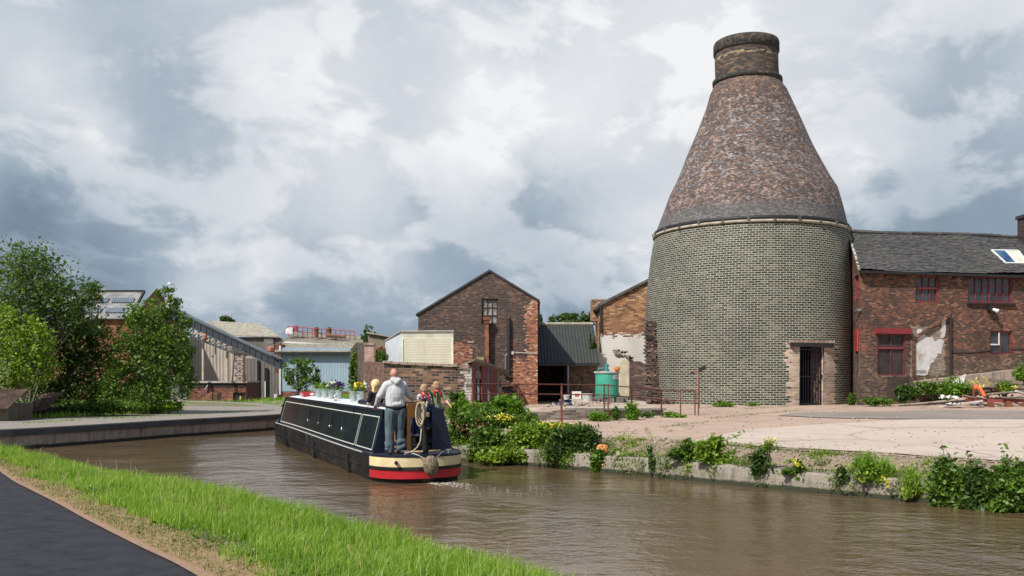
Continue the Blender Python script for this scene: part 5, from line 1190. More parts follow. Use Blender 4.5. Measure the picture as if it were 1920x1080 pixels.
def boat():
    root=thing('narrowboat','long dark narrowboat with white lined panels and cream and red stern','boat',tuple(TB((1,0,0))))
    us=[0,.02,.06,.12,.2,.3,.42,.55,.7,.85,1.0]+list(np.arange(1.5,12.1,.5))+[12.3,12.6,12.9,13.2,13.5,13.8,14.1,14.4,14.7,14.85,14.95,15.0]
    def ring(z0f,u,off=0,s=1): return None
    lv=[(-.35,.80),(-.02,.93),(.08,.975),(.27,1.0),(.31,1.0),(.5,1.0),(1,1.0)]
    def zlev(k,u): 
        g=gz(u); zs=[-.35,-.02,.08,.255,.315,g-.045,g]; return zs[k]
    m=MB(TB); cols=[]
    path=[(u,-1) for u in us[::-1]]+[(u,1) for u in us[1:]]
    for u,s in path: cols.append([m.av((u+(0 if u>1 else (1-lv[k][1])*1.0*(1-u)),s*hw(u)*lv[k][1],zlev(k,u))) for k in range(7)])
    for a,b in zip(cols,cols[1:]):
        for k in range(6): m.face((a[k],b[k],b[k+1],a[k+1]))
    m.build('hull',M_hull,root,auto=50)
    # deck: strip across the boat
    m=MB(TB)
    for a,b in zip(us,us[1:]): m.poly([(a,-hw(a)+.005,gz(a)-.012),(a,hw(a)-.005,gz(a)-.012),(b,hw(b)-.005,gz(b)-.012),(b,-hw(b)+.005,gz(b)-.012)])
    m.build('deck',simple('dark_deck_paint',(.018,.022,.04),.6,0,.3,5,.3,60),root)
    def band(name,u1,z0,z1,off,mat,sides=(-1,1),u0=0,zf=None):
        m=MB(TB); uu=[u for u in us if u0<=u<u1]+[u1]; 
        pth=([(u,-1) for u in uu[::-1]] if -1 in sides else [])+([(u,1) for u in (uu[1:] if u0==0 and -1 in sides else uu)] if 1 in sides else [])
        rows=[]
        for i,(u,s) in enumerate(pth):
            e=.01; w=hw(u)
            # outward direction
            du=.02; t=Vector((2*du,(hw(u+du)-hw(max(0,u-du)))*1.0,0)) if u>du else Vector((.0,1,0)); nrm=Vector((-t.y,t.x,0)).normalized() if u>du else Vector((-1,0,0))
            nx,ny=nrm.x,nrm.y*s
            g=gz(u)-.565 if zf else 0
            rows.append([m.av((u+nx*o_,s*w+ny*o_,z+g)) for o_,z in ((-.01,z0),(off,z0+.004),(off,z1-.004),(-.01,z1))])
        for a,b in zip(rows,rows[1:]):
            for k in range(3): m.face((a[k],b[k],b[k+1],a[k+1]))
        m.face(rows[0]); m.face(rows[-1][::-1])
        return m.build(name,mat,root,auto=50)
    band('cream_band',.80,.322,.520,.006,simple('cream_paint_gloss',(.64,.52,.30),.35,0,.15,4,rust=((.30,.23,.13),5,.62)))
    band('red_band',.80,.085,.262,.006,simple('red_paint_gloss',(.40,.013,.022),.35,0,.25,3,rust=((.20,.02,.02),5,.6)))
    band('stern_rubbing_strake',1.02,.264,.318,.03,M_hull)
    band('gunwale_rail',1.3,.525,.572,.022,M_navy)
    band('lower_rubbing_strake',12.3,.255,.30,.022,M_hull,u0=1.04)
    band('gunwale_line',12.3,.535,.562,.006,M_line,sides=(-1,1),u0=.95,zf=True)
    # vertical rubbing fenders on the sides
    for u in (2.5,6.2,10.2):
        m=MB(TB); m.hexa([(u-.05,-1.01,-.05),(u+.05,-1.01,-.05),(u+.05,-.94,-.05),(u-.05,-.94,-.05),(u-.03,-1.025,.42),(u+.03,-1.025,.42),(u+.03,-.96,.42),(u-.03,-.96,.42)]); m.build('side_fender',M_hull,root)
    m=MB(TB); 
    m.tube([(.16,-.60,.42),(.03,-.64,.42)],.035,10); m.build('exhaust_outlet',M_dark,root)
    # cabin
    U0,U1=.9,12.2; WB,WT=.87,.655; 
    def sd(u,f,s,off=0): zb=gz(u)-.01; zt=1.43; return (u,s*(WB+(WT-WB)*f+off),zb+(zt-zb)*f)
    for s in (-1,1):
        m=MB(TB); uu=list(np.linspace(U0,U1,22))
        for a,b in zip(uu,uu[1:]):
            q=[sd(a,0,s),sd(b,0,s),sd(b,1,s),sd(a,1,s)]; m.poly(q if s>0 else q[::-1])
            q=[sd(a,0,s,-.04),sd(b,0,s,-.04),sd(b,1,s,-.04),sd(a,1,s,-.04)]; m.poly(q[::-1] if s>0 else q)
        m.build('cabin_side',M_gloss,root)
        def line(f0,u0,f1,u1,w=.021):
            # thin raised coach line between two points on the side
            a=Vector(sd(u0,f0,s,.004));b=Vector(sd(u1,f1,s,.004)); d=(b-a).normalized(); nn=Vector((0,s,.25)).normalized(); t=nn.cross(d)*w/2
            return [a-t,b-t,b+t,a+t],nn
        m=MB(TB)
        for (f0,u0,f1,u1) in ((.84,2.52,.84,12.05),(.07,2.52,.07,12.05),(.06,2.52,.85,2.52),(.06,12.05,.85,12.05),(.84,1.05,.84,2.40),(.07,1.05,.07,2.40),(.06,1.05,.85,1.05),(.06,2.40,.85,2.40)):
            steps=max(1,int(abs(u1-u0)/.6))
            for i in range(steps):
                g=lambda k:(f0+(f1-f0)*k,u0+(u1-u0)*k); fa,ua=g(i/steps); fb,ub=g((i+1)/steps)
                q,nn=line(fa,ua,fb,ub); m.slab(q,nn*.004)
        m.build('coach_line',M_line,root)
    zr=1.43
    def roofstrip(m,u0,u1,v0,v1,n=8):
        g=lambda v: zr+.07*(1-(v/WT)**2)
        vs=np.linspace(v0,v1,n+1)
        for a,b in zip(vs,vs[1:]): m.poly([(u0,a,g(a)),(u0,b,g(b)),(u1,b,g(b)),(u1,a,g(a))][::-1])
        return m
    m=MB(TB); roofstrip(m,2.9,U1,-WT,WT,12); roofstrip(m,U0,2.9,-WT,-.40,3); roofstrip(m,U0,2.9,.40,WT,3); m.build('cabin_roof',simple('roof_grey_paint',(.60,.62,.64),.55,0,.12,1.5,.1,60),root)
    m=MB(TB)
    for s in (-1,1): m.bar((U0-.02,s*(WT+.0),zr+.002),(U1,s*(WT+.0),zr+.002),.05,.05)
    m.build('roof_edge',M_navy,root)
    # bulkheads
    m=MB(TB)
    def bulk(u,v0,v1,z0=.56,dirn=-1):
        w=lambda z: WB+(WT-WB)*(z-.56)/(1.43-.56)
        if v1>0: q=[(u,v0,z0),(u,w(z0),z0),(u,w(1.43),1.43),(u,v0,1.50)]
        else: q=[(u,-w(z0),z0),(u,v1,z0),(u,v1,1.50),(u,-w(1.43),1.43)]
        m.slab([Vector(p) for p in (q if dirn<0 else q)],(.035,0,0))
    bulk(U0,.41,1); bulk(U0,-1,-.41); m.build('stern_bulkhead',M_navy,root)
    m=MB(TB); m.slab([(U1,-.92,.6),(U1,.92,.6),(U1,.68,1.43),(U1,0,1.5),(U1,-.68,1.43)],(.035,0,0)); m.build('front_bulkhead',M_navy,root)
    m=MB(TB); m.poly([(U0,-.86,.45),(U1,-.86,.45),(U1,.86,.45),(U0,.86,.45)][::-1]); m.poly([(3.2,-.8,.45),(3.2,.8,.45),(3.2,.7,1.45),(3.2,-.7,1.45)]); m.build('cabin_interior',M_blackwood,root)
    for s in (-1,1): m=MB(TB); m.bar((U0,s*.41,1.515),(3.9,s*.41,1.515),.05,.06); m.build('hatch_runner',M_navy,root)
    m=MB(TB); 
    for i in range(6): a,b=-.42+.14*i,-.42+.14*(i+1); g=lambda v:1.57+.04*(1-(v/.42)**2); m.hexa([(2.9,a,g(a)-.03),(3.85,a,g(a)-.03),(3.85,b,g(b)-.03),(2.9,b,g(b)-.03),(2.9,a,g(a)),(3.85,a,g(a)),(3.85,b,g(b)),(2.9,b,g(b))])
    m.build('sliding_hatch',M_navy,root)
    wood=simple('varnished_wood',(.58,.25,.05),.35,0,.3,2.5,.1,20,stretch=(8,8,1))
    m=MB(TB); m.obox((.86,-.12,1.07),.05,.075,1.0); m.obox((.86,-.405,1.05),.05,.03,.95); fr=m.build('door_frame',wood,root,bevel=.006)
    m=MB(TB); m.obox((.92,.04,1.42),.04,.20,.30);  m.build('cabin_door',wood,root,bevel=.006)
    m=MB(TB); m.obox((1.15,.2,.62),.4,.5,.06); m.build('cabin_step',M_blackwood,root)
    m=MB(TB); m.obox((1.75,.3,1.27),1.3,.30,.06); m.build('hatch_seat',M_navy,root)
    # side vents: dark hooded slots with a bright boss
    for u in (8.0,6.6,5.25,3.95):
        c=Vector(sd(u,.5,-1,.01)); m=MB(TB); m.hexa([c+Vector(p) for p in ((-.05,-.03,-.10),(.05,-.03,-.10),(.05,.02,-.1),(-.05,.02,-.1),(-.015,-.0,.16),(.015,-.0,.16),(.015,.05,.16),(-.015,.05,.16))]); vt=m.build('side_vent',M_dark,root)
        m=MB(TB); m.ball(c+Vector((0,-.035,-.13)),.034,10,(.03,.02,.045)); m.build('chrome_boss',simple('chrome',(.75,.75,.75),.12,1) if u==8.0 else bpy.data.materials['chrome'],vt,smooth=True)
    # hatch furniture, mushroom vents, front cover
    for (u,v,s) in ((10.6,-.15,1),(5.6,-.1,.8)):
        m=MB(TB); m.lathe((u,v,1.49),[(.05*s,0),(.045*s,.05*s),(.09*s,.055*s),(.085*s,.085*s),(.05*s,.11*s),(.01,.12*s)],14)
        m.build('mushroom_vent',simple('brass',(.55,.38,.15),.3,.9) if s<1 else M_white,root,auto=40)
    m=MB(TB); m.slab([(U1+.05,-.62,1.42),(U1+.05,.62,1.42),(U1+.05,.05,1.72),(U1+.05,-.05,1.72)],(0,0,.01)); 
    m=MB(TB); m.hexa([(U1+.05,-.66,1.38),(U1+1.9,-.5,1.05),(U1+1.9,.5,1.05),(U1+.05,.66,1.38),(U1+.05,-.04,1.66),(U1+1.9,-.03,1.25),(U1+1.9,.03,1.25),(U1+.05,.04,1.66)]); m.build('front_cover',simple('black_canvas',(.02,.022,.03),.7),root)
    # stern rail, rudder stock, tiller
    m=MB(TB); m.tube([(.16,0,.55),(.16,0,.95),(.13,0,1.25),(.10,0,1.5),(.16,0,1.62),(.3,-.02,1.66)],[.05,.045,.04,.038,.034,.03],10); m.tube([(.16,0,.56),(.16,0,.66)],.075,12); sw=m.build('swan_neck',M_dark,root,auto=50)
    m=MB(TB); m.tube([(.24,-.02,1.645),(.52,-.10,1.62),(.80,-.13,1.60)],[.022,.02,.024],8); m.build('tiller_bar',simple('brass_tiller',(.45,.33,.15),.35,.7),sw,auto=50)
    m=MB(TB); m.ball((.17,0,1.66),.05,10); m.build('tiller_cap',M_dark,sw,smooth=True)
    m=MB(TB)
    for k in range(12):
        a=math.radians(-55+110*k/11); a2=math.radians(-55+110*(k+1)/11)
    m.tube([(.75-.62*math.cos(a),.62*math.sin(a)*.9,.62) for a in [math.radians(x) for x in range(-30,50,8)]],.022,8); m.build('rope_rail',simple('pale_rope_deck',(.38,.27,.17),.9),root)
    for v in (-.4,.52): m=MB(TB); m.tube([(.18,v,.56),(.18,v,.64)],.03,8); m.tube([(.18,v-.06,.63),(.18,v+.06,.63)],.02,8); m.build('mooring_stud',M_steel,root)
    return root
boat()
def rope_things():
    mr=NM('coir_rope',.95); v=mr.coord(); mr.col(mr.ramp(mr.noise(v,28,4),[(.35,(.06,.045,.03)),(.6,(.23,.18,.12))])); mr.bump(mr.noise(v,40,3),.9,.02)
    t=thing('rope_fender','round brown woven rope fender hanging over the cream and red stern','fender',tuple(TB((-.13,0,.30))))
    m=MB(TB); N1,N2=28,22; idx=[]
    for j in range(N2+1):
        a=math.pi*j/N2; row=[]
        for i in range(N1):
            b=2*math.pi*i/N1; bump=1+.05*math.sin(b*9+j*1.1)*math.sin(j*1.6)
            row.append(m.av((-.13-.13*math.sin(a)*math.cos(b)*bump,.155*math.sin(a)*math.sin(b)*bump+.03,.355+.205*-math.cos(a)*bump)))
        idx.append(row)
    for a,b in zip(idx,idx[1:]):
        for i in range(N1): m.face((a[i],a[(i+1)%N1],b[(i+1)%N1],b[i]))
    m.build('woven_body',mr.m,t,smooth=True)
    for s in (-1,1):
        m=MB(TB); m.tube([(-.1,.03+s*.12,.50),(-.02,.03+s*.22,.56),(.18,.03+s*.38,.62)],.010,6); m.build('chain',M_steel,t)
    ml=NM('cream_rope',.9); v=ml.coord(); ml.col(ml.ramp(ml.noise(v,30,3),[(.35,(.28,.22,.14)),(.65,(.52,.44,.32))]))
    t=thing('mooring_rope','coiled pale mooring rope hanging from the black tiller post','rope',tuple(TB((.1,0,.6))))
    m=MB(TB); rr=random.Random(3)
    for k in range(4):
        w=.045+.009*k; h=.17+.022*k; c=(.04-.02*k,-.075-.03*k,1.62-h); m.tube([(c[0]-.03*math.sin(a*1),c[1]+w*math.sin(a),c[2]+h*math.cos(a)) for a in np.linspace(0,2*math.pi,26)],.0155,7)
    m.tube([(.02,0,1.64),(-.0,-.06,1.35),(.0,-.12,1.15),(.0,-.13,1.0),(.01,-.14,.85),(.05,-.19,.72),(.1,-.28,.63),(.14,-.42,.60)],.0155,7); m.build('coil',ml.m,t,smooth=True)
    m=MB(TB)
    for k in range(3): m.tube([(.05+.0*k,-.045+.045*math.sin(a),1.52-.018*k+.0*math.cos(a)) if False else (.03+.05*math.cos(a),-.03+.075*math.sin(a),1.40-.03*k) for a in np.linspace(0,2*math.pi,14)],.015,6)
    m.build('lashing',ml.m,t,smooth=True)
rope_things()
# ---------------------------------------------------------------- leaf clouds
def leafmesh(name,centers,size,mat,parent=None,up=.35,aspect=.55,jit=.35,rng=None,droop=0,origin=None,fold=True):
    rng=rng or RNG; n=len(centers); C=np.asarray(centers,float)
    s=size*(1+jit*rng.standard_normal(n)).clip(.45,1.9)
    nr=rng.standard_normal((n,3)); nr[:,2]=np.abs(nr[:,2])+up; nr/=np.linalg.norm(nr,axis=1)[:,None]
    a=rng.standard_normal((n,3)); a[:,2]-=droop; t=a-(a*nr).sum(1)[:,None]*nr; t/=np.linalg.norm(t,axis=1)[:,None]; b=np.cross(nr,t)
    L=s[:,None]; W=(s*aspect)[:,None]
    co=np.stack([C-t*L*.5,C+b*W*.5-t*L*.05+nr*L*.08,C+t*L*.5,C-b*W*.5-t*L*.05+nr*L*.08],1).reshape(-1,3)
    f=np.arange(n*4).reshape(-1,4)
    return npmesh(name,co,f,mat,parent,origin=origin)
def leafmat(name,cols,trans=.35,rough=.5,nsc=.8,sh=.3):
    n=NM(name,rough,0,.35); v=n.coord(); g=n.new('ShaderNodeNewGeometry'); r=g.outputs['Random Per Island']
    f=n.math('ADD',n.math('MULTIPLY',r,.55),n.math('MULTIPLY',n.noise(v,nsc,4,.6),.75)); f=n.math('SUBTRACT',f,.12,clamp=True)
    k=len(cols); c=n.ramp(f,[(.12+.76*i/(k-1),c) for i,c in enumerate(cols)])
    n.col(c); tr=n.new('ShaderNodeBsdfTranslucent'); n.L.new(n.mix(1,c,(1.25,1.35,.55),'MULTIPLY'),tr.inputs[0])
    mx=n.new('ShaderNodeMixShader'); mx.inputs[0].default_value=trans; n.L.new(n.b.outputs[0],mx.inputs[1]); n.L.new(tr.outputs[0],mx.inputs[2])
    n.L.new(mx.outputs[0],n.N['Material Output'].inputs[0]); return n.m
def petalmat(name,c,r=.5): 
    n=NM(name,r); n.col(n.ramp(n.new('ShaderNodeNewGeometry').outputs['Random Per Island'],[(0,cr(c,.6)),(1,cr(c,1.2))])); return n.m
ML_dark=leafmat('leaf_dark',[(.022,.048,.012),(.052,.10,.020),(.11,.18,.035)])
ML_mid=leafmat('leaf_mid',[(.030,.065,.012),(.080,.155,.020),(.18,.28,.038)])
ML_light=leafmat('leaf_light',[(.07,.13,.014),(.16,.26,.025),(.32,.42,.05)])
ML_bright=leafmat('leaf_bright',[(.055,.12,.012),(.12,.24,.02),(.22,.36,.03)],.4)
MP_red=petalmat('red_petals',(.50,.02,.02)); MP_white=petalmat('white_petals',(.75,.74,.66)); MP_purple=petalmat('purple_petals',(.07,.02,.18)); MP_yellow=petalmat('yellow_petals',(.74,.62,.04)); MP_val=petalmat('valerian_petals',(.30,.05,.07))
def buckets():
    mz=simple('galvanised_bucket',(.42,.50,.48),.42,.35,.18,6)
    def uv(px,v):
        r=(px-960)/F; return (-1.65+.914*v-18.2*r-.405*v*r)/(.405+.914*r)
    rr=np.random.default_rng(5)
    items=[(600,-.2,.0,'first small galvanised bucket of green leaves on the boat roof, beside the red basket',None,'g'),
           (612,-.15,0,'galvanised bucket with green leaves and one red flower on the boat roof',MP_red,'r'),
           (625,-.2,0,'galvanised bucket of white pansies on the boat roof',MP_white,'w'),
           (638,-.12,.03,'galvanised bucket of dark purple pansies on the boat roof',MP_purple,'p'),
           (666,-.2,0,'galvanised bucket with sparse dull red blooms on the boat roof',MP_val,'s'),
           (679,-.1,0,'galvanised bucket of bright yellow and white flowers, nearest the blonde person',MP_yellow,'y')]
    for px,v,dz,lab,pm,kind in items:
        u=uv(px,v); z=1.43+.07*(1-(v/.68)**2)+.004; h=.25; p=TB((u,v,z)); sc=1+dz
        t=thing('flower_bucket',lab,'flower bucket',tuple(p),'flower buckets on the boat roof')
        m=MB(TB); m.lathe((u,v,z),[(.068,0),(.075,.01),(.098*sc,h-.01),(.105*sc,h),(.098*sc,h+.004),(.08,h-.03)],18); bk=m.build('bucket',mz,t,auto=40)
        m=MB(TB); m.tube([(u+.1*math.cos(a),v,z+h-.02-.07*math.sin(a)*1.0) if False else (u,v+.103*math.cos(a),z+h-.02-.09*abs(math.sin(a))) for a in np.linspace(0,math.pi,9)],.004,5); m.build('handle',M_steel,bk)
        nlf=260 if kind!='s' else 90; R0=.17 if kind in 'wpy' else .13
        c=rr.standard_normal((nlf,3))*[R0*.55,R0*.55,R0*.38]+[u,v,z+h+.07]; c=np.array([tuple(TB(q)) for q in c])
        leafmesh('foliage',c,.055,ML_bright if kind in 'gr' else ML_mid,t,rng=rr)
        if pm:
            k={'r':14,'w':230,'p':240,'s':14,'y':260}[kind]
            cen=rr.standard_normal((max(3,k//9),3)); cen/=np.linalg.norm(cen,axis=1)[:,None]; cen[:,2]=np.abs(cen[:,2]); cen=cen*[R0,R0,R0*.8]*rr.uniform(.7,1.05,(len(cen),1))
            if kind in 'rs': cen=cen*[.5,.5,.8]+[0,0,.04]
            q=np.repeat(cen,9,0)[:k] if k>20 else np.repeat(cen[:2],7,0)[:k]
            q=q+rr.standard_normal(q.shape)*.012+[u,v,z+h+.085]; c=np.array([tuple(TB(a)) for a in q])
            if kind=='y':
                wm=q[:,1]>v+.06; leafmesh('yellow_bloom',c[~wm],.05,MP_yellow,t,aspect=.9,rng=rr); leafmesh('white_bloom',c[wm]+[.03,0,.03],.045,MP_white,t,aspect=.9,rng=rr)
            else: leafmesh('bloom',c,.05,pm,t,aspect=.9,rng=rr)
    # red basket, silver jug, solar vase
    u=uv(580,-.25); z=1.49; t=thing('red_basket','red and white striped tray on the far end of the boat roof','basket',tuple(TB((u,-.25,z))))
    m=MB(TB); m.hexa([(u-.2,-.4,z),(u+.2,-.4,z),(u+.2,-.1,z),(u-.2,-.1,z),(u-.26,-.46,z+.14),(u+.26,-.46,z+.14),(u+.26,-.04,z+.14),(u-.26,-.04,z+.14)]); b=m.build('tray',simple('red_plastic',(.55,.02,.03),.4),t)
    m=MB(TB); m.hexa([(u-.245,-.445,z+.06),(u+.245,-.445,z+.06),(u+.245,-.438,z+.06),(u-.245,-.438,z+.06),(u-.25,-.455,z+.085),(u+.25,-.455,z+.085),(u+.25,-.448,z+.085),(u-.25,-.448,z+.085)]); m.build('white_stripe',M_white,b)
    c=rr.standard_normal((60,3))*[.1,.08,.04]+[u,-.25,z+.16]; leafmesh('leaves',np.array([tuple(TB(q)) for q in c]),.06,ML_dark,t,rng=rr)
    u=uv(632,-.42); z=1.49; t=thing('silver_jug','small shiny silver jug beside the white pansies on the roof','jug',tuple(TB((u,-.42,z)))); m=MB(TB); m.lathe((u,-.42,z-.02),[(.05,0),(.06,.01),(.03,.04),(.065,.09),(.06,.13),(.04,.16),(.055,.19)],16); m.build('body',simple('silver_metal',(.7,.68,.62),.15,1),t,auto=50); m=MB(TB); m.tube([(u+.05,-.42,z+.14),(u+.11,-.42,z+.11),(u+.06,-.42,z+.04)],.008,6); m.build('handle',bpy.data.materials['silver_metal'],t)
buckets()
# ================================================================ people
def solid(name,caps,mat,parent,T,vox=.008,smooth=3,balls=()):
    """one continuous surface grown over tapered limbs: caps=[(p,q,r0,r1)] balls=[(c,(rx,ry,rz))]"""
    m=MB(T)
    for p,q,r0,r1 in caps:
        p=Vector(p);q=Vector(q); L=(q-p).length; k=6; d=(q-p).normalized() if L>1e-6 else Vector((0,0,1)); pts=[];rs=[]
        for i in range(4): a=math.pi/2*(i+.35)/4.; pts.append(p-d*r0*math.cos(a)); rs.append(r0*math.sin(a))
        pts+= [p,q]; rs+=[r0,r1]
        for i in range(3,-1,-1): a=math.pi/2*(i+.35)/4.; pts.append(q+d*r1*math.cos(a)); rs.append(r1*math.sin(a))
        m.tube(pts,rs,12)
    for c,s in balls: m.ball(c,1,16,s)
    o=m.build(name,mat,parent,smooth=True)
    r=o.modifiers.new('remesh','REMESH'); r.mode='VOXEL'; r.voxel_size=vox; r.use_smooth_shade=True
    s=o.modifiers.new('smooth','SMOOTH'); s.factor=.5; s.iterations=smooth
    dg=bpy.context.evaluated_depsgraph_get(); me=bpy.data.meshes.new_from_object(o.evaluated_get(dg)); me.name=name
    o.modifiers.clear(); o.data=me; return o
def hand(p,fwd,dn,side,s=1.0,curl=.6):
    """capsules of a hand: p wrist, fwd along the palm, dn palm-facing direction, side = towards the thumb"""
    p=Vector(p);f=Vector(fwd).normalized();dn=Vector(dn).normalized();t=Vector(side).normalized(); C=[]
    for k in range(4):
        b=p+f*.085*s+t*((.030-.020*k)*s); l=(.040,.045,.042,.032)[k]*s
        C.append((p+t*((.018-.012*k)*s),b,.014*s,.0115*s))
        m1=b+f*l*math.cos(curl)+dn*l*math.sin(curl); m2=m1+f*l*.75*math.cos(curl*2)+dn*l*.75*math.sin(curl*2)
        C+=[(b,m1,.0095*s,.009*s),(m1,m2,.009*s,.0075*s)]
    b=p+f*.025*s+t*.032*s; m1=b+f*.032*s+t*.028*s+dn*.012*s; C+=[(p+f*.01*s,b,.014*s,.013*s),(b,m1,.012*s,.0105*s),(m1,m1+f*.028*s+dn*.015*s,.0105*s,.009*s)]
    return C
M_skin=simple('skin',(.44,.215,.15),.5,0,.1,8); M_skinp=simple('fair_skin',(.58,.34,.25),.5,0,.1,8)
def fabric(name,c,var=.25,sc=3,bs=.6,wr=5):
    n=NM(name,.9,0,.2); v=n.coord(); n.col(n.ramp(n.noise(v,sc,5),[(.3,cr(c,1-var)),(.7,cr(c,1+var))])); n.bump(n.noise(n.scale(v,1,1,.55),wr,5,.6,.6),bs,.05); return n.m
M_grey=fabric('grey_marl',(.47,.47,.50),.10,4,.55,6); M_jean=fabric('faded_grey_blue_denim',(.085,.115,.14),.35,4,.7,7); M_jeanb=fabric('blue_denim',(.025,.055,.15),.35,5,.6,9)
M_shoe=simple('dark_shoe',(.03,.03,.03),.6); M_life=fabric('red_lifejacket',(.42,.02,.035),.2,4,.3,8); M_green=fabric('olive_green_shirt',(.16,.21,.11),.2,4,.4,8); M_blk=fabric('black_cloth',(.012,.012,.014),.3,4,.4,8)
def face_parts(t,T,c,fd,s,hairmat=None):
    """eyes on the far side of the head, nose and lips are in the body mesh"""
    c=Vector(c);f=Vector(fd).normalized();r=Vector((f.y,-f.x,0))
    for k in (-1,1):
        m=MB(T); m.ball(c+f*.088*s+r*.032*k*s+Vector((0,0,.005)),.011*s,8); m.build('eye',M_white,t,smooth=True)
def headcaps(c,fd,s=1.0):
    c=Vector(c);f=Vector(fd).normalized();r=Vector((f.y,-f.x,0)); sz=lambda a:a*s
    # skull, jaw, nose, lips, ears
    balls=[(c+Vector((0,0,.02*s)),(sz(.080),sz(.086),sz(.100))),(c-f*.015*s+Vector((0,0,.015*s)),(sz(.076),sz(.086),sz(.086)))]
    caps=[(c+f*.03*s+Vector((0,0,-.05*s)),c+f*.055*s+Vector((0,0,-.085*s)),.052*s,.034*s),(c+f*.09*s+Vector((0,0,.0)),c+f*.103*s+Vector((0,0,-.028*s)),.010*s,.014*s),
          (c+f*.086*s+r*-.018*s+Vector((0,0,-.052*s)),c+f*.086*s+r*.018*s+Vector((0,0,-.052*s)),.010*s,.010*s)]
    for k in (-1,1): caps+=[(c+r*k*.082*s+Vector((0,0,.022*s)),c+r*k*.080*s-f*.004*s+Vector((0,0,-.022*s)),.013*s,.009*s)]
    return caps,balls
def man():
    base=Vector((.55,-.50,.562)); T=lambda p: TB((base.x+p[1],base.y+p[0],base.z+p[2]))   # (right, forward, up)
    t=thing('person','bald man in grey hoodie and faded jeans steering from the stern, back turned','person',tuple(T((0,0,0))))
    hc=(-.005,.085,1.622); hcaps,hb=headcaps(hc,(-.12,1,0),.98)
    LS,RS=(-.175,.03,1.395),(.175,.03,1.395)
    LE,LW=(-.315,.07,1.17),(-.335,.24,.985); RE,RW=(.335,.12,1.18),(.50,.34,1.09)
    caps=[((0,.055,1.44),(0,.07,1.56),.06,.055),((-.17,.03,1.41),(.17,.03,1.41),.065,.065),((0,.03,1.30),(0,.015,1.02),.13,.12),
      (LS,LE,.05,.04),(LE,LW,.04,.027),(RS,RE,.05,.04),(RE,RW,.04,.027),
      ((-.095,0,.93),(-.12,.02,.50),.085,.055),((-.12,.02,.50),(-.125,-.02,.10),.052,.037),((.095,0,.93),(.105,.05,.50),.085,.055),((.105,.05,.50),(.10,.02,.10),.052,.037),
      ((-.125,-.04,.055),(-.13,.13,.035),.038,.032),((.10,-.0,.055),(.115,.17,.035),.038,.032)]
    caps+=hand(LW,(.05,.5,-.25),(0,-.3,-1),(1,0,0),1.05,.35)+hand(RW,(.75,.4,-.05),(-.2,.2,-1),(-.3,.9,.1),1.05,1.0)
    body=solid('body',caps+hcaps,M_skin,t,T,.0075,3,hb+[((0,.02,1.2),(.15,.10,.20)),((0,.0,.97),(.15,.11,.12))])
    # hoodie
    hc_=[((-.11,.035,1.405),(.11,.035,1.405),.098,.098),((-.085,.03,1.30),(-.085,.0,.985),.125,.118),((.085,.03,1.30),(.085,.0,.985),.125,.118),
        (LS,LE,.088,.068),(LE,tuple(Vector(LW)*.94+Vector(LE)*.06),.066,.045),(RS,RE,.088,.068),(RE,tuple(Vector(RW)*.92+Vector(RE)*.08),.066,.045),((0,.045,1.44),(0,.06,1.50),.088,.082)]
    solid('hoodie',hc_,M_grey,t,T,.010,3,[((0,.01,1.20),(.20,.145,.25)),((0,.0,1.0),(.205,.15,.085))])
    solid('hood',[((-.075,-.045,1.50),(0,-.085,1.455),.048,.058),((.075,-.045,1.50),(0,-.085,1.455),.048,.058),((-.07,-.03,1.51),(-.055,.06,1.535),.04,.03),((.07,-.03,1.51),(.055,.06,1.535),.04,.03),((0,-.07,1.45),(0,-.06,1.36),.06,.025)],M_grey,t,T,.009,2)
    solid('dark_shirt',[((-.09,.0,.955),(.09,.0,.955),.115,.115)],M_blk,t,T,.010,3,[((0,0,.93),(.205,.145,.06))])
    jc=[((-.10,-.005,.86),(-.115,.02,.50),.125,.102),((-.115,.02,.50),(-.122,-.02,.10),.100,.085),((.10,-.005,.86),(.10,.05,.50),.125,.102),((.10,.05,.50),(.105,.02,.10),.100,.085),((-.10,0,.87),(.10,0,.87),.12,.12)]
    rr=random.Random(4)
    for s,x0 in ((-1,-.122),(1,.106)):
        for z in (.12,.17,.23): jc.append(((x0-.05,rr.uniform(-.03,.02)-.02,z+rr.uniform(-.02,.02)),(x0+.05,rr.uniform(-.02,.03)-.02,z+rr.uniform(-.03,.03)),.062,.062))
    solid('jeans',jc,M_jean,t,T,.010,2)
    for s,x,y in ((-1,-.128,-.03),(1,.108,.0)):
        solid('shoe',[((x,y-.05,.045),(x,y+.15,.040),.050,.042)],M_shoe,t,T,.009,2)
    face_parts(t,T,hc,(-.12,1,0),.98)
    # closely cropped hair rim
    return t
man()
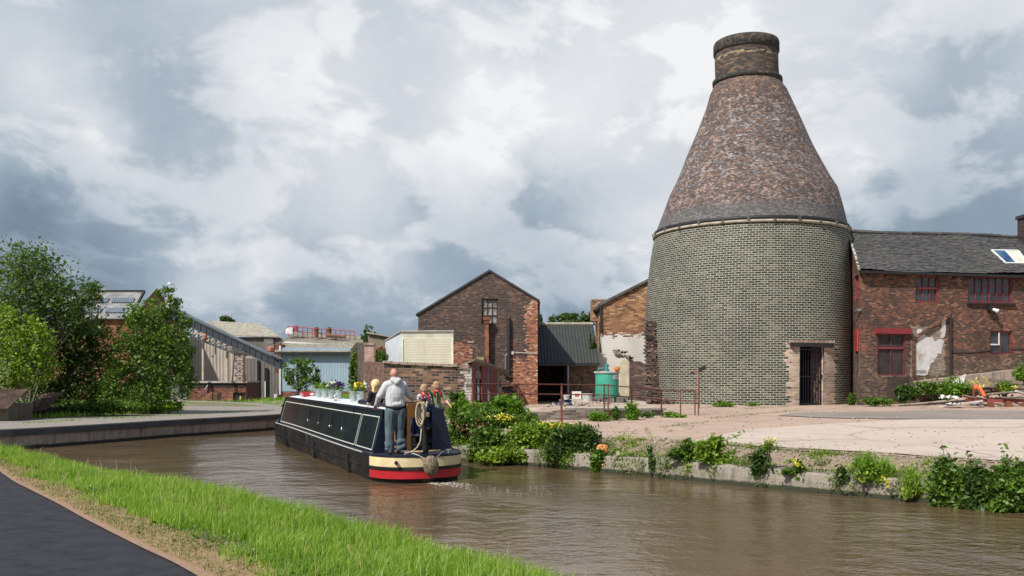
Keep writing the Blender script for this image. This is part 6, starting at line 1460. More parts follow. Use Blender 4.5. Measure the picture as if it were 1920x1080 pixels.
def child(name,label,base,facing,s,shirt,hair,kneedir,handpos,jacket=True,legdrop=.42,seated=True,longhair=False,trouser=None):
    """seated child; base = hip point in boat coordinates (u,v,z)"""
    b=Vector(base); T=lambda p: TB((b.x+p[1],b.y+p[0],b.z+p[2]))
    t=thing('person',label,'person',tuple(T((0,0,-.02))))
    S_=lambda *p: tuple(Vector(p)*s)
    hc=S_(0,.035,.70); f=Vector(facing); hcaps,hb=headcaps(hc,f,s*1.12)
    r=Vector((f.y,-f.x,0)).normalized()
    k=Vector(kneedir).normalized(); fw=Vector((f.x,f.y,0)).normalized()
    LSh=tuple(-r*.135*s+Vector((0,.01,.50*s)));RSh=tuple(r*.135*s+Vector((0,.01,.50*s)))
    caps=[((0,0,.46*s),(0,.02*s,.60*s),.045*s,.042*s),(LSh,RSh,.05*s,.05*s),((0,0,.40*s),(0,0,.08*s),.095*s,.095*s)]
    hands=[]
    sleeves=[]
    for sh,hp in zip((LSh,RSh),handpos):
        hp=Vector(hp); sv=Vector(sh); mid=(sv+hp)/2+Vector((0,0,-.07*s))+(sv-Vector((0,0,.5*s))).normalized()*.04*s
        caps+=[(sh,tuple(mid),.036*s,.030*s),(tuple(mid),tuple(hp),.030*s,.021*s)]; dirn=(hp-mid).normalized(); sd=dirn.cross(Vector((0,0,1))).normalized()
        caps+=hand(hp,dirn,(0,0,-1),sd*(1 if sh is LSh else -1),.72*s,.5); sleeves.append((sh,tuple(mid)))
    legs=[]
    for q in (-1,1):
        side=Vector((k.y,-k.x,0))*q*.065*s; hip=side+Vector((0,0,.03)); kn=hip+k*.36*s+Vector((0,0,.0)); an=kn+Vector((0,0,-legdrop*s))+k*(.05*s*q); 
        legs+=[(tuple(hip),tuple(kn),.062*s,.046*s),(tuple(kn),tuple(an),.044*s,.030*s)]; caps+=[(tuple(an),tuple(an+k*.11*s+Vector((0,0,-.03*s))),.026*s,.022*s)]
        solid('shoe',[(tuple(an+Vector((0,0,-.02*s))-k*.02*s),tuple(an+k*.125*s+Vector((0,0,-.035*s))),.040*s,.032*s)],M_shoe if longhair else simple('white_black_trainer',(.30,.30,.31),.6,0,.9,14) if 'white_black_trainer' not in bpy.data.materials else bpy.data.materials['white_black_trainer'],t,T,.008,2)
    solid('body',caps+legs+hcaps,M_skinp,t,T,.0075,3,hb)
    solid('shirt',[(LSh,RSh,.066*s,.066*s),((0,0,.42*s),(0,0,.06*s),.115*s,.12*s)]+[(a,tuple((Vector(a)*.25+Vector(c)*.75)),.056*s,.047*s) for a,c in sleeves],shirt,t,T,.009,3)
    solid('trousers',[(a,c,r0*1.28,r1*1.4) for a,c,r0,r1 in legs]+[((-.05*s,0,.03),(.05*s,0,.03),.105*s,.105*s)],trouser or M_jeanb,t,T,.009,2)
    if jacket:
        m=MB(T)
        for q in (-1,1):
            pts=[r*q*.085*s+Vector((0,0,.40*s))+fw*-.118*s, r*q*.085*s+Vector((0,0,.50*s))-fw*.085*s, r*q*.08*s+Vector((0,0,.575*s))+fw*0, r*q*.08*s+Vector((0,0,.50*s))+fw*.10*s, r*q*.08*s+Vector((0,0,.25*s))+fw*.14*s]
            m.tube(pts,[.018*s,.026*s,.028*s,.034*s,.036*s],8)
        m.tube([-r*.10*s+Vector((0,0,.55*s))-fw*.06*s,Vector((0,0,.53*s))-fw*.1*s,r*.10*s+Vector((0,0,.55*s))-fw*.06*s],.018*s,8)
        m.build('lifejacket',M_life,t,smooth=True)
        m=MB(T); m.tube([Vector((0,0,.50*s))-fw*.115*s,Vector((0,0,.22*s))-fw*.13*s],.014*s,6); m.build('harness_strap',M_blk,t)
    c=Vector(hc)
    if longhair:
        solid('hair',[(tuple(c-f*.03*s+r*x*s+Vector((0,0,.03*s))),tuple(c-f*.045*s+r*x*1.25*s+Vector((0,0,-.15*s-.03*abs(math.sin(x*70))*s))),.052*s,.032*s) for x in (-.07,-.035,0,.035,.07)],hair,t,T,.009,2,[(tuple(c-f*.014*s+Vector((0,0,.045*s))),(.122*s,.122*s,.118*s))])
    else:
        solid('hair',[(tuple(c-f*.05*s+r*x*s+Vector((0,0,.05*s))),tuple(c-f*.07*s+r*x*s+Vector((0,0,-.045*s))),.05*s,.035*s) for x in (-.04,0,.04)],hair,t,T,.009,2,[(tuple(c-f*.014*s+Vector((0,0,.052*s))),(.096*s,.102*s,.086*s))])
    face_parts(t,T,hc,f,s)
    return t
M_blond=fabric('blonde_hair',(.78,.56,.28),.3,14,.8,18); M_lbrown=fabric('light_brown_hair',(.42,.27,.15),.3,14,.6,18)
child('boy','boy in grey top and red lifejacket seated beside the coiled rope, one leg bent',(1.10,.30,1.31),(-.1,1,0),.80,M_grey,M_lbrown,(-.86,-.5,0),((-.13,.10,.16),(.16,.16,.2)),legdrop=.52)
child('boy','boy in olive green shirt and red lifejacket leaning on the right cabin corner',(1.15,.60,1.40),(.15,1,0),.76,M_green,M_lbrown,(-.95,-.15,0),((-.14,.13,.18),(.22,-.19,.13)),legdrop=.5)
child('woman','blonde person in black top standing in the hatch left of the bald man',(2.55,-.36,1.27),(-.35,1,0),.93,M_blk,M_blond,(0,1,0),((-.15,.14,.18),(.16,.14,.18)),jacket=False,longhair=True,trouser=M_blk)
def wake():
    rr=np.random.default_rng(3); m=MB(); 
    for _ in range(330):
        a=rr.random(); 
        px=806+ (a**.9)*76+rr.normal()*4; py=905+a*7+rr.normal()*(1.6+1.6*a); Y=F*EYE/(py-HOR); s=rr.uniform(.003,.013)*(1-.5*a)
        m.ball(((px-960)*Y/F,Y,.004),1,6,(s*2.2,s*1.6,s*.4))
    for _ in range(60):
        px=880+rr.random()*160; py=912+rr.random()*14; Y=F*EYE/(py-HOR); s=rr.uniform(.003,.007); m.ball(((px-960)*Y/F,Y,.002),1,5,(s*2,s*1.4,s*.5))
    tag(m.build('wake_foam',simple('foam',(.5,.45,.38),.6),smooth=True),'pale foam churned up behind the stern','foam',kind='stuff')
wake()
# ================================================================ vegetation
def cloud(c,r,n,rng,clump=.16,k=None,shell=.55):
    """leaf positions gathered in clumps inside an ellipsoid"""
    k=k or max(10,int(n/26)); d=rng.standard_normal((k,3)); d/=np.linalg.norm(d,axis=1)[:,None]
    rad=(shell+(1-shell)*rng.random(k))**.8; rad*=1+.14*rng.standard_normal(k); cc=d*rad[:,None]
    w=rng.random(k)**1.2+.15; idx=rng.choice(k,n,p=w/w.sum()); p=cc[idx]+rng.standard_normal((n,3))*clump*(.6+.8*rng.random(k))[idx][:,None]
    return np.asarray(c)+p*np.asarray(r)
def tree(name,label,cat,px,Y,zb,blobs,mat,n,leaf,group=None,trunks=1,bark=None,depth=1.0,seed=1,lean=0,tr=.09,clump=.15):
    rng=np.random.default_rng(seed); rr=random.Random(seed); base=Vector((XX(px,Y),Y,zb)); t=thing(name,label,cat,base,group)
    C=[];ar=[]
    for (bx,by,rx,ry,*dy) in blobs:
        dyy=dy[0] if dy else 0; Yb=Y+dyy; C.append((Vector((XX(bx,Yb),Yb,ZZ(by,Yb))),(rx*Yb/F,max(rx,ry)*.85*Yb/F*depth,ry*Yb/F))); ar.append(rx*ry)
    tot=sum(ar); pts=np.concatenate([cloud(tuple(c),r,max(30,int(n*a/tot)),rng,clump*1.2) for (c,r),a in zip(C,ar)])
    pts=pts[pts[:,2]>zb+.03]
    m=MB()
    for k in range(trunks):
        b=base+Vector((rr.uniform(-.25,.25)*(trunks>1),rr.uniform(-.2,.2)*(trunks>1),-.15)); top=C[k%len(C)][0]+Vector((0,0,C[k%len(C)][1][2]*.3))
        mid=b.lerp(top,.45)+Vector((rr.uniform(-.15,.15),rr.uniform(-.1,.1),0)); r0=tr*(1 if k==0 else .6)
        m.tube([b,b.lerp(mid,.5)+Vector((rr.uniform(-.05,.05),0,0)),mid,top],[r0,r0*.8,r0*.6,r0*.2],8)
        for (c,r) in C:
            s=b.lerp(mid,.6+.4*rr.random()); 
            for q in range(3):
                e=c+Vector((rr.uniform(-.6,.6)*r[0],rr.uniform(-.5,.5)*r[1],rr.uniform(-.3,.7)*r[2])); h=s.lerp(e,.5)+Vector((0,0,.1*(e-s).length)); m.tube([s,h,e],[r0*.38,r0*.22,r0*.06],5)
    m.build('trunk',bark or M_bark,t,smooth=True)
    leafmesh('crown',pts,leaf,mat,t,rng=rng,aspect=.5,up=.25,jit=.5)
    return t
M_bark=simple('tree_bark',(.12,.10,.08),.9,0,.4,6,.6,25,stretch=(3,3,.6)); M_palebark=simple('pale_bark',(.33,.31,.27),.85,0,.35,6,.5,25)
G='trees along the left towpath'
tree('willow_tree','tall feathery mid green tree, the leftmost and highest of the towpath trees','tree',40,35,.45,[(20,540,70,62),(70,535,60,52),(120,560,48,42),(45,490,52,30),(150,545,34,20),(155,600,34,36),(30,610,90,60,1),(100,620,70,50,1),(172,560,20,14)],leafmat('willow_leaf',[(.04,.075,.022),(.085,.145,.036),(.16,.23,.065)],.4),16500,.125,G,3,seed=3,clump=.2)
tree('leafy_tree','bushy yellowish green tree in front at the left edge','tree',38,32,.5,[(25,640,48,42),(70,635,30,36),(15,695,50,38),(60,690,40,36),(5,600,30,28)],ML_light,9500,.11,G,2,M_palebark,seed=5)
tree('leafy_tree','dark dense tree with thin pale twin stems left of the orange brick works','tree',103,36.5,.45,[(150,650,48,48),(115,690,50,50),(175,700,40,52),(140,745,55,35),(85,745,50,34),(170,625,28,25)],ML_dark,12000,.12,G,2,M_palebark,seed=8)
tree('hawthorn_tree','full dark green tree with sparse top sprigs right of the brick works','tree',285,36,.4,[(308,548,20,12),(322,570,16,18),(285,590,36,30),(262,625,46,38),(318,625,36,42),(240,668,42,42),(300,680,56,50),(345,655,18,32),(225,715,36,42),(270,735,48,32),(328,725,34,38),(348,612,15,24),(350,690,16,36),(206,742,28,26)],ML_mid,19000,.115,G,3,seed=12)
tree('sapling','small round young tree seen just over the boat roof before the blue shed','tree',565,38,.5,[(552,690,20,17),(572,684,20,14),(585,703,17,15),(548,708,18,14),(572,712,20,12),(592,716,10,7),(560,722,14,9)],ML_mid,2600,.105,None,1,seed=15,tr=.045,clump=.14)
G2='far tree tops'
tree('distant_tree','small tree top showing over the mossy works roof','tree',423,90,-.3,[(423,598,10,6),(428,601,10,5)],ML_dark,500,.3,G2,1,seed=21)
tree('distant_tree','pale tree top behind the ruined wall, left of the cream container','tree',690,62,-.3,[(690,622,7,10),(696,632,10,10),(684,636,6,9)],ML_dark,600,.22,G2,1,seed=22)
tree('distant_tree','row of bushy green tree tops above the canopy ridge','tree',1072,64,0,[(1040,600,12,8),(1062,597,16,10),(1085,595,17,11),(1105,600,12,9),(1075,608,38,8)],ML_dark,2600,.2,G2,2,seed=23)
tree('distant_tree','little tree top just right of the warehouse gable','tree',1012,58,0,[(1012,602,5,12)],ML_dark,300,.2,G2,1,seed=24)
# undergrowth below the left trees
for i,(px,py,rx,ry,Y,mt,lab) in enumerate(((20,762,40,14,33.5,ML_dark,'low dark bush under the yellowish tree at the left edge'),(150,765,45,12,34.5,ML_dark,'low dark undergrowth between the pale stems and the brick works'),(230,762,50,12,34.5,ML_mid,'spreading green undergrowth below the full dark tree'),(300,762,40,9,36,ML_bright,'bright green weeds at the right foot of the full dark tree'),(385,764,30,6,52,ML_bright,'bright green weed clump before the red brick hut'))):
    tree('bush',lab,'bush',px,Y,.3 if Y<40 else -.2,[(px-rx*.4,py,rx*.6,ry),(px+rx*.35,py+1,rx*.6,ry*.9)],mt,2600,.1 if Y<40 else .13,'low bushes below the left trees',2,seed=30+i,tr=.03)
# ---- grass
def grass(name,pts,h,w,mat,rng,lean=.35,label=None,cat=None,kind='stuff',parent=None,group=None):
    n=len(pts); P_=np.asarray(pts,float); a=rng.random(n)*2*np.pi; hh=h*(.55+.75*rng.random(n)) if np.isscalar(h) else h*(.6+.7*rng.random(n)); ww=w*(.7+.6*rng.random(n))
    side=np.stack([np.cos(a),np.sin(a),0*a],1); la=rng.random(n)*2*np.pi; ln=lean*np.abs(rng.standard_normal(n))*hh; ld=np.stack([np.cos(la)+.35,np.sin(la)+.1,0*la],1)
    up=np.array([0,0,1.]); mid=P_+up*hh[:,None]*.55+ld*ln[:,None]*.35; tip=P_+up*(hh-ln*.45)[:,None]+ld*ln[:,None]
    s=side*ww[:,None]*.5
    co=np.stack([P_-s,P_+s,mid-s*.75,mid+s*.75,tip-s*.12,tip+s*.12],1).reshape(-1,3)
    b=np.arange(n)[:,None]*6; f=np.concatenate([b+[0,1,3,2],b+[2,3,5,4]],0)
    o=npmesh(name,co,f,mat,parent)
    if parent is None: tag(o,label,cat,group,kind)
    return o
def mg(name,cols,tr=.45):
    n=NM(name,.42,0,.4); v=n.coord(); r=n.new('ShaderNodeNewGeometry').outputs['Random Per Island']
    f=n.math('ADD',n.math('MULTIPLY',r,.7),n.math('MULTIPLY',n.math('SUBTRACT',n.noise(v,.9,4,.6),.3),.7),clamp=True); k=len(cols)
    c=n.ramp(f,[(i/(k-1),c) for i,c in enumerate(cols)]); n.col(c)
    t=n.new('ShaderNodeBsdfTranslucent'); n.L.new(n.mix(1,c,(1.2,1.25,.6),'MULTIPLY'),t.inputs[0]); mx=n.new('ShaderNodeMixShader'); mx.inputs[0].default_value=tr
    n.L.new(n.b.outputs[0],mx.inputs[1]); n.L.new(t.outputs[0],mx.inputs[2]); n.L.new(mx.outputs[0],n.N['Material Output'].inputs[0]); return n.m
MG_verge=mg('verge_grass',[(.06,.14,.014),(.125,.255,.022),(.215,.37,.035),(.35,.49,.085),(.52,.54,.24)])
MG_short=mg('short_grass',[(.04,.09,.015),(.10,.17,.03),(.20,.25,.06),(.34,.27,.13)])
MG_dry=mg('dry_stalks',[(.28,.20,.10),(.45,.34,.19),(.55,.45,.28)],.2)
def verge():
    rng=np.random.default_rng(4); N=520000
    x=rng.uniform(-16,2.5,N); y=rng.uniform(6.3,24,N)
    dN=np_dist(x,y,nN); ins=np_inside(x,y,CANAL); pp=[tuple(p) for p in pes]; dP=np_dist(x,y,pp)
    pathpoly=np.array([tuple(p) for p in path]); inp=np_inside(x,y,pathpoly)
    near=np.hypot(x,y); keep=(~ins)&(~inp)&(dN>.1)&(dN<3.6)&(np.abs(x)/y<.66)
    x,y,dN,dP,near=x[keep],y[keep],dN[keep],dP[keep],near[keep]
    nz=npnoise(x,y,1.3,5)*.5+npnoise(x,y,3.7,2)*.5
    # tall grass on the canal half of the verge; thin trampled fringe along the path; a few gaps on the edging
    tall=(dP>.50+.55*nz)&(dN>.22+.22*npnoise(x,y,2.1,9)); frac=0
    th=np.clip(15/np.maximum(near,7)**1.0*1.25,.55,1.0)
    rn=rng.random(len(x)); k=tall&(rn<th)
    h=(.145+.10*npnoise(x,y,1.9,3)+.07*np.clip(dP-1.2,0,1))*(1-.55*np.exp(-(dN/.25)**2)); h=np.clip(h,.08,.40)
    far=y>17.5; h=np.where(far,h*1.25,h)
    z=hraw(x[k],y[k])[0]; grass('verge_grass',np.column_stack([x[k],y[k],z-.01]),h[k],.0075+.0*x[k],MG_verge,rng,.42,'long bright green grass filling the verge between path and canal','grass')
    k2=(~tall)&(dP>.10)&(rn<.42+.5*np.clip(nz,-.6,.6)); z=hraw(x[k2],y[k2])[0]
    grass('short_grass',np.column_stack([x[k2],y[k2],z]),.055,.008,MG_short,rng,.7,'short worn grass and clippings along the edge of the path','grass')
    k5=(npnoise(x,y,1.1,12)*.5+npnoise(x,y,2.9,7)*.5>.22)&(dP>.15)&(dP<1.9)&(rn<.16); z=hraw(x[k5],y[k5])[0]
    o=leafmesh('verge_weeds',np.column_stack([x[k5],y[k5],z+.03+.05*rng.random(k5.sum())]),.035,ML_mid,rng=rng,aspect=.75,up=1.2); tag(o,'clover and broad leaved weeds mixed into the verge grass','weeds',kind='stuff')
    k4=(~tall)&(dP>.05)&(rn<.22*(1+nz)); z=hraw(x[k4],y[k4])[0]
    grass('dry_clippings',np.column_stack([x[k4],y[k4],z+.004]),.035,.010,MG_dry,rng,2.2,'straw coloured mown clippings and wood bits along the path edge','clippings')
    k3=rng.random(len(x))<.007; z=hraw(x[k3],y[k3])[0]; hh=np.where(tall[k3],.30,.03)
    grass('dry_grass_stalks',np.column_stack([x[k3],y[k3],z+.015]),hh,.006,MG_dry,rng,.5,'straw coloured dry stalks among the verge grass','grass')
verge()
def far_grass():
    rng=np.random.default_rng(6); x=rng.uniform(-26,-9,60000); y=rng.uniform(27,60,60000)
    dW=np_dist(x,y,nW); ins=np_inside(x,y,CANAL); nz=npnoise(x,y,.9,4)
    k=(~ins)&(((dW>5.0+.6*nz)&(dW<30))|((dW>2.3)&(dW<3.2)&(nz>-.2)&(y<38)&(x<-11.5)))
    x,y,dW=x[k],y[k],dW[k]; z=hraw(x,y)[0]; h=np.where(dW<4,.05,np.where(y>38,.32,.22))
    grass('bank_grass',np.column_stack([x,y,z]),h,.03,MG_verge,rng,.4,'green grass on the far left bank below the trees','grass')
far_grass()
# ---- plants on the right bank
def bush(name,label,blobs,Y,mat,n,leaf,zb=None,flowers=None,cat='bush',group=None,seed=1,clump=.17,aspect=.55,droop=0,sprigs=(),bladed=0):
    rng=np.random.default_rng(seed); rr=random.Random(seed)
    cx=sum(b[0] for b in blobs)/len(blobs); base=Vector((XX(cx,Y),Y,.35 if zb is None else zb)); t=thing(name,label,cat,base,group)
    C=[];ar=[]
    for (bx,by,rx,ry,*dy) in blobs:
        Yb=Y+(dy[0] if dy else 0); C.append((Vector((XX(bx,Yb),Yb,ZZ(by,Yb))),(rx*Yb/F,min(.55,rx*.7*Yb/F),ry*Yb/F))); ar.append(rx*ry)
    n=int(n*1.9); C=[(c,(r[0]*1.16,r[1]*1.2,r[2]*1.14)) for c,r in C]; tot=sum(ar); pts=[cloud(tuple(c),r,max(20,int(n*a/tot)),rng,clump*1.15,shell=.3) for (c,r),a in zip(C,ar)]
    m=MB()
    for (c,r) in C:
        for q in range(4): e=c+Vector((rr.uniform(-.7,.7)*r[0],rr.uniform(-.4,.4)*r[1],rr.uniform(-.2,.9)*r[2])); m.tube([base+Vector((rr.uniform(-.1,.1),rr.uniform(-.05,.05),0)),base.lerp(e,.5)+Vector((0,0,.05)),e],[.014,.009,.004],5)
    for (sx,sy) in sprigs:
        e=Q(sx,sy,Y); s=C[0][0] if not C else min((c for c,_ in C),key=lambda c:(c-e).length); m.tube([s,s.lerp(e,.5)+Vector((rr.uniform(-.04,.04),0,0)),e],[.010,.007,.003],5)
        k=26; f=rng.random(k); pts.append(np.array([tuple(s.lerp(e,.25+.75*a)) for a in f])+rng.standard_normal((k,3))*.035)
    m.build('stems',M_stem,t,smooth=True)
    P_=np.concatenate(pts); leafmesh('foliage',P_,leaf,mat,t,rng=rng,aspect=aspect,up=.3,droop=droop,jit=.5)
    if bladed: 
        b=np.concatenate([np.array(tuple(c))+rng.standard_normal((bladed,3))*[r[0]*.4,.06,.02]-[0,0,r[2]*.5] for c,r in C]); grass('blades',b,.3,.012,MG_verge,rng,.5,parent=t)
    for (fx0,fx1,fy0,fy1,fm,fn,fs,nm) in (flowers or ()):
        k=max(3,fn//6); q=np.column_stack([rng.uniform(fx0,fx1,k),rng.uniform(fy0,fy1,k)]); Yf=Y-.25
        c=np.array([tuple(Q(a,b,Yf+rng.uniform(-.15,.3))) for a,b in q]); c=np.repeat(c,6,0)+rng.standard_normal((k*6,3))*fs*.55; leafmesh(nm,c,fs,fm,t,rng=rng,aspect=.85)['kind']='stuff'
    return t
M_stem=simple('plant_stem',(.10,.10,.04),.8,0,.4,6)
G3='bushes spilling over the canal quay'
bush('weed_clump','tall weeds with dark red valerian flowers beside the boat stern',[(868,800,28,22),(890,795,28,20),(862,835,22,25),(888,835,26,24)],23.2,ML_mid,5200,.075,flowers=[(852,912,788,815,MP_val,420,.045,'red_bloom'),(870,905,815,835,MP_val,60,.04,'red_bloom')],group=G3,seed=41)
bush('bush','leafy bush trailing over the quay right of the valerian weeds',[(915,825,26,22),(930,848,24,18),(905,850,24,16),(955,835,20,20)],22.3,ML_mid,4600,.085,group=G3,seed=42)
bush('bush','bright low bush with yellow green leaves touching the water',[(925,858,24,10),(945,852,22,12),(975,855,18,10)],21.7,ML_light,2400,.08,group=G3,seed=43)
bush('weed_clump','bank of weeds topped with a line of yellow flowers by the railing foot',[(900,778,26,14),(935,790,30,12),(960,798,26,12),(985,790,26,12)],24.3,ML_mid,4200,.07,zb=.6,flowers=[(903,962,778,788,MP_yellow,300,.045,'yellow_bloom')],group=G3,seed=44)
bush('broadleaf_shrub','broad leaved bright shrub standing against the railing',[(945,758,22,14),(965,770,20,14),(930,770,18,12),(885,768,26,12),(860,765,16,12)],25.2,ML_bright,2600,.13,zb=.6,group=G3,seed=45,sprigs=[(945,742),(925,752),(868,735)])
bush('bush','rounded leafy bush on the quay right of the low bright bush',[(985,815,26,18),(1010,820,22,20),(975,835,22,14),(1000,845,20,14)],22.0,ML_light,3800,.085,group=G3,seed=46)
bush('weed_clump','feathery weeds with pale yellow flowers behind the dark drooping bush',[(1025,803,22,8),(1050,800,24,8),(1078,802,18,8)],23.3,ML_light,1800,.06,zb=.5,flowers=[(1008,1078,792,802,MP_yellow,240,.035,'yellow_bloom')],group=G3,seed=47)
bush('bush','dark drooping long leaved bush hanging over the concrete quay',[(1060,825,26,20),(1090,820,26,22),(1045,845,20,18),(1080,850,28,22),(1108,845,18,18),(1070,868,20,10)],21.0,ML_dark,5400,.11,group=G3,seed=48,aspect=.3,droop=.6)
bush('bush','small trailing bush beside the orange litter on the quay edge',[(1125,860,14,14),(1140,868,12,9),(1118,874,10,8),(1150,858,8,6)],20.2,ML_mid,1300,.075,group=G3,seed=49,flowers=[(1120,1160,868,876,MP_yellow,20,.03,'yellow_bloom')])
def qY(px):   # depth of the quay line under this pixel column
    best=None; pl=[tuple(p) for p in offset(RIGHTS,.02)]
    for a,b in zip(pl,pl[1:]):
        ra=a[0]/a[1] if a[1]>0 else 9; rb=b[0]/b[1] if b[1]>0 else 9; r=(px-960)/F
        if (ra-r)*(rb-r)<=0 and a[1]>3: k=(r-ra)/(rb-ra+1e-9); return a[1]+(b[1]-a[1])*k
    return 16
G4='weeds growing from the quay wall'
for i,(lab,bl,mt,n,lf,fl,sp,bd) in enumerate((
 ('thin dark stalk weed hanging on the quay, first right of the orange litter',[(1219,850,4,10),(1222,872,5,13)],ML_dark,420,.06,None,[(1217,833)],0),
 ('leafy quay weed with hanging roots, left of the tall sprig plant',[(1272,850,14,9),(1290,842,11,13),(1300,858,10,10)],ML_mid,1300,.065,None,[(1292,822)],0),
 ('tall bushy quay weed with sprigs rising above the pale slab',[(1318,848,14,16),(1340,834,12,16),(1365,868,12,9),(1345,862,14,12)],ML_light,1900,.07,None,[(1353,822),(1395,812),(1372,835),(1338,822)],0),
 ('round dark weed with pointed leaves on the quay, right of the sprig plant',[(1423,862,13,16),(1421,880,10,10)],ML_dark,900,.075,None,[(1424,845)],0),
 ('airy yellow flowered weed standing on the slab edge',[(1440,838,8,8)],ML_light,220,.04,[(1430,1462,823,833,MP_yellow,70,.025,'yellow_bloom')],[(1436,825),(1452,826),(1445,822)],0),
 ('trailing quay weed with one yellow flower head at mid quay',[(1478,885,12,6),(1497,882,10,12),(1515,889,9,6),(1500,898,8,6)],ML_mid,900,.06,[(1490,1508,860,878,MP_yellow,80,.03,'yellow_bloom')],[(1498,862)],0),
 ('grassy quay clump with yellow green leaves and long blades',[(1620,872,20,9),(1640,890,26,13),(1665,902,14,9),(1655,880,16,9)],ML_light,1700,.06,[(1655,1680,895,912,MP_yellow,120,.03,'yellow_bloom')],[(1630,845)],160),
 ('small dark quay weed between the yellow head and the grassy clump',[(1578,886,8,10)],ML_dark,300,.06,None,[],0),
 ('long bladed drooping quay weed left of the big right hand bush',[(1708,900,12,9),(1718,915,12,12),(1700,925,8,8)],ML_light,800,.08,None,[],120))):
    Y=qY(bl[0][0])-.05; bush('quay_weed',lab,bl,Y,mt,n,lf,flowers=fl,group=G4,seed=60+i,sprigs=sp,bladed=bd,cat='weed')
G5='dense bushes at the right end of the quay'
for i,(lab,bl,n,mt,sp) in enumerate((('dense dark bush, left part of the thicket at the right end of the quay',[(1775,892,20,20),(1765,915,22,22),(1800,908,26,24),(1790,938,26,16),(1760,935,14,14)],5200,ML_mid,[(1765,832),(1775,850),(1790,856),(1752,860)]),
  ('dense dark bush in the middle of the right hand thicket',[(1835,900,22,16),(1850,918,30,26),(1840,944,30,16)],4600,ML_dark,[(1812,848),(1845,868),(1828,866)]),
  ('dense dark bush cut by the right edge of the picture',[(1890,900,24,20),(1905,920,28,28),(1885,948,28,16),(1925,900,20,30)],5200,ML_mid,[(1880,842),(1900,858),(1918,862)]))):
    bush('bush',lab,bl,qY(bl[0][0])-.1,mt,n,.075,group=G5,seed=80+i,sprigs=sp)
# weeds on terrace, yard and along walls
G6='weed tufts in the yard'
for i,(lab,px,py,rx,ry,Y,mt,n,lf,fl) in enumerate((
 ('rounded grassy tussock in front of the retaining wall',1123,784,19,11,27.6,ML_bright,1500,.05,None),
 ('small leafy weed right of the grassy tussock',1156,776,9,12,28.0,ML_mid,500,.06,None),
 ('tall leafy weed beside the thick railing post',1186,772,12,17,28.2,ML_bright,900,.07,None),
 ('low dandelion leaves between two railing posts',1262,780,22,6,29.6,ML_bright,600,.08,None),
 ('dock leaves at the foot of the retaining wall',1215,778,14,5,29.2,ML_mid,300,.07,None),
 ('grass tuft at the middle of the kiln foot',1359,758,19,5,37.2,ML_bright,600,.07,None),
 ('thin grass tuft at the kiln foot near the door',1412,758,14,3,37.6,ML_bright,260,.06,None),
 ('leafy weed in the corner between kiln and red workshop',1598,748,8,12,38.6,ML_mid,450,.09,None),
 ('low green weeds below the red lintel window',1648,752,30,6,37.6,ML_mid,900,.09,None),
 ('dark nettles by the plaster patch',1700,738,22,13,37.5,ML_dark,1100,.1,None),
 ('yellow flowering ragwort behind the debris heap',1790,728,30,16,37.3,ML_bright,1600,.09,[(1815,1852,706,724,MP_yellow,130,.06,'yellow_bloom')]),
 ('green weeds on the heap left of the ragwort',1745,728,26,12,37.4,ML_mid,1200,.09,None),
 ('yellow flowered weeds among the old timbers',1885,725,14,8,36.9,ML_bright,500,.08,[(1875,1905,722,730,MP_yellow,60,.05,'yellow_bloom')]),
 ('bramble at the foot of the leaning pole',1912,705,12,18,38.4,ML_bright,600,.09,None),
 ('ivy growing down the crumbling dark wall',668,700,11,36,40.0,ML_mid,1400,.11,None),
 ('fern like plant on the wall top beside the container',716,668,10,9,36.0,ML_mid,400,.08,None),
 ('creeper beside the canopy end and white wall',1112,655,6,26,43.8,ML_dark,600,.09,None),
 ('climbing weeds on the brick wall left of the white pier',855,745,14,10,27.8,ML_dark,500,.07,None),
 ('tiny weed alone on the pinkish yard',1193,826,6,5,22,ML_bright,120,.05,None),
 ('small sprout on the pale slab behind the litter',1180,832,12,4,21,ML_mid,160,.05,None),
 ('little weed beside the railing end kerb',1292,800,8,3,26,ML_mid,80,.05,None))):
    bush('weed_tuft',lab,[(px-rx*.3,py,rx*.7,ry),(px+rx*.35,py+ry*.1,rx*.6,ry*.85)],Y,mt,n,lf,zb=ZZ(py+ry,Y),flowers=fl,group=G6,seed=100+i,cat='weed')
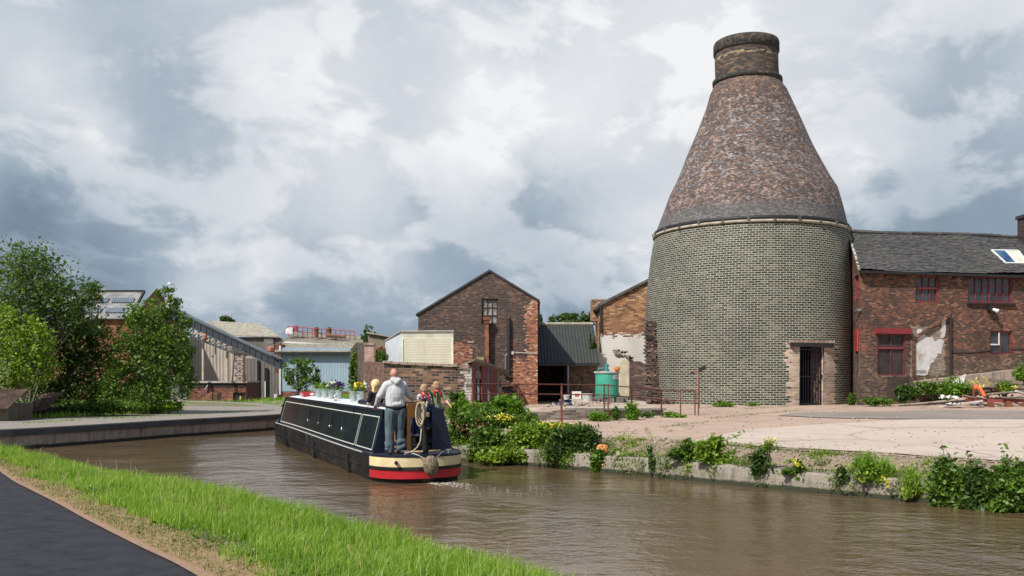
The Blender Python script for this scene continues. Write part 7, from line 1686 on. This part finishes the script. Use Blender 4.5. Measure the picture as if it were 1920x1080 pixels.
# ================================================================ small things
def debris():
    # orange litter
    Y=20.3; t=thing('litter_bag','crumpled orange plastic litter on the quay edge','litter',tuple(Q(1128,850,Y))); m=MB(); N1=14; idx=[]
    for i in range(9):
        row=[]
        for j in range(N1): a=2*math.pi*j/N1; b=math.pi*i/8; r=.11*(1+.35*noise.noise(Vector((i*1.1,j*1.3,.5)))); row.append(m.av(Q(1129,843,Y)+Vector((r*1.3*math.sin(b)*math.cos(a),r*math.sin(b)*math.sin(a),r*math.cos(b)))))
        idx.append(row)
    for a,b in zip(idx,idx[1:]):
        for j in range(N1): m.face((a[j],a[(j+1)%N1],b[(j+1)%N1],b[j]))
    m.build('bag',simple('orange_plastic',(.60,.22,.06),.5,0,.4,9),t); m=MB(); m.tube([Q(1129,838,Y),Q(1131,834,Y),Q(1135,835,Y)],.012,5); m.build('knot',bpy.data.materials['orange_plastic'],t)
    # rusty flat trailer
    Y=36.3; z=.80; x0,x1=XX(1835,Y),XX(1945,Y); t=thing('rusty_trolley','rusty red flat trolley with small iron wheels on the yard','trolley',((x0+x1)/2,Y+.5,z))
    m=MB(); m.box(x0,x1,Y,Y+.08,z+.24,z+.36); m.box(x0,x1,Y+1.0,Y+1.08,z+.24,z+.36); 
    for i in range(6): xx=x0+(x1-x0)*(i+.02)/5.2; m.box(xx,xx+.08,Y+.081,Y+.999,z+.26,z+.34)
    m.build('chassis',simple('red_rust_paint',(.20,.045,.035),.8,0,.45,6,.3,20),t)
    for xx in (x0+.45,x0+1.15,x1-.5):
        for yy in (Y-.07,Y+1.09):
            m=MB(); m.tube([(xx,yy,z+.15),(xx,yy+.06,z+.15)],[.15,.15],18); m.build('wheel',M_rust,t)
    m=MB(); m.tube([(x0,Y+.4,z+.3),(x0-.5,Y+.2,z+.5)],.03,6); m.box(x0-.0,x0+.1,Y+.35,Y+.5,z+.36,z+.75); m.build('drawbar',M_rust,t)
    # orange drain pipe
    a,b=Q(1828,724,36.4),Q(1846,743,36.2); t=thing('orange_pipe','short bright orange drain pipe sticking up beside the trolley','pipe',tuple(b)); m=MB(); m.tube([a,a.lerp(b,.5)+Vector((.05,0,.06)),b],[.075,.07,.07],12); m.build('pipe_barrel',simple('orange_pipe_plastic',(.75,.13,.02),.45,0,.15,5),t); m=MB(); d=(b-a).normalized(); m.tube([a-d*.04,a+d*.1],[.09,.09],12); m.build('socket',bpy.data.materials['orange_pipe_plastic'],t)
    rr=random.Random(12); mt=simple('weathered_timber',(.17,.135,.10),.9,0,.5,5,.5,15); mp=simple('pale_board',(.46,.43,.40),.8,0,.35,5)
    G='old timbers heaped behind the trolley'
    for i,(ax,ay,bx,by,r,Y,lab,mm) in enumerate(((1855,712,1915,718,.14,37.2,'thick weathered beam, topmost of the timber heap',mt),(1858,724,1918,726,.13,37.0,'weathered beam lying under the topmost one',mt),(1805,742,1850,748,.09,36.6,'thin log leaning on the end of the trolley',mt),(1850,740,1925,733,.09,36.7,'long bent branch lying on the trolley',mt),(1800,757,1842,752,.07,36.1,'pale broken board pointing at the orange pipe',mp),(1762,763,1805,757,.05,36.0,'flat pale board left of the debris heap',mp),(1905,733,1930,742,.08,36.3,'pale split board at the right edge on the trolley',mp),(1880,745,1930,748,.06,36.2,'dark plank across the trolley bed',mt))):
        a,b=Q(ax,ay,Y),Q(bx,by,Y+rr.uniform(-.2,.3)); m=MB()
        if i in (2,3): m.tube([a,a.lerp(b,.5)+Vector((0,0,rr.uniform(-.04,.08))),b],[r*.6,r*.55,r*.4],8)
        else: m.bar(a,b,r*1.6,r)
        o=m.build('old_timber',mm,None,bevel=.008); tag(o,lab,'timber',G)
    for i,(px,py,s,Y,lab) in enumerate(((1780,750,.32,36.2,'torn white plastic sheet sticking up left of the trolley'),(1790,760,.28,35.9,'crumpled white plastic lying flat beside the boards'),(1832,762,.2,36.0,'dark blue plastic scrap under the trolley end'))):
        m=MB(); n=9; c=Q(px,py,Y); idx=[[m.av(c+Vector(((a/n-.5)*s*2.2,(b/n-.5)*s,.16*s+s*.9*abs(noise.noise(Vector((a*.35,b*.35,i*3.7))))*(1 if i==0 else .5)))) for b in range(n+1)] for a in range(n+1)]
        for a in range(n):
            for b in range(n): m.face((idx[a][b],idx[a+1][b],idx[a+1][b+1],idx[a][b+1]))
        tag(m.build('plastic_sheet',M_white if i<2 else simple('blue_scrap',(.03,.05,.12),.5)),lab,'plastic sheet')
    a,b=Q(1903,735,38.3),Q(1925,655,39.6); m=MB(); m.tube([a,b],[.05,.04],7); tag(m.build('leaning_pole',M_blackwood),'dark pole leaning on the workshop wall at the right edge','pole')
    m=MB(); corr(m,Q(1783,735,37.1),Vector((.55,.1,.3)),Vector((.15,.1,.45)),.1,.015); tag(m.build('corrugated_scrap',simple('pale_tin',(.40,.40,.38),.6,0,.2,5)),'small pale corrugated scrap standing in the weeds','scrap')
    m=MB(); 
    for i in range(40): p=Q(rr.uniform(1715,1900),rr.uniform(730,742),37.7); s=rr.uniform(.05,.15); m.obox(p+Vector((0,0,0)),s*1.8,s,s,Matrix.Rotation(rr.uniform(0,3),3,Vector((1,rr.random(),rr.random()))))
    tag(m.build('brick_rubble',brickmat('rubble_brick',[(0,(.06,.04,.035)),(1,(.26,.15,.1))],(.2,.17,.14))),'broken brick and stone scattered under the weeds by the workshop','rubble',kind='stuff')
    # raised stone ledge along the workshop wall
    uz,A0,t_,n_ = WS; m=MB(); p=[uz(1715,712),uz(1900,700)]; m.bar(A0+t_*p[0][0]+n_*.25+Vector((0,0,p[0][1]-.35)),A0+t_*p[1][0]+n_*.25+Vector((0,0,p[1][1]-.12)),.5,.6); tag(m.build('stone_ledge',M_wharfblock),'sloping stone ledge at the foot of the workshop wall','ledge')
debris()

def quay_fringe():
    rng=np.random.default_rng(77); rr=random.Random(77); pl=[p for p in dense([tuple(p) for p in offset(RIGHTS,-.12)],.05) if p.y<24.2 and p.x<9.2]
    G='small weeds rooted along the quay edge'; pos=[]
    mats=[ML_mid,ML_dark,ML_light,ML_bright]
    P1=[];P2=[]
    for k in range(150):
        i=rr.randrange(len(pl)-1); p=pl[i]; t=(pl[i+1]-pl[i]).normalized(); d=rr.choice([-.12,-.05,.1,.3,.6,.9])*rr.uniform(.6,1.2); q=p+Vector((t.y,-t.x))*d
        s=rr.uniform(.04,.16); n=int(40+900*s); hang=d<.02
        c=np.array([q.x,q.y,(.26 if hang else H_(q.x,q.y)+s*.6)])+rng.standard_normal((n,3))*[s,s*.6,s*(1.0 if hang else .6)]
        (P1 if rr.random()<.5 else P2).append(c)
    for nm,P_,mt,lab in (('ground_weeds',P1,ML_mid,'small mixed green weeds scattered over the quay rubble'),('ground_weeds',P2,ML_light,'small yellow green weeds scattered over the quay rubble')):
        c=np.concatenate(P_); c=c[c[:,2]>.03]; o=leafmesh(nm,c,.05,mt,rng=rng,aspect=.5); tag(o,lab,'weeds',kind='stuff')
    # thin grass over the rubble strip
    N=26000; i=rng.integers(0,len(pl)-1,N); d=rng.random(N)**1.3*1.35; xs=[];
    A=np.array([tuple(p) for p in pl]); T=A[i+1]-A[i]; T/=np.linalg.norm(T,axis=1)[:,None]; q=A[i]+np.stack([T[:,1],-T[:,0]],1)*(d[:,None]-.02)
    nz=npnoise(q[:,0],q[:,1],2.2,6)*.5+npnoise(q[:,0],q[:,1],6.1,2)*.5; k=nz>.12; q=q[k]; z=hraw(q[:,0],q[:,1])[0]; z=np.maximum(z,.38)
    grass('quay_grass',np.column_stack([q,z]),.10,.009,MG_short,rng,.6,'thin mixed grass over the rubble along the quay top','grass')
quay_fringe()
def cracks_weeds():
    rng=np.random.default_rng(5); pts=[]
    for (a,b,n) in (((1330,785),(1500,772),260),((1395,770),(1480,766),160),((1240,800),(1330,790),120),((1250,826),(1290,822),120),((1480,762),(1590,765),60),((1210,800),(1235,838),80),((1560,762),(1720,764),200)):
        p,q=P(a[0],a[1],.75),P(b[0],b[1],.75)
        f=rng.random(n); c=np.array(p)[None]*(1-f[:,None])+np.array(q)[None]*f[:,None]+rng.standard_normal((n,3))*[.05,.05,0]; c[:,2]=[H_(x,y)+.03 for x,y in c[:,:2]]; pts.append(c)
    grass('crack_grass',np.concatenate(pts),.07,.012,MG_short,rng,.6,'thin grass growing in the cracks of the yard concrete','grass')
cracks_weeds()

def yard_grit():
    rr=random.Random(31); m=MB()
    for _ in range(380):
        px=rr.uniform(1150,1920); py=763+ (rr.random()**1.6)*75; q=P(px,py,.72)
        if q.y>38 or (q.x>20 and q.y>37): continue
        s=rr.uniform(.012,.035)*(1 if rr.random()<.95 else 2.0); m.obox((q.x,q.y,H_(q.x,q.y)+.05),s*1.5,s*1.2,s*.8,Matrix.Rotation(rr.uniform(0,3),3,Vector((rr.random(),rr.random(),1))))
    tag(m.build('yard_grit',M_coping),'grit and small stones scattered over the yard concrete','grit',kind='stuff')
yard_grit()

# ---------------------------------------------------------------- countable pieces become parts of their own
def split_loose(o):
    me=o.data; n=len(me.vertices); par=list(range(n))
    def fd(x):
        while par[x]!=x: par[x]=par[par[x]]; x=par[x]
        return x
    for e in me.edges:
        a,b=fd(e.vertices[0]),fd(e.vertices[1])
        if a!=b: par[a]=b
    gr={}
    for p in me.polygons: gr.setdefault(fd(p.vertices[0]),[]).append(p.index)
    if len(gr)<2: return
    sm=me.polygons[0].use_smooth; uv=me.uv_layers[0].data if me.uv_layers else None
    for k,(r_,fs) in enumerate(gr.items()):
        ix={};v=[];f=[];uvs=[]
        for fi in fs:
            p=me.polygons[fi]; f.append([ix.setdefault(q,len(ix)) for q in p.vertices]); uvs+= [tuple(uv[l].uv) for l in p.loop_indices]
        v=[None]*len(ix)
        for q,j in ix.items(): v[j]=tuple(me.vertices[q].co)
        m2=bpy.data.meshes.new(o.name); m2.from_pydata(v,[],f); m2.materials.append(me.materials[0]); l=m2.uv_layers.new(name='UVMap')
        for j,c in enumerate(uvs): l.data[j].uv=c
        m2.polygons.foreach_set('use_smooth',[sm]*len(f))
        if k==0: first=m2
        else:
            c=o.copy(); c.data=m2; S.collection.objects.link(c)
    o.data=first
for o in list(S.objects):
    b=o.name.split('.')[0]
    if o.type=='MESH' and b in ('door_slot','bunker_legs','column','drive_motor','stern_bulkhead','red_board','post','block_base','band_clamp','skylight','ladder_rail','bunker_leg') or (b=='side_wall' and o.parent and o.parent.name.startswith('blue_shed')):
        if o.type=='MESH' and not (b=='skylight' and o.children): split_loose(o)
